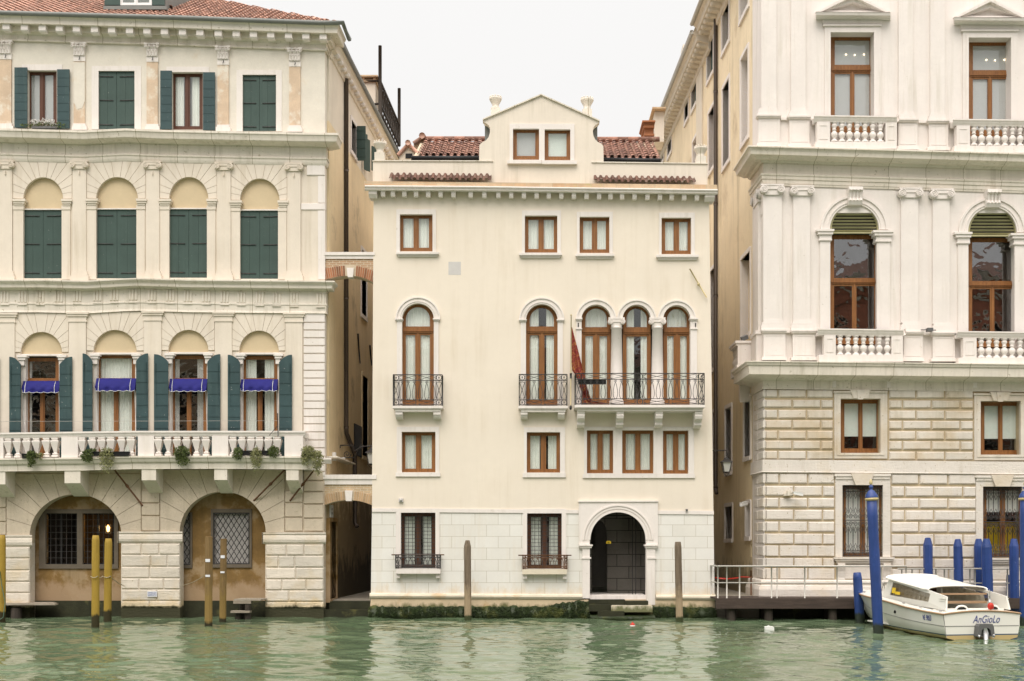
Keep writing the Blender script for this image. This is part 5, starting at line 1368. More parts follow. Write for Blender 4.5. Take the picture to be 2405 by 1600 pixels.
def shutter_leaf(parent, f, x0, y0, x1, y1, Y, boards, mat, hinges=3, side=0, th=.045):
    m = MB(); n = boards
    for k in range(n):
        a = x0 + (x1 - x0) * k / n; b = x0 + (x1 - x0) * (k + 1) / n
        m.fbox(f, a + .5, y0, b - .5, y1, Y + ru(0, .005), Y + th)
    m.fbox(f, x0 + .5, y0 + 1, x1 - .5, y1 - 1, Y + th * .5, Y + th * .9)
    m.cur = 1
    for k in range(hinges):
        y = y0 + (y1 - y0) * ((.09, .5, .92)[k] if hinges == 3 else .5)
        if side == 0: m.tube([PF(f, x0 + 3, y, Y - .012), PF(f, x0 + (x1 - x0) * .82, y + 2, Y - .012)], .016, 4)
        else: m.tube([PF(f, x1 - 3, y, Y - .012), PF(f, x1 - (x1 - x0) * .82, y + 2, Y - .012)], .016, 4)
    return m.build('shutter', [mat, M['iron']], parent)
for i, ((x0, x1, ys_, yt), yb) in enumerate(zip(bay3, b3bot)):
    sp = [1427, 1424, 1422, 1432, 1427][i]
    m = MB(); m.fext(A, arch(x0 + .5, x1 - .5, ys_, yt, sp, 24), [], .12, .3); ty = m.build('tympanum', M['tymp'], lef)
    m = MB(); m.fbox(A, x0 - 1, sp - 4, x1 + 1, sp + 4, .04, .3); m.build('lintel', M['stone'], ty)
    wx = thing_part = MB().fbox(A, x0, sp, x1, 1452 + yb, .22, .26).build('window', M['wood_dark'], lef)
    xm = (x0 + x1) / 2
    shutter_leaf(wx, A, x0 - 3, sp + 3, xm, 1452 + yb, .09, 2, M['shut'], 3, 0); shutter_leaf(wx, A, xm + 1, sp + 3, x1 - 2, 1452 + yb, .09, 2, M['shut'], 3, 1)
    for (p, q) in ((x0 - 74, x0 + 12), (x1 - 14, x1 + 60)):
        m = MB(); yy = ys_ - 4
        m.fbox(A, p, yy, q, yy + 16, -.13, .08); m.fbox(A, p + 5, yy + 16, q - 5, yy + 32, -.10, .08); m.fbox(A, p + 10, yy + 32, q - 10, yy + 46, -.07, .08); m.fbox(A, p + 2, yy + 46, q - 10, yy + 74, -.05, .08)
        m.fbox(A, p + 4, yy + 74, q - 12, 1452 + 455, -.03, .08)
        m.build('jamb', M['pl_left'], lef)
m = MB(); m.rust(*R(A, 2090, 1120, 2217, 1196), .01, -.04, 1.2); m.rust(*R(A, 2050, 1385, 2219, 1432), .01, -.035, 1.2); m.fbox(A, 2168, 1200, 2217, 1383, -.02, .02); m.fbox(A, 2168, 1436, 2217, 1905, -.02, .02); m.build('quoins', M['stone'], lef)
# cornice under the top storey
cc = [A(-1500, 873), A(0, 875), A(565, 890), A(850, 876), A(1105, 886), A(2050, 904), A(2240, 907)]
m = MB()
m.sweep(cc, [(0, -.05), (0, .58), (5, .58), (7, .55), (14, .52), (20, .50), (22, .47), (28, .28), (32, .18), (34, .06), (58, .05), (59, .12), (62, .12), (64, .09), (70, .08), (74, .06), (77, .04), (77, 0)], 0.0, cornR=(763, .3, 0))
m.build('cornice', M['stone_dirty'], lef)
# top storey
pil4 = [(36, 80, 283), (540, 76, 296), (1038, 76, 300), (1521, 76, 320), (2010, 76, 332), (-465, 78, 280)]
for i, (x, wd, t) in enumerate(pil4):
    m = MB(); b = 884 + max(0, x - 600) * .009
    m.fbox(A, x - wd / 2, t + 122, x + wd / 2, b - 40, -.055, .02)
    p = m.build('pilaster', M['salmon'], lef)
    m = MB(); m.fbox(A, x - wd / 2 - 2, t + 84, x + wd / 2 + 2, t + 122, -.07, .02); mcap = m; m = MB(); m.fbox(A, x - wd / 2 - 4, b - 42, x + wd / 2 + 4, b - 26, -.10, .02); m.fbox(A, x - wd / 2 - 12, b - 26, x + wd / 2 + 12, b + 2, -.12, .02); m.build('base', M['stone'], p); m = mcap
    if i == 1: MB().fext(A, [(x - 38, 425), (x - 38, 700), (x - 10, 745), (x + 20, 735), (x + 38, 690), (x + 38, 425)], [], -.066, -.05).build('plaster_patch', M['pl_top'], p)
    leaf_cap(m, *R(A, x - 55, t, x + 55, t + 84), -.07, .11)
    q = PF(A, x, t + 100, -.1); m.build('capital', M['stone'], p)
    m = MB(); m.tube([(q[0], -.08, q[2] + .06), (q[0] + .03, -.14, q[2]), (q[0], -.12, q[2] - .08)], .015, 4); m.build('hook', M['iron'], p)
for i, r in enumerate(bay4):
    if i in (0, 2):
        wd = wood_window(lef, R(A, r[0], r[1] + 8, r[2], r[3]), .16, fw=8, mull=11, mat='wood_dark', curt='flat' if i == 0 else 'pair', cm='curtain2' if i == 0 else 'curtain', dead=A(0, r[1] + 30)[1])
        if i == 2: MB().fbox(A, r[0] + 2, r[1] + 12, r[2] - 2, r[3] - 3, .40, .405).build('blind', M['curtain2'], wd)
        for sd, (p, q, y0, y1) in enumerate(((98, 185, 460, 870), (389, 473, 473, 876)) if i == 0 else ((1093, 1171, 482, 880), (1384, 1465, 493, 887))):
            m = MB(); m.fbox(A, p, y0, q, y1, -.11, -.065)
            for k in range(1, 7): m.fbox(A, p + 1, y0 + (y1 - y0) * k / 7 - 2, q - 1, y0 + (y1 - y0) * k / 7 + 1, -.118, -.111)
            m.build('shutter', M['shut2'], wd)
    else:
        wx = MB().fbox(A, r[0], r[1], r[2], r[3], .2, .24).build('window', M['wood_dark'], lef)
        xm = (r[0] + r[2]) / 2
        shutter_leaf(wx, A, r[0], r[1] + 2, xm, r[3], .05, 2, M['shut'], 3, 0); shutter_leaf(wx, A, xm + 1, r[1] + 2, r[2], r[3], .05, 2, M['shut'], 3, 1)
    s_ = ((150, 440, 425, 873), (625, 450, 962, 882), (1135, 455, 1425, 884), (1613, 478, 1922, 895), (-395, 440, -70, 872))[i]
    m = MB(); m.fext(A, rect(*s_), [rect(r[0] - 1, r[1], r[2] + 1, s_[3] - .2)], -.02, .03); m.build('surround', M['stone'], wd if i in (0, 2) else wx)
# crowning cornice with dentil brackets
tp = [A(-1500, 78), A(0, 92), A(1200, 125), A(2180, 160), A(2216, 161)]
m = MB()
m.sweep(tp, [(0, -.1), (0, .62), (5, .60), (9, .56), (12, .55), (22, .54), (24, .50), (25, .30), (27, .26), (40, .24), (42, .14), (46, .10), (50, .05), (58, .05), (60, .09), (63, .09), (65, .05), (65, 0)], 0.0, cornR=(763, .7, SLK))
cr = m.build('cornice', M['stone_dirty'], lef)
base = None
for k, x in enumerate((40, 165, 287, 403, 520, 643, 760, 882, 1001, 1120, 1243, 1362, 1487, 1610, 1727, 1846, 1967, 2085, 2203)):
    y = 92 + x * .0306 + 74; a = PF(A, x - 24, y, -.46); b = PF(A, x + 24, y + 40, -.46); h_ = a[2] - b[2]
    if base is None:
        m = MB(); ext_yz(m, a[0], b[0], [(-.22, a[2] + .03), (-.46, a[2] + .03), (-.46, b[2] + .04), (-.42, b[2]), (-.22, b[2])]); base = m.build('bracket', M['stone'], cr); o0 = WO[base.name]; r0 = (x, y)
    else: share(base, cr, (PF(A, x, y, -.46)[0], o0[1], b[2]))
zc = 21.10
m = MB(); pr = [(0, -.62), (.05, -.60), (.07, -.42), (.20, -.36), (.24, -.14), (.30, -.08), (.31, 0), (0, .03)]
v = [(SX(y) + p, y, zc + z) for y in (.5, 27) for p, z in pr]; n = len(pr)
m.add(v, [(i + 1, i, n + i, n + i + 1) for i in range(n - 1)] + [tuple(reversed(range(n))), tuple(range(n, 2 * n))]); m.build('cornice', M['side_top'], lef)
for k in range(34):       # brackets carried along the flank
    y_ = .9 + k * .6; X = SX(y_)
    m = MB(); m.wbox(X, X + .19, y_, y_ + .24, zc - .46, zc - .33); m.lathe(X + .17, y_ + .12, zc - .50, [(.02, 0), (.09, .03), (.11, .11), (.08, .17)], 7); m.build('bracket', M['stone'], cr)
m = MB(); v = [P(x, y - 1.5, -.66) for x, y in tp[:-1]]; X = SX(0) + .70; v.append((X, -.66, v[-1][2])); v.append((X + .02, .72, v[-1][2]))
m.tube(v, .085, 6); m.tube([(SX(.6) + .36, .6, zc + .03), (SX(27) + .36, 27, zc + .03)], .085, 6); m.build('gutter', M['gutter'], lef)
# hipped tile roof with its dormer
ez = P(763, 52, -.5)[2]; tn = math.tan(math.radians(30))
hip = lambda p: (SX(0) + .35 - p.x) >= (p.y + .45) - .12
mb = MB(); tiles(mb, (-27.2, -.55, ez - .02 + .41), (1, 0, -.0225), (0, math.cos(.5236), math.sin(.5236)), (0, -math.sin(.5236), math.cos(.5236)), 27.2 + SX(0) + .5, 9.0, .235, .36, keep=hip)
roof = mb.build('roof', M['tile'], lef)
m = MB(); X = SX(0) + .45
m.add([(-29, -.5, ez + .33), (X, -.5, ez - .12), (X - 9, 8.5, ez - .12 + 9 * tn), (-29, 8.5, ez + .33 + 9 * tn), (X + .9, 24, ez - .1), (X - 9, 24, ez + 9 * tn - .1), (-29, 24, ez + 9 * tn)], [(0, 1, 2, 3), (1, 4, 5, 2), (3, 2, 5, 6)])
m.build('roof_deck', M['tile_dark'], roof)
m = MB()
for k in range(26):
    t = k * .40; c_ = Vector((SX(0) + .05 - t, -.15 + t, ez + .12 + t * tn)); d_ = Vector((-1, 1, tn)).normalized()
    m.tube([c_, c_ + d_ * .62], [.15, .12], 8)
m.obox((SX(0) - .25, .1, ez + .1), (.30, 0, 0), (0, .3, 0), (0, 0, .14))
m.build('hip_tiles', M['tile'], roof)
m = MB(); m.fbox(A, 715, -260, 1128, 62, 1.2, 5.5); m.fbox(A, 705, 40, 1135, 64, 1.05, 1.25)
dmr = m.build('dormer', M['gutter'], lef)
wd = wood_window(dmr, R(A, 820, -200, 1035, 36), 1.12, cols=2, fw=6, mull=8, mat='white', curt='flat', cm='curtain2')
MB().fbox(A, 712, -200, 818, 34, 1.10, 1.16).build('shutter', M['shut'], dmr); MB().fbox(A, 1037, -200, 1122, 34, 1.10, 1.16).build('shutter', M['shut'], dmr)
m = MB(); a = PF(A, 1128, 10, 2.0); tiles(m, (a[0], 1.6, a[2] - .3), (.93, .35, -.25), (-.3, .9, .3), (.2, -.3, .93), 1.3, .8, .22, .3); m.build('dormer_tiles', M['tile'], dmr)
# flank chimney and roof terrace
m = MB(); Yc = 11.2; m.box(851, 190, 882, 275, Yc, Yc + 1.1); m.build('chimney', M['side_top'], lef)
m = MB(); m.box(845, 176, 887, 179.5, Yc - .25, Yc + 1.4); m.box(849, 187, 884, 192, Yc - .1, Yc + 1.2); m.box(850, 179, 856, 187, Yc - .1, Yc + .1); m.box(876, 179, 882, 187, Yc - .1, Yc + .1); m.box(850, 179, 882, 187, Yc + .8, Yc + 1.0); m.build('chimney_cap', M['brick_top'], lef)
ya, yb = 11.1, 16.8; Xa, Xb = P(892.6, 0, ya)[0], P(937.5, 0, yb)[0]; z1 = P(0, 190, ya)[2]; z0 = P(0, 262, ya)[2]
m = MB(); m.tube([(Xa, ya, z0 - .6), (Xa, ya, P(0, 108, ya)[2])], .085, 6); m.tube([(Xb, yb, P(0, 343, yb)[2]), (Xb, yb, P(0, 208, yb)[2])], .085, 6)
for z in (z1, z0 + .35, z0, z0 - .35): m.tube([(Xa, ya, z), (Xb, yb, z)], .06, 5); m.tube([(Xa, ya, z), (Xa - 3, ya + .2, z)], .05, 5)
for k in range(11):
    f0, f1 = k / 11, (k + 1) / 11; L = lambda f, z: (Xa + (Xb - Xa) * f, ya + (yb - ya) * f, z)
    m.tube([L(f0, z0 + .35), L(f1, z1)], .035, 4); m.tube([L(f1, z0 + .35), L(f0, z1)], .035, 4); m.tube([L(f0, z0), L(f0, z1)], .035, 4)
for k in range(7):
    f0 = k / 6; p = L(f0, z0 - .35); m.tube([p, (p[0] - 1.3, p[1], p[2] - 1.0)], .06, 4); m.tube([p, (p[0] - 2.5, p[1], p[2] + .02)], .06, 4)
m.add([L(0, z0 - .1), L(1, z0 - .1), (Xb - 3, yb, z0 - .1), (Xa - 3, ya, z0 - .1)], [(0, 1, 2, 3)])
m.build('roof_terrace', M['pile'], lef)
# drainpipe and lean-to ledge on the flank
yp = side_y(808, SLX, SLK); X = SX(yp) + .09
y2 = side_y(828, SLX, SLK); z = lambda py, Y: side_z(py, Y)
m = MB(); m.tube([(X, yp, z(160, yp)), (X, yp, z(1005, yp)), (X + .01, yp + .02, z(1018, yp)), (SX(y2) + .1, y2, z(1068, y2)), (SX(y2) + .1, y2, z(1082, y2)), (SX(y2) + .1, y2, z(1228, y2)), (SX(y2) + .2, y2 - .1, z(1238, y2))], .085, 8)
for py in (400, 700, 1004): m.tube([(X, yp, z(py, yp) - .05), (X, yp, z(py, yp) + .05)], .10, 8)
m.build('drainpipe', M['pipe'], lef)
m = MB()
for k in range(10):
    t = k / 9; y_ = .3 + t * 2.9; m.obox((SX(y_) + .17, y_, z(1073, .4) - .02 - t * .05), (.2, 0, .0), (.0, .18, 0), (0, 0, .025))
m.build('ledge_tiles', M['stone_dirty'], lef)
m = MB(); a = PF(C, 2200, 222, 0); m.sweep([C(2195, 219), C(2260, 219)], [(0, 0), (0, .1), (4, .1), (8, .06), (14, 0)], 0.0); m.build('string_course', M['stone'], lef)
for (px, p0, p1) in ((844, 785, 850), (872, 812, 855)):
    y_ = side_y(px - 4, SLX, SLK); m = MB(); X = SX(y_) + .03
    m.tube([(X, y_ - .1, z(p0, y_)), (X, y_ + .1, z((p0 + p1) / 2, y_)), (X, y_ + .4, z(p1, y_))], .04, 5); m.build('wall_anchor', M['iron'], lef)
# ------------------------------------------------------------------ the big white stone palace on the right
rig = thing('white_stone_palace', 'tall white stone palace with banded rustic base, Ionic pilasters and stone balustrades', 'palace', (14.5, 0, 0))
XC = I(552, 0)[0]                                        # front corner in survey coordinates
RX0, RK = P(XC, 0, 0)[0], -0.036                          # flank: X = RX0 + RK * Y
def RXf(Y): return RX0 + RK * Y
wa = [(1005, 220, 1300, 905), (1947, 256, 2235, 930), (2900, 290, 3180, 960)]                   # G
wb = [(1000, 1335, 112, -57, 905), (1942, 2275, 132, -40, 925), (2890, 3220, 150, -20, 940)]     # H: x0,x1,spring,top,bottom
wc = [(1073, 106, 1345, 476), (2028, 122, 2300, 488), (2985, 140, 3255, 505)]                    # I
wd_ = [(1085, 695, 1362, 1184), (2044, 705, 2314, 1190), (3005, 715, 3275, 1196)]
E2 = 3420
m = MB(); m.ext([G(545, -700), G(545, 1452), G(E2, 1452), G(E2, -700)], [[G(*p) for p in rect(*r)] for r in wa], 0.0, .55); m.build('wall', M['stone'], rig)
m = MB(); m.ext([H(548, 0), H(552, 1190), H(E2, 1190), H(E2, 0), G(E2, 1280), G(545, 1280)], [[H(*p) for p in arch(*r, 26)] for r in wb], 0.003, .55); m.build('wall', M['stone'], rig)
m = MB(); m.ext([I(552, 20), I(552, 1500), I(E2, 1500), I(E2, 20)], [[I(*p) for p in rect(*r)] for r in wc + wd_], 0.006, .55); m.build('wall', M['joint'], rig)
m = MB(); m.wbox(RX0 - .2, 40, -.12, .5, -1.3, .60); m.wbox(6.45, RX0 - .2, .0, .5, -1.3, .7); m.build('foundation', M['wet'], rig)
m = MB(); m.wbox(RX0 + .2, 40, 2.6, 2.65, 1, 31); m.wbox(RX0 + .4, 40, .56, 2.6, 20.5, 20.6); m.build('interior', M['dark'], rig)
m = MB(); m.wbox(P(G(E2, 0)[0], 0, 0)[0], 40, 0.3, 30, -1, 33); m.build('wing', M['stone'], rig)
# stone return on the flank, then stucco
m = MB()
CW = 1.9
m.add([(RX0, .003, -1), (RX0 + RK * CW, CW, -1), (RX0 + RK * CW, CW, 34), (RX0, .003, 34), (RX0 + .3, .1, -1), (RX0 + .3, CW, -1), (RX0 + .3, CW, 34), (RX0 + .3, .1, 34)], [(1, 0, 3, 2), (4, 5, 6, 7), (0, 4, 7, 3), (5, 1, 2, 6)])
m.build('return_wall', M['stone'], rig)
def rw(px0, px1, pyt, pyb):            # openings on this flank; px0 far jamb, px1 near jamb
    a, b = side_y(px1, RX0, RK), side_y(px0, RX0, RK)
    return (a, b, side_z(pyb, b), side_z(pyt, b))
WR = [rw(1741.5, 1758.6, 143, 344), rw(1698, 1714, 212, 398), rw(1697, 1713.5, 28, 127.5), rw(1739, 1759, -60, 52), rw(1662, 1676.5, 101, 195), rw(1665, 1678.5, 270, 410),
      rw(1625, 1637, 178, 263), rw(1609, 1618, 217, 292), rw(1569, 1578, 297, 372), rw(1554, 1560, 332, 385), rw(1628, 1638, 337, 400),
      rw(1742, 1763, 612, 795), rw(1669, 1681, 640, 871), rw(1749, 1766, 941, 1075), rw(1705, 1719, 962, 1110), rw(1704.5, 1721, 1191, 1265), rw(1753, 1769, 1184, 1260), rw(1766.5, 1773.5, 1279, 1308), rw(1676, 1683, 970, 1106)]
FR0 = CW + .02
WR = [(max(a, FR0 + .25), b, c, d) for (a, b, c, d) in WR]
zc2 = 25.9
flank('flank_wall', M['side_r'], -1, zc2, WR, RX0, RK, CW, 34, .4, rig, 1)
pale = {6, 7, 8, 9, 4}
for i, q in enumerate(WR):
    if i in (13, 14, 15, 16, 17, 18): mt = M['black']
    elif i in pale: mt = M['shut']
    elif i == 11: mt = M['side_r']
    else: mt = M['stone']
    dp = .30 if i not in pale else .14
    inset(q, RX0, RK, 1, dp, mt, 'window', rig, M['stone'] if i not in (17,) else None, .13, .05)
# bowed top for the arched flank window is kept as a lintel; corniced eaves along the flank
ym = 10.2
m = MB()
for (ya, yb, dz) in ((CW, ym, 0.0), (ym, 34, -.35)):
    z_ = zc2 + dz; pr = [(0, -.75), (.10, -.72), (.12, -.45), (.30, -.40), (.62, -.32), (.66, -.12), (.78, -.05), (.80, .05), (0, .10)]
    v = [(RXf(y) - p, y, z_ + z) for y in (ya, yb) for p, z in pr]; n = len(pr)
    m.add(v, [(i, i + 1, n + i + 1, n + i) for i in range(n - 1)] + [tuple(range(n)), tuple(reversed(range(n, 2 * n)))])
cr2 = m.build('eaves_cornice', M['side_top'], rig)
for k in range(58):
    y_ = CW + .2 + k * .55; dz = 0 if y_ < ym else -.35; X = RXf(y_); m = MB()
    m.wbox(X - .52, X - .05, y_, y_ + .22, zc2 + dz - .52, zc2 + dz - .36); m.lathe(X - .50, y_ + .11, zc2 + dz - .56, [(.02, 0), (.1, .03), (.12, .1), (.1, .18)], 7); m.build('bracket', M['side_top'], cr2)
m = MB()
for (ya, yb, dz) in ((CW, ym, .05), (ym, 34, -.3)): m.tube([(RXf(ya) - .86, ya, zc2 + dz), (RXf(yb) - .86, yb, zc2 + dz)], .1, 6)
m.build('gutter', M['steel'], rig)
m = MB(); m.add([(RXf(CW) - .7, CW, zc2 + .05), (RXf(34) - .7, 34, zc2 - .3), (RXf(34) + 6, 34, zc2 + 2.2), (RXf(CW) + 6, CW, zc2 + 2.5)], [(0, 1, 2, 3)]); m.wbox(RXf(10) + .6, RXf(10) + 5, 13.5, 16.5, zc2, zc2 + 9); m.wbox(RXf(10) + .45, RXf(10) + 5.1, 13.4, 16.6, zc2 + 3.2, zc2 + 3.35); m.build('roof_storey', M['side_top'], rig)
m = MB(); p = P(1614, 120, 21); m.wbox(p[0], p[0] + .5, 21, 21.6, zc2 - 1, p[2] + .1); m.wbox(p[0] - .25, p[0] + .7, 20.8, 21.8, p[2] + .1, p[2] + .28); m.build('chimney', M['stone_dirty'], rig)
yq = side_y(1645, RX0, RK); m = MB(); m.add([(RXf(yq - .75) - .07, yq - .75, 5), (RXf(yq + .75) - .07, yq + .75, 5), (RXf(yq + .75) - .07, yq + .75, zc2 - .9), (RXf(yq - .75) - .07, yq - .75, zc2 - .9)] + [(RXf(yq - .75) + .05, yq - .75, 5), (RXf(yq + .75) + .05, yq + .75, 5), (RXf(yq + .75) + .05, yq + .75, zc2 - .9), (RXf(yq - .75) + .05, yq - .75, zc2 - .9)], [(1, 0, 3, 2), (0, 4, 7, 3), (5, 1, 2, 6), (3, 7, 6, 2)]); m.build('flue_pilaster', M['side_top'], rig)
yp2 = side_y(1686, RX0, RK); X = RXf(yp2) - .10
m = MB(); m.tube([(X - .5, yp2, side_z(6, yp2)), (X - .1, yp2, side_z(16, yp2)), (X, yp2, side_z(30, yp2)), (X, yp2, side_z(1148, yp2)), (X + .02, yp2 - .12, side_z(1160, yp2))], .085, 8)
for py in (215, 480, 695, 1060, 1146): m.tube([(X, yp2, side_z(py, yp2) - .05), (X, yp2, side_z(py, yp2) + .05)], .10, 8)
m.build('drainpipe', M['pipe'], rig)
# little side balcony
m = MB(); Yb0, Yb1 = .95, 3.2
zt_, zb_ = P(0, H(0, 850)[1], 1.0)[2], P(0, H(0, 1015)[1], 1.0)[2]
m.wbox(RXf(2) - .62, RXf(2) + .02, Yb0 + .9, Yb1, zt_ - .16, zt_); m.wbox(RXf(2) - .66, RXf(2) + .02, Yb0 + .85, Yb1 + .05, zt_ - .07, zt_ + .02)
m.wbox(RXf(2) - .56, RXf(2) + .02, Yb0 + .9, Yb0 + 1.15, zb_, zt_ - .161); m.wbox(RXf(2) - .6, RXf(2) + .02, Yb0 + .88, Yb1 + .02, zb_ - .35, zb_)
m.wbox(RXf(2) - .5, RXf(2) + .02, Yb0 + 1.0, Yb1 - .1, zb_ - .55, zb_ - .351)
sb = m.build('balcony', M['stone'], rig)
for k in range(4): baluster_mesh(sb, RXf(2) - .45, Yb0 + 1.35 + k * .28, zb_, zt_ - .16 - zb_, .2, 'turned')
for k in range(2): baluster_mesh(sb, RXf(2) - .3 + k * .2, Yb0 + 1.02, zb_, zt_ - .16 - zb_, .2, 'turned')
m = MB(); ext_yz(m, RXf(2) - .4, RXf(2), [(2.3, zb_ - .56), (2.55, zb_ - .56), (2.55, zb_ - 1.2), (2.3, zb_ - 1.35)]); m.build('bracket', M['stone'], sb)
m = MB(); m.obox((RXf(2) - .30, 1.9, zt_ + .14), (.12, .03, .05), (-.02, .05, .02), (-.02, 0, .07)); m.tube([(RXf(2) - .3, 1.9, zt_), (RXf(2) - .3, 1.9, zt_ + .1)], .02, 5); m.build('floodlight', M['grey'], rig)

def slant(f, pts): return [f(*p) for p in pts]
# --- top storey: paired pilasters, pedimented windows, balustrades
def pil(f, x0, x1, yt, yb, base, Y, name='pilaster', cap=None):
    m = MB(); m.fbox(f, x0, yt, x1, yb, Y, .03)
    b0, b1, bt, bb = base
    h_ = bb - bt
    m.fbox(f, b0 + 14, bt, b1 - 14, bt + h_ * .25, Y - .03, .03); m.fbox(f, b0 + 6, bt + h_ * .25, b1 - 6, bt + h_ * .55, Y - .06, .03); m.fbox(f, b0, bt + h_ * .55, b1, bb, Y - .075, .03)
    if cap: volute_cap(m, *R(f, *cap), Y - .03, .09)
    return m.build(name, M['stone'], rig)
def ped(f, x0, x1, yt, yb, Y):
    m = MB(); h_ = yb - yt
    m.fbox(f, x0 + 12, yt + 26, x1 - 12, yb - 22, Y, .03); m.fbox(f, x0, yt, x1, yt + 10, Y - .10, .03); m.fbox(f, x0 + 5, yt + 10, x1 - 5, yt + 20, Y - .07, .03); m.fbox(f, x0 + 9, yt + 20, x1 - 9, yt + 27, Y - .03, .03)
    m.fbox(f, x0 + 2, yb - 22, x1 - 2, yb, Y - .08, .03)
    m.fext(f, rect(x0 + 22, yt + 38, x1 - 22, yb - 34), [rect(x0 + 28, yt + 44, x1 - 28, yb - 40)], Y - .012, Y + .01)
    m.build('pedestal', M['stone'], rig)
PO = [(0, 0), (950, 24)]
for dx, dy in PO:
    for (x0, x1, b0, b1, bt, p0, p1, pt) in ((532, 635, 505, 652, 738, 500, 670, 780), (735, 834, 722, 850, 745, 712, 872, 787), (1468, 1565, 1452, 1585, 766, 1455, 1608, 808), (1685, 1783, 1672, 1803, 770, 1665, 1818, 816)):
        if dx and x0 < 1400: continue
        if dx: x0 += dx - 10; x1 += dx - 10; b0 += dx - 10; b1 += dx - 10; bt += dy; p0 += dx - 10; p1 += dx - 10; pt += dy
        pil(G, x0, x1, -700, bt, (b0, b1, bt, pt + 2), -.10); ped(G, p0, p1, pt, 998 + (p0 - 500) * .022, -.16)
for (x0, x1, y) in ((665, 718, 812), (870, 905, 818), (1605, 1668, 832), (1815, 1860, 838)): MB().fbox(G, x0, y - 14, x1, y + 6, -.08, .03).build('dado_rail', M['stone'], rig)
for i, r in enumerate(wa):
    dx = r[0] - 1005; dy = r[1] - 220
    wn = wood_window(rig, R(G, r[0], r[1] + 26, r[2] - 0, r[3]), .42, cols=2, fw=9.5, mull=9.5, transom=(G(0, r[1] + 232)[1], G(0, r[1] + 268)[1]), curt='flat', cm='curtain2', glass='glass', bot=20)
    m = MB(); m.fext(G, rect(r[0] - 40, r[1] - 45, r[2] + 48, r[3] - 90), [rect(r[0] - 1, r[1], r[2] + 1, r[3] - 90.2)], -.06, .04); m.fext(G, rect(r[0] - 50, r[1] - 56, r[2] + 52, r[1] - 44), [], -.12, .04); m.fext(G, rect(r[0] - 18, r[1] - 18, r[2] + 20, r[3] - 90), [rect(r[0] - 1, r[1], r[2] + 1, r[3] - 90.2)], -.085, -.061)
    m.fbox(G, r[0] - 55, r[1] - 95, r[2] + 58, r[1] - 58, -.05, .04)
    m.build('surround', M['stone'], wn)
    # pediment: corniced base, raking sides, recessed field
    x0, x1, yb = r[0] - 100, r[2] + 112, r[1] - 88; ax, ay = (x0 + x1) / 2, r[1] - 258
    m = MB()
    m.sweep([G(x0, yb - 50), G(x1, yb - 46)], [(0, 0), (0, .40), (3, .38), (7, .36), (8.5, .30), (13, .16), (17, .10), (18, 0)], 0.0)
    m.fext(G, [(x0 + 10, yb - 52), (x1 - 10, yb - 50), (ax, ay)], [[(x0 + 82, yb - 60), (x1 - 82, yb - 58), (ax, ay + 52)]], -.22, .03)
    m.fext(G, [(x0, yb - 52), (x0 + 34, yb - 52), (ax, ay + 12), (x1 - 34, yb - 50), (x1, yb - 50), (ax, ay - 10)], [], -.36, -.19)
    m.build('pediment', M['stone'], wn)
    for k in range(3):
        q = PF(G, r[0] + (70, 128, 190)[k], r[1] + 210 + (0, 3, 0)[k], 1.2); mb = MB(); mb.lathe(q[0], .50, q[2], [(.003, 0), (.016, .01), (.02, .03), (.005, .045)], 7)
        mb.build('ceiling_spot', M['bulbw'], wn)
def balus(f, x0, x1, yt, yb, pL, pR, xs, Yf, tilt=0):
    m = MB(); h_ = yb - yt
    sl_ = lambda x, y: y + (x - x0) * tilt
    m.sweep([f(x0, yt), f(x1, sl_(x1, yt))], [(0, -.25), (0, .05), (3, .05), (5, .02), (9, .0), (14, -.04), (16, -.05), (16, -.28)], Yf)
    ob = m.build('balustrade', M['stone'], rig)
    for (a, b) in (pL, pR):
        m = MB(); m.fbox(f, a, sl_(a, yt + 47), b, sl_(a, yb - 38), Yf + .02, Yf + .3); m.fext(f, rect(a + 14, sl_(a, yt + 66), b - 14, sl_(a, yb - 56)), [rect(a + 20, sl_(a, yt + 72), b - 20, sl_(a, yb - 62))], Yf + .005, Yf + .03); m.build('pedestal', M['stone'], ob)
    m = MB(); m.fbox(f, x0 + 10, sl_(x0, yb - 38), x1 - 2, sl_(x1, yb + 3), Yf, Yf + .35); m.build('base', M['stone'], ob)
    for x in xs:
        t = PF(f, x, sl_(x, yt + 47), Yf + .14); b = PF(f, x, sl_(x, yb - 38), Yf + .14)
        baluster_mesh(ob, t[0], Yf + .14, b[2], t[2] - b[2], .25, 'turned')
    m = MB()
    for X in (P(f(x0, 0)[0], 0, Yf)[0] + .02, P(f(x1, 0)[0], 0, Yf)[0] - .3): m.wbox(X, X + .28, Yf + .3, .02, PF(f, 0, yt + 46, Yf)[2] + .02, PF(f, 0, yt, Yf)[2] - .02); m.wbox(X + .04, X + .22, Yf + .301, .02, PF(f, 0, yb, Yf)[2], PF(f, 0, yb - 38, Yf)[2])
    m.build('rail', M['stone'], ob)
balus(G, 890, 1457, 785, 1005, (912, 1000), (1380, 1456), (1028, 1080, 1132, 1184, 1237, 1290, 1342), -.48, .012)
balus(G, 1838, 2440, 810, 1032, (1865, 1955), (2330, 2420), (1980, 2032, 2085, 2137, 2190, 2243, 2295), -.48, .012)
balus(G, 2788, 3400, 836, 1060, (2815, 2905), (3290, 3380), (2932, 2984, 3036, 3088, 3140, 3192, 3245), -.48, .012)
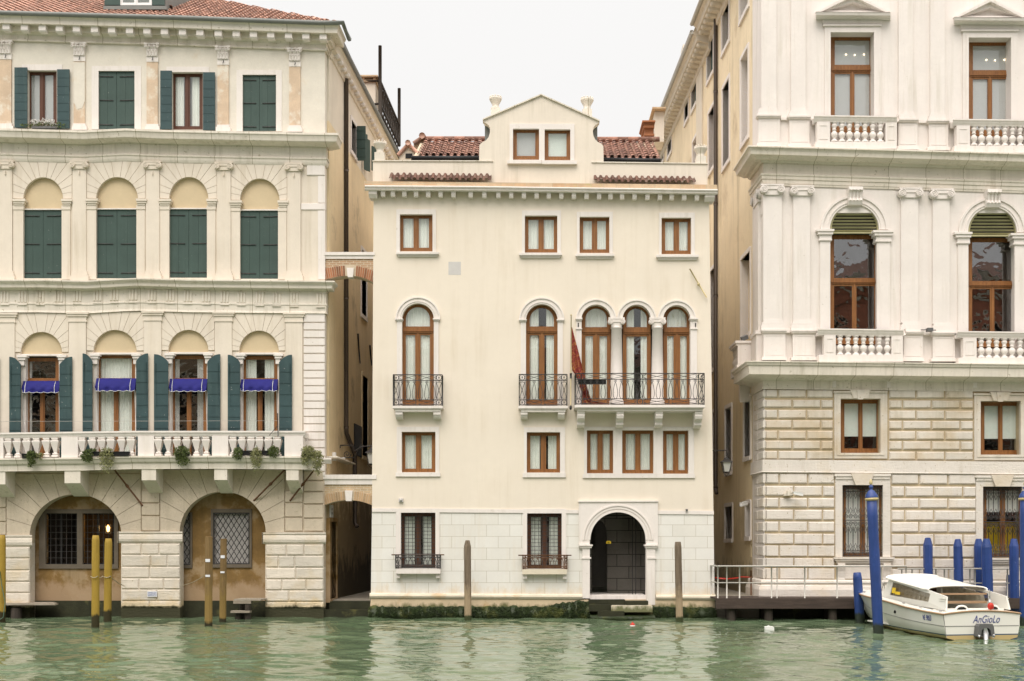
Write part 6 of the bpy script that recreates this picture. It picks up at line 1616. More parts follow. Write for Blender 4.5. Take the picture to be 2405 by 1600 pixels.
# --- great cornice under the top storey
pa = [G(490, 992), G(2323, 1045), G(E2, 1077)]
m = MB()
m.sweep(pa, [(0, -.05), (0, .72), (3, .72), (6, .66), (12, .62), (20, .60), (21, .56), (26, .42), (31, .34), (34, .18), (40, .12), (41, .05), (65, .05), (65.5, .16), (69, .15), (71, .12), (78, .11), (79, .08), (88, .07), (90, .05), (94, .04), (94, 0)], 0.0, cornL=(XC, 1.95, RK))
m.build('entablature', M['stone_dirty'], rig)
# --- middle storey
for dx, dy in PO:
    for (x0, x1, bb, p0, p1, pt, cap) in ((545, 672, (532, 694, 730, 798), 535, 708, 795, (520, 1258, 690, 1330)), (750, 864, (735, 894, 735, 800), 735, 912, 798, (725, 1268, 893, 1335)), (1485, 1602, (1482, 1630, 748, 806), 1490, 1645, 806, (1462, 1283, 1632, 1349)), (1702, 1816, (1696, 1848, 756, 812), 1690, 1864, 812, (1677, 1290, 1848, 1357))):
        if dx and x0 < 1400: continue
        o = dx - 10 if dx else 0
        b = (bb[0] + o, bb[1] + o, bb[2] + dy * .6, bb[3] + dy * .6)
        pil(H, x0 + o, x1 + o, cap[1] - 1452 + 40 + dy, b[2], b, -.12, cap=(cap[0] + o, cap[1] - 1452 + dy, cap[2] + o, cap[3] - 1452 + dy)); ped(H, p0 + o, p1 + o, pt + dy * .6, 1004 + (p0 + o - 545) * .008, -.18)
for (x0, x1, y) in ((700, 742, 806), (905, 930, 808), (1640, 1695, 820), (1858, 1885, 824)): MB().fbox(H, x0, y - 12, x1, y + 12, -.08, .03).build('dado_rail', M['stone'], rig)
a = PF(H, 0, -130, 0)[2]
m = MB()     # the corner pilaster's flank face with its own volute capital
m.wbox(RX0 - .12, RX0 + .02, .55, 1.35, P(0, H(0, 790)[1], 0)[2], P(0, H(0, -110)[1], 0)[2]); m.wbox(RX0 - .2, RX0 + .02, .45, 1.45, P(0, H(0, 1005)[1], 0)[2], P(0, H(0, 800)[1], 0)[2])
m.wbox(RX0 - .24, RX0 + .02, .40, 1.5, P(0, H(0, 812)[1], 0)[2], P(0, H(0, 790)[1], 0)[2]+.003)
for y_ in (.42, 1.42):
    zc_ = P(0, H(0, -150)[1], 0)[2]
    m.tube([(RX0 - .2, y_ + .17 * math.cos(k * .45) * (1 - k / 34), zc_ + .17 * math.sin(k * .45) * (1 - k / 34)) for k in range(30)], .03, 4)
    n = 12; vs = [(RX0 - .17, y_ + .17 * math.cos(k * 6.2832 / n), zc_ + .17 * math.sin(k * 6.2832 / n)) for k in range(n)]
    m.add(vs + [(RX0, p[1], p[2]) for p in vs], [tuple(range(n)), tuple(reversed(range(n)))] + [(k, n + k, n + (k + 1) % n, (k + 1) % n) for k in range(n)])
m.wbox(RX0 - .15, RX0 + .02, .42, 1.42, P(0, H(0, -112)[1], 0)[2] - .06, P(0, H(0, -112)[1], 0)[2] + .42)
m.build('pilaster', M['stone'], rig)
for i, (x0, x1, ysp, yt, yb) in enumerate(wb):
    cx = (x0 + x1) / 2; r_ = (x1 - x0) / 2
    wy0 = ysp + 40
    wn = wood_window(rig, R(H, x0, wy0, x1 - 4, yb - 10), .44, cols=2, fw=9.5, mull=9.5, transom=(H(0, ysp + 342)[1], H(0, ysp + 372)[1]), curt='none', glass='glass_old', bot=18)
    m = MB(); n = 8
    m.fext(H, arch(x0, x1, ysp, yt, ysp + 28, 26), [arch(x0 + 12, x1 - 12, ysp, yt + 12, ysp + 20, 26)], .06, .16)
    top_, bot_ = yt + 14, ysp + 22
    for k in range(n):
        y = top_ + (bot_ - top_) * (k + .5) / n
        dyy = max(0.0, ysp - y); hw = math.sqrt(max(0, (r_ - 10) ** 2 - dyy ** 2)) if y < ysp else r_ - 10
        if hw < 15: continue
        a = PF(H, cx - hw, y, .12); b = PF(H, cx + hw, y, .12); hh = (bot_ - top_) / n / 2.9037 / K * .5
        m.obox(((a[0] + b[0]) / 2, .13, a[2]), ((b[0] - a[0]) / 2, 0, 0), (0, .008, .004), (0, -.030, hh * .40))
    m.build('louvre', M['louver'], wn)
    MB().fext(H, arch(x0 + 2, x1 - 2, ysp, yt + 2, ysp + 27, 20), [], .20, .40).build('louvre_backing', M['dark'], wn)
    m = MB()
    for (ro, ri, pr) in ((r_ + 62, r_, .06), (r_ + 63, r_ + 48, .11), (r_ + 22, r_ + 14, .085)):
        m.fext(H, arc(cx, ysp, ro, ro * (ysp - yt) / r_, 32) + arc(cx, ysp, ri, ri * (ysp - yt) / r_, 32, 0, math.pi), [], -pr, .02 if pr == .06 else -.061)
    for (p, q, s_) in ((x0 - 92, x0 + 30, 0), (x1 - 40, x1 + 102, 8)):
        m.fbox(H, p, ysp - 2 + s_, q, ysp + 12 + s_, -.19, .3); m.fbox(H, p + 10, ysp + 12 + s_, q - 8, ysp + 34 + s_, -.15, .3); m.fbox(H, p + 20, ysp + 34 + s_, q - 18, ysp + 80 + s_, -.09, .3); m.fbox(H, p + 16, ysp + 66 + s_, q - 16, ysp + 76 + s_, -.11, .29)
        m.fbox(H, p + 24, ysp + 80 + s_, q - 28, yb - 60, -.06, .03)
    kx = cx + 5; m.build('surround', M['stone'], wn)
    m = MB(); p = PF(H, kx - 46, yt - 112, -.25); q = PF(H, kx + 46, yt - 2, -.2); h_ = p[2] - q[2]
    ext_yz(m, p[0], q[0], [(.03, p[2] + .03), (-.34, p[2] + .03), (-.36, p[2] - h_ * .15), (-.28, p[2] - h_ * .3), (-.24, p[2] - h_ * .6), (-.27, p[2] - h_ * .8), (-.2, q[2] - .02), (.03, q[2] - .02)])
    for k in range(4): x = p[0] + (q[0] - p[0]) * (k + .5) / 4; m.tube([(x, -.375, p[2] - h_ * .15), (x, -.30, p[2] - h_ * .3), (x, -.26, p[2] - h_ * .6), (x, -.285, p[2] - h_ * .8)], .035, 5)
    m.build('keystone', M['stone'], wn)
balus(H, 915, 1502, 788, 1006, (960, 1040), (1420, 1497), (1068, 1122, 1175, 1228, 1282, 1335, 1390), -.55, .012)
balus(H, 1868, 2470, 806, 1026, (1910, 2000), (2365, 2445), (2030, 2082, 2135, 2188, 2240, 2295, 2340), -.55, .012)
balus(H, 2820, 3410, 824, 1044, (2862, 2950), (3310, 3390), (2980, 3032, 3085, 3138, 3190, 3245), -.55, .012)
m = MB(); p = PF(H, 1620, 798, -.3); q = PF(H, 1722, 800, -.3); m.tube([p, q], .02, 5); c_ = PF(H, 1678, 799, -.3); m.wbox(c_[0] - .1, c_[0] + .1, -.42, -.2, c_[2] - .06, c_[2] + .06); m.build('floodlight', M['grey'], rig)
# --- balcony cornice under it
pb = [H(490, 1010), H(2323, 1030), H(E2, 1042)]
m = MB()
m.sweep(pb, [(0, -.05), (0, .80), (2, .80), (5, .76), (9, .74), (10, .70), (16, .69), (31, .67), (32, .62), (36, .46), (40, .22), (44, .10), (46, .05), (62, .05), (63, .07), (66, .07), (66, 0)], 0.0, cornL=(XC, 1.95, RK))
m.build('balcony_cornice', M['stone_dirty'], rig)
for x in (1030, 1400, 1990, 2345): m = MB(); m.fbox(H, x - 12, 1118, x + 12, 1192, -.075, .02); m.build('console', M['stone'], rig)
# --- rusticated base
def brickwork(x0, x1, rows, offs, wd, bev=3.0, mat='rustic'):
    m = MB()
    for j, (ya, yb) in enumerate(rows):
        x = x0; first = True
        cuts = [x0]; c_ = x0 + offs[j % 2]
        while c_ < x1 - 30: cuts.append(c_); c_ += wd
        cuts.append(x1)
        for a, b in zip(cuts[:-1], cuts[1:]):
            t = .005 * (a - 485)
            m.rust(*R(I, a + 3, ya + t, b - 3, yb + t), .01, -.06, bev, .004)
    return m.build('rusticated_stone', M[mat], rig)
r1 = [(42, 98), (112, 166), (181, 240), (251, 308), (322, 380), (390, 449), (461, 518)]
r2 = [(616, 684), (699, 768), (781, 848), (862, 932), (943, 1013), (1026, 1096), (1106, 1180), (1192, 1252), (1262, 1336)]
brickwork(557, 1026, r1, (90, 187), 195, 2.6); brickwork(1402, 1982, r1, (187, 95), 197, 2.6); brickwork(2358, 2940, r1, (187, 95), 197, 2.6)
brickwork(560, 1036, r2[:5], (95, 195), 196, 2.8, 'rustic_low'); brickwork(560, 1036, r2[5:], (195, 95), 196, 1.6, 'rustic_low')
brickwork(1418, 2002, r2[:5], (192, 95), 198, 2.8, 'rustic_low'); brickwork(1418, 2002, r2[5:], (95, 195), 198, 1.6, 'rustic_low'); brickwork(2372, 2960, r2, (192, 95), 198, 2.4, 'rustic_low')
m = MB()       # quoins turning the corner
for (ya, yb) in r1 + r2:
    z0, z1 = P(0, I(0, yb)[1], 0)[2], P(0, I(0, ya)[1], 0)[2]; b = .045
    for (y0, y1) in ((-.06, .95), (.98, 1.9)):
        v = [(RX0 - .0, y0, z0), (RX0, y1, z0), (RX0, y1, z1), (RX0, y0, z1), (RX0 - .06, y0 + b * (y0 > 0), z0 + b), (RX0 - .06, y1 - b, z0 + b), (RX0 - .06, y1 - b, z1 - b), (RX0 - .06, y0 + b * (y0 > 0), z1 - b)]
        m.add(v, [(7, 6, 5, 4), (4, 5, 1, 0), (5, 6, 2, 1), (6, 7, 3, 2), (7, 4, 0, 3)])
    a = P(I(561, 0)[0], 0, -.06)[0]
    m.add([(RX0 - .06, -.057, z0 + b), (a, -.057, z0 + b), (a, -.057, z1 - b), (RX0 - .06, -.057, z1 - b), (RX0, .0, z0), (a, .0, z0), (a, 0, z1), (RX0, 0, z1)], [(0, 1, 2, 3), (4, 5, 1, 0), (3, 2, 6, 7)])
m.build('quoins', M['rustic_low'], rig)
m = MB()
m.sweep([I(540, 521), I(2323, 536), I(E2, 545)], [(0, 0), (0, .07), (27, .08), (29, .10), (31, .06), (32, 0)], 0.0, cornL=(XC, 1.9, RK)); m.build('string_course', M['rustic_low'], rig)
for i, r in enumerate(wc):
    dx, dy = r[0] - 1073, r[1] - 106
    wn = wood_window(rig, R(I, r[0], r[1] + 8, r[2] - 2, r[3]), .34, cols=2, fw=8.5, mull=9, curt='none', bot=12)
    m = MB(); a = R(I, r[0] + 2, r[1] + 12, r[2] - 4, r[1] + 258); m.box(*a, .44, .446); m.build('blind', M['blind'], wn)
    m = MB(); m.fext(I, rect(r[0] - 43, r[1] - 42, r[2] + 46, r[3] + 38), [rect(*r)], -.055, .1); m.fext(I, rect(r[0] - 46, r[1] - 52, r[2] + 48, r[1] - 41), [], -.10, .02); m.fext(I, rect(r[0] - 24, r[1] - 22, r[2] + 26, r[3] + 16), [rect(r[0] - .5, r[1] - .5, r[2] + .5, r[3] + .5)], -.075, -.056)
    m.build('surround', M['rustic'], wn)
    cx = (r[0] + r[2]) / 2
    m = MB(); m.fext(I, [(cx - 70, r[1] - 61), (cx + 70, r[1] - 60), (cx + 48, r[1] - 2), (cx - 48, r[1] - 2)], [[(cx - 26, r[1] - 62), (cx - 24, r[1] - 62), (cx - 20, r[1] - 1), (cx - 22, r[1] - 1)]][0:0], -.13, .02)
    m.fext(I, [(cx - 26, r[1] - 61), (cx + 26, r[1] - 61), (cx + 18, r[1] + 4), (cx - 18, r[1] + 4)], [], -.16, -.12); m.build('keystone', M['rustic'], wn)
for i, r in enumerate(wd_):
    wn = wood_window(rig, R(I, r[0], r[1] + 4, r[2] - 2, r[3]), .22, cols=2, fw=8, mull=11, curt='none', bot=10, mat='wood')
    m = MB(); a = R(I, r[0] + 2, r[1] + 12, r[2] - 4, r[3] - (8 if i == 0 else 310)); m.box(*a, .305, .31); m.build('blind', M['white'], wn)
    if i == 1: MB().box(*R(I, r[0] + 20, r[1] + 240, r[2] - 20, r[3]), .9, .91).build('room_poster', M['ylw'], wn)
    m = MB(); m.fext(I, rect(r[0] - 48, r[1] - 72, r[2] + 50, r[3] + 2), [rect(r[0], r[1], r[2], r[3] + 1.5)], -.05, .1); m.fext(I, rect(r[0] - 52, r[1] - 76, r[2] + 54, r[1] - 60), [], -.12, .02); m.fext(I, rect(r[0] - 44, r[1] - 60, r[2] + 46, r[1] - 40), [], -.085, -.051); m.build('surround', M['rustic_low'], wn)
    cx = (r[0] + r[2]) / 2
    m = MB(); m.fext(I, [(cx - 78, r[1] - 80), (cx + 78, r[1] - 80), (cx + 48, r[1]), (cx - 48, r[1])], [], -.15, .02); m.build('keystone', M['rustic'], wn)
    m = MB(); m.fbox(I, r[0] - 56, r[3] + 4, r[2] + 80, r[3] + 16, -.20, .1); m.fbox(I, r[0] - 48, r[3] + 16, r[2] + 70, r[3] + 30, -.16, .1); m.fbox(I, r[0] - 40, r[3] + 30, r[2] + 62, r[3] + 46, -.10, .1); m.fext(I, rect(r[0] - 34, r[3] + 50, r[2] + 60, r[3] + 150), [], -.03, .02); m.build('sill', M['rustic_low'], wn)
    for x in (r[0] - 30, r[2] + 4):
        m = MB(); p = PF(I, x, r[3] + 46, -.15); q = PF(I, x + 46, r[3] + 165, -.1); h_ = p[2] - q[2]
        ext_yz(m, p[0], q[0], [(.02, p[2]), (-.17, p[2]), (-.18, p[2] - h_ * .2), (-.12, p[2] - h_ * .45), (-.09, p[2] - h_ * .8), (-.1, p[2] - h_ * .95), (.02, q[2])]); m.build('bracket', M['rustic_low'], wn)
    # iron grille: vertical bars, a belt of paired scrolls at mid height, cresting top and bottom
    g = MB(); x0, x1 = r[0] + 6, r[2] - 6; Yg = .06; n = 8; w1 = (x1 - x0) / n
    for (a, b) in ((r[1] + 6, r[1] + 6), (r[3] - 6, r[3] - 6), (r[1] + 44, r[1] + 44), (r[3] - 44, r[3] - 44), (r[1] + 240, r[1] + 240)): g.tube([PF(I, x0, a, Yg), PF(I, x1, b, Yg)], .02, 4)
    for k in range(n + 1):
        x = x0 + w1 * k
        for (a, b) in ((r[1] + 6, r[1] + 195), (r[1] + 285, r[3] - 6)): g.tube([PF(I, x, a, Yg), PF(I, x, b, Yg)], .016, 4)
    u = 1 / 2.9037 / K
    for k in range(n):
        x = x0 + w1 * (k + .5)
        for (y, rr) in ((r[1] + 25, 14), (r[1] + 215, 17), (r[1] + 265, 17), (r[3] - 25, 14)):
            c_ = PF(I, x, y, Yg - .01)
            scroll(g, c_, rr * u, 1.6, .013, 1 if k % 2 else -1, 0 if k % 2 else math.pi, 15)
        for y, s_ in ((r[1] + 175, 1), (r[1] + 305, -1), (r[1] + 70, -1), (r[3] - 70, 1)):
            p = PF(I, x, y, Yg)
            g.tube([(p[0], Yg, p[2] - .12 * s_), (p[0] - .05, Yg, p[2]), (p[0], Yg, p[2] + .12 * s_), (p[0] + .05, Yg, p[2])], .013, 4, True)
    g.build('grille', M['iron'], wn)
m = MB()
m.sweep([I(520, 1338), I(2323, 1348), I(E2, 1352)], [(0, 0), (0, .08), (3, .14), (8, .16), (12, .13), (13, .12), (15, .20), (24, .24), (60, .24), (60, 0)], 0.0, cornL=(XC, 2.0, RK)); m.build('plinth', M['rustic_low'], rig)
# ------------------------------------------------------------------ wall arches over the left alley
def alley_arch(label, cap, brick_top, spring_l, crown, spring_r, key, Yf, mats):
    o = thing('wall_arch', label, 'arch', (-6.7, Yf, P(0, cap[3], Yf)[2]), 'brick arches propping the two palaces apart')
    m = MB(); m.box(*cap[:2], cap[2], cap[1] + (cap[3] - cap[1]) * .45, Yf - .06, Yf + .55); m.box(cap[0] + 1, cap[1] + (cap[3] - cap[1]) * .45, cap[2] - 1, cap[3], Yf - .02, Yf + .52); m.build('coping', M['stone'], o)
    xl, xr = cap[0] + 2, cap[2] - 2; xm = (key[0] + key[2]) / 2
    def yb(x):
        t = (x - xl) / (xm - xl) if x < xm else (xr - x) / (xr - xm)
        s_ = spring_l if x < xm else spring_r
        return s_ + (crown - s_) * (1 - (1 - t) ** 2)
    n = 22; low = [(xl + (xr - xl) * k / n, yb(xl + (xr - xl) * k / n)) for k in range(n + 1)]
    th = 25 if mats[0] == 'voubrick' else 22
    up = [(x, max(brick_top + 2, y - th)) for x, y in low]
    m = MB(); m.ext([(xl, brick_top)] + up + [(xr, brick_top)], [], Yf + .02, Yf + .5); m.build('brick_face', M[mats[2]], o)
    m = MB(); m.ext(up + low[::-1], [], Yf + .012, Yf + .5); m.build('mortar_bed', M['mortar'], o)
    m = MB(); nb = 24; half = 0
    for k in range(nb):
        a, b = xl + (xr - xl) * (k + .1) / nb, xl + (xr - xl) * (k + .9) / nb
        if a < key[2] and b > key[0]: continue
        if a > key[2] and not half: m.build('arch_ring', M[mats[1]], o); m = MB(); half = 1
        d = (a + b) / 2 - xm; lean = d * .10
        m.ext([(a, yb(a) - .5), (b, yb(b) - .5), (b + lean, yb(b) - th + 1), (a + lean, yb(a) - th + 1)], [], Yf - .004, Yf + .45)
    m.build('arch_ring', M[mats[1]], o)
    m = MB(); m.ext([(key[0], key[1]), (key[0] + 2.5, key[3]), (key[2] - 2.5, key[3]), (key[2], key[1])], [], Yf - .05, Yf + .3); m.build('keystone', M['stone'], o)
alley_arch('upper red brick arch with white coping, spanning the alley between the left and middle palaces', (761, 592, 880, 608), 608, 657, 648, 665, (814, 629, 831, 651), .03, ('voubrick', 'voubrick', 'brick'))
alley_arch('lower pale brick arch with white coping, over the alley mouth at the water', (757, 1115, 884, 1138), 1138, 1188, 1175, 1191, (810, 1152, 828, 1177), .03, ('pale', 'voubrick2', 'brick_pale'))

# ------------------------------------------------------------------ mooring poles
def pole_proto(name, label, cat, group, r, h, mat, top, n=9, sides=True):
    o = thing(name, label, cat, (0, 0, 0), group, local=True)
    m = MB(); pr = [(r * 1.0, -1.5)] + [(r * (1.0 - .03 * k / 8 + ru(-.025, .025)), h * k / 8) for k in range(8)]
    if top == 'point': pr += [(r * .97, h - r * 1.6), (r * .60, h - r * .1), (r * .42, h)]
    elif top == 'blunt': pr += [(r * .97, h - r * 1.3), (r * .80, h - r * .08), (r * .70, h)]
    elif top == 'flat': pr += [(r * .95, h - .01), (r * .85, h)]
    m.lathe(0, 0, 0, pr, n, ru(0, 1), smooth=n > 9)
    m.build('shaft', M[mat], o)
    return o
def put(o, px, py, lean=0.0, rot=0.0, sc=1.0, label=None):
    """stand a pole where its waterline reads in the survey"""
    D_ = DC * (CH * K) / (py - HY); Y = D_ - DC
    o.location = P(px, py, Y); o.location.z = 0
    o.rotation_euler = (0, lean, rot)
    if label: o['label'] = label
    return D_
def pole(kind, px, py, top_py, wpx, mat, top, label, group, lean=0.0, name='mooring_pole', n=9):
    D_ = DC * (CH * K) / (py - HY); h = CH - (top_py - HY) * D_ / (DC * K); r = wpx / 2 * D_ / (DC * K)
    o = pole_proto(name, label, 'mooring pole', group, r, h, mat, top, n); put(o, px, py, lean)
    return o, r, h, D_
gy = 'yellow poles before the arcaded palace'
y1 = pole('y', 224, 1473.5, 1257.5, 18, 'yellow', 'blunt', 'bright yellow mooring pole, the taller of the pair before the left arch', gy, .004, n=12)
y2 = pole('y', 252.5, 1461, 1265, 18, 'yellow', 'blunt', 'bright yellow mooring pole, the shorter of the pair before the left arch', gy, .012, n=12)
y3 = pole('y', 489.5, 1471, 1260.5, 18, 'olive', 'flat', 'worn brownish yellow mooring pole with a white tag, before the latticed window arch', gy, .004)
y4 = pole('y', 523, 1461, 1265.5, 16, 'olive', 'flat', 'thinner worn brown pole with a high white tag, beside the plank bench', gy, .012)
y5 = pole('y', 3, 1463, 1256.5, 19, 'yellow', 'blunt', 'olive yellow mooring pole with a hanging green rope, at the left edge', gy, .004, n=12)
gb = 'weathered wooden poles before the cream palace'
b1 = pole('b', 1099, 1455.5, 1269, 17, 'pole', 'point', 'bare grey wooden mooring pole, left of the water gate', gb, -.006)
b2 = pole('b', 1596, 1459.5, 1272.5, 17, 'pole', 'blunt', 'bare grey wooden mooring pole, right of the water gate', gb, -.020)
gu = 'blue mooring poles around the white boat'
u0 = pole('u', 2020, 1462, 1344.5, 22, 'blue', 'blunt', 'short blue pole standing at the bow of the white boat', gu, -.06, n=10)
u1 = pole('u', 2181, 1454, 1263, 22, 'blue', 'point', 'blue pole behind the cabin roof, leftmost of those behind the boat', gu, -.01, n=8)
u2 = pole('u', 2253, 1454, 1266, 22, 'blue', 'point', 'lone blue pole behind the boat, second from the left', gu, -.02, n=8)
u3 = pole('u', 2300, 1452, 1265.5, 22, 'blue', 'point', 'blue pole half hidden behind a thicker blue pole', gu, -.01, n=8)
u4 = pole('u', 2322, 1456, 1265.5, 25, 'blue', 'point', 'thick blue pole overlapping its twin behind the stern', gu, -.03, n=8)
u5 = pole('u', 2383, 1456, 1265.5, 22, 'blue', 'point', 'tall blue pole by the right edge, just behind the stern', gu, -.01, n=8)
u6 = pole('u', 2370, 1452, 1350, 14, 'blue', 'flat', 'low dark blue stump in front of the railing, beside the stern', gu, 0, n=8)
for (px, py, tp, lb) in ((2063, 1489, 1174, 'tall leaning blue pole with a gilt collar and finial, beside the white boat'), (2408, 1470, 1174, 'blue pole with gilt collar, cut by the right edge of the view')):
    o, r, h, D_ = pole('u', px, py, tp, 24.5, 'blue', 'flat', lb, gu, -.05 if px < 2100 else 0, 'striped_pole' if 0 else 'mooring_pole', 16)
    m = MB(); m.lathe(0, 0, h - .02, [(r * 1.02, 0), (r * 1.28, .03), (r * 1.28, .07), (r * 1.0, .09)], 16); m.build('collar', M['gold'], o)
    m = MB(); m.lathe(0, 0, h + .07, [(r * 1.2, 0), (r * 1.1, .08), (r * .72, .17), (r * .62, .2), (r * .3, .23), (r * .3, .27), (r * .42, .30), (r * .40, .34), (r * .2, .38), (r * .12, .40)], 16); m.build('cap', M['blue'], o)
    m = MB(); m.lathe(0, 0, h + .46, [(r * .2, 0), (r * .36, .04), (r * .3, .10), (r * .1, .16)], 10); m.build('finial', M['gold'], o)
for (pt, z) in ((y3, (1313, 1320)), (y4, (1304.5, 1311)), (y3, (1350, 1355)), (y4, (1342, 1346))):
    o, r, h, D_ = pt; zz = CH - ((z[0] + z[1]) / 2 - HY) * D_ / (DC * K); hh = (z[1] - z[0]) * D_ / (DC * K)
    m = MB(); v = []
    for k in range(7):
        a = -math.pi / 2 + (k - 3) * .2; v += [(1.03 * r * math.cos(a), 1.03 * r * math.sin(a), zz - hh / 2), (1.03 * r * math.cos(a), 1.03 * r * math.sin(a), zz + hh / 2), (1.08 * r * math.cos(a), 1.08 * r * math.sin(a), zz - hh / 2), (1.08 * r * math.cos(a), 1.08 * r * math.sin(a), zz + hh / 2)]
    m.add(v, [(4 * k + 2, 4 * k + 6, 4 * k + 7, 4 * k + 3) for k in range(6)] + [(4 * k + 3, 4 * k + 7, 4 * k + 5, 4 * k + 1) for k in range(6)] + [(4 * k, 4 * k + 4, 4 * k + 6, 4 * k + 2) for k in range(6)])
    m.build('tag', M['signwhite'], o)
def world_on(pt, py):
    o, r, h, D_ = pt; return Vector((o.location.x + math.sin(o.rotation_euler[1]) * 1.5, o.location.y, CH - (py - HY) * D_ / (DC * K)))
# ropes and chain
def rope(pts, sag, name, label, cat, mat='rope', r=.012, n=14):
    q = []
    for a, b in zip(pts[:-1], pts[1:]):
        a = Vector(a); b = Vector(b)
        for k in range(n): t = k / n; q.append(a.lerp(b, t) - Vector((0, 0, sag * 4 * t * (1 - t))))
    q.append(Vector(pts[-1])); m = MB(); m.tube(q, r, 5)
    return tag(m.build(name, M[mat]), label, cat)
p1, p2 = world_on(y1, 1353), world_on(y2, 1353)
rope([p1 + Vector((-.1, -.17, 0)), p1 + Vector((.12, -.15, 0)), p2 + Vector((-.12, -.15, 0)), p2 + Vector((.12, -.12, 0)), PF(C, 850, 1093, -.1)], .05, 'chain', 'slack chain looped round the pair of bright yellow poles', 'chain', r=.014)
p3 = world_on(y3, 1352); rope([p3 + Vector((-.1, -.13, 0)), PF(C, 1240, 1090, -.1)], .05, 'rope', 'thin rope from the tagged brown pole to the middle pier', 'rope', r=.01)
p5 = world_on(y5, 1345)
m = MB(); m.tube([p5 + Vector((.02, -.16, .05)), p5 + Vector((.08, -.17, -.4)), p5 + Vector((.2, -.17, -1.0)), p5 + Vector((.14, -.17, -1.5)), p5 + Vector((-.1, -.17, -1.65))], .014, 5)
tag(m.build('rope', pmat('green_rope', (.12, .2, .15), .9, .2, 9)), 'green rope hanging down the pole at the left edge', 'rope')

# ------------------------------------------------------------------ landing planks
o = thing('landing_plank', 'long weathered plank landing stage before the left pier', 'landing', (-17.5, -.4, 0))
m = MB(); a = PF(C, 35, 1218, -.5); b = PF(C, 390, 1190, .35); 
for k in range(3): m.wbox(-19.5, b[0] + .3 - k * .18, -.55 + k * .29, -.28 + k * .29, a[2] - .03, a[2] + .03 + ru(0, .01))
m.build('deck', M['plank'], o)
m = MB(); p = PF(C, 112, 1240, -.3); m.lathe(p[0], -.3, -1, [(.20, 0), (.19, 1.35), (.17, p[2] + 1)], 9); m.build('post', M['pile'], o)
m = MB(); m.lathe(P(12, 0, 0)[0], -.35, -1, [(.14, 0), (.13, 1.0), (.12, a[2] + .97)], 9); m.build('post', M['pile'], o)
o = thing('plank_bench', 'small two-step plank stand under the right-hand arch', 'landing', (P(585, 0, -.4)[0], -.4, 0))
m = MB(); a = PF(C, 1597, 1188, -.75); b = PF(C, 1780, 1200, -.75)
for k in range(3): m.wbox(a[0] + k * .02, b[0] + k * .03, -.8 + k * .3, -.53 + k * .3, a[2] - .02 - ru(0, .01), a[2] + .03)
m.wbox(a[0] - .02, b[0] - .35, -.8, -.70, a[2] - .13, a[2] - .021)
m.build('deck', M['plank'], o)
m = MB(); c_ = PF(C, 1577, 1270, -.85); d_ = PF(C, 1705, 1270, -.85); m.wbox(c_[0], d_[0], -.95, -.6, c_[2] - .03, c_[2] + .04); m.build('deck', M['plank'], o)
for (x, y_, t) in ((1625, -.7, 1268), (1690, -.75, 1215), (1655, -.4, 1215)):
    p = PF(C, x, t, y_); m = MB(); m.lathe(p[0], y_, -1, [(.13, 0), (.12, .9), (.10, p[2] + .98)], 8); m.build('post', M['pile'], o)

# ------------------------------------------------------------------ platform with railing in front of the stone palace
o = thing('timber_platform', 'dark timber landing platform with a grey metal railing along the stone palace', 'platform', (12, -.8, 0))
zd = .77; X0, X1 = P(1682, 0, -1.5)[0], 24.0
m = MB()
nb = 60
for k in range(9): m.wbox(X0, X1, -1.5 + k * .175, -1.5 + k * .175 + .165, zd - .05, zd)
m.build('deck', M['deckwood'], o)
m = MB(); m.wbox(X0 - .02, X1, -1.56, -1.505, zd - .36, zd - .01); m.build('fascia', M['deckwood'], o)
for px in (1719, 1807, 1958, 2090, 2220, 2340):
    x = P(px, 0, -1.45)[0]; m = MB(); m.lathe(x, -1.3, -1.5, [(.17, 0), (.16, 1.5), (.15, zd + 1.44)], 8); m.build('pile', M['pile'], o)
    m = MB(); m.lathe(x + .1, -.3, -1.5, [(.17, 0), (.16, 1.5), (.15, zd + 1.44)], 8); m.build('pile', M['pile'], o)
m = MB(); yr = -1.46
z1 = lambda px, py, Y=yr: P(px, py, Y)[2]
xa, xb = P(1685, 0, yr)[0], P(2128, 0, yr)[0]
zt_, zm_ = z1(0, 1330), z1(0, 1369)
m.tube([(xa, yr, zt_), (xb, yr, zt_)], .032, 6); m.tube([(xa, yr, zm_), (xb, yr, zm_)], .022, 6); m.tube([(xa, yr, zt_), (xa, 1.2, zt_)], .032, 6); m.tube([(xa, yr, zm_), (xa, 1.2, zm_)], .022, 6)
for px in (1686, 1707, 1737, 1812, 1825, 1890, 1966, 2070, 2128):
    x = P(px, 0, yr)[0]; m.tube([(x, yr, zd - (.1 if px in (1737, 1812, 1890, 1966) else 0)), (x, yr, zt_)], .025 if px != 1825 else .018, 6)
m.tube([(xa, 0, zd), (xa, 0, zt_)], .025, 6)
yr2 = -.85; xa2, xb2 = P(2108, 0, yr2)[0], X1; zt2, zm2 = P(0, 1336, yr2)[2], P(0, 1370, yr2)[2]
m.tube([(xa2, yr2, zt2), (xb2, yr2, zt2)], .03, 6); m.tube([(xa2, yr2, zm2), (xb2, yr2, zm2)], .022, 6)
for px in (2118, 2142, 2198, 2218, 2278, 2290, 2366, 2440): x = P(px, 0, yr2)[0]; m.tube([(x, yr2, zd), (x, yr2, zt2)], .026, 6)
m.build('railing', M['steel'], o)
o = thing('barrier_tape', 'red and white barrier tape strung on a red post behind the railing', 'barrier', (P(1720, 0, .6)[0], .6, zd))
m = MB(); a = P(1679, 1357, .6); b = P(1735, 1355, .6); c_ = P(1764, 1356, .6)
v = []
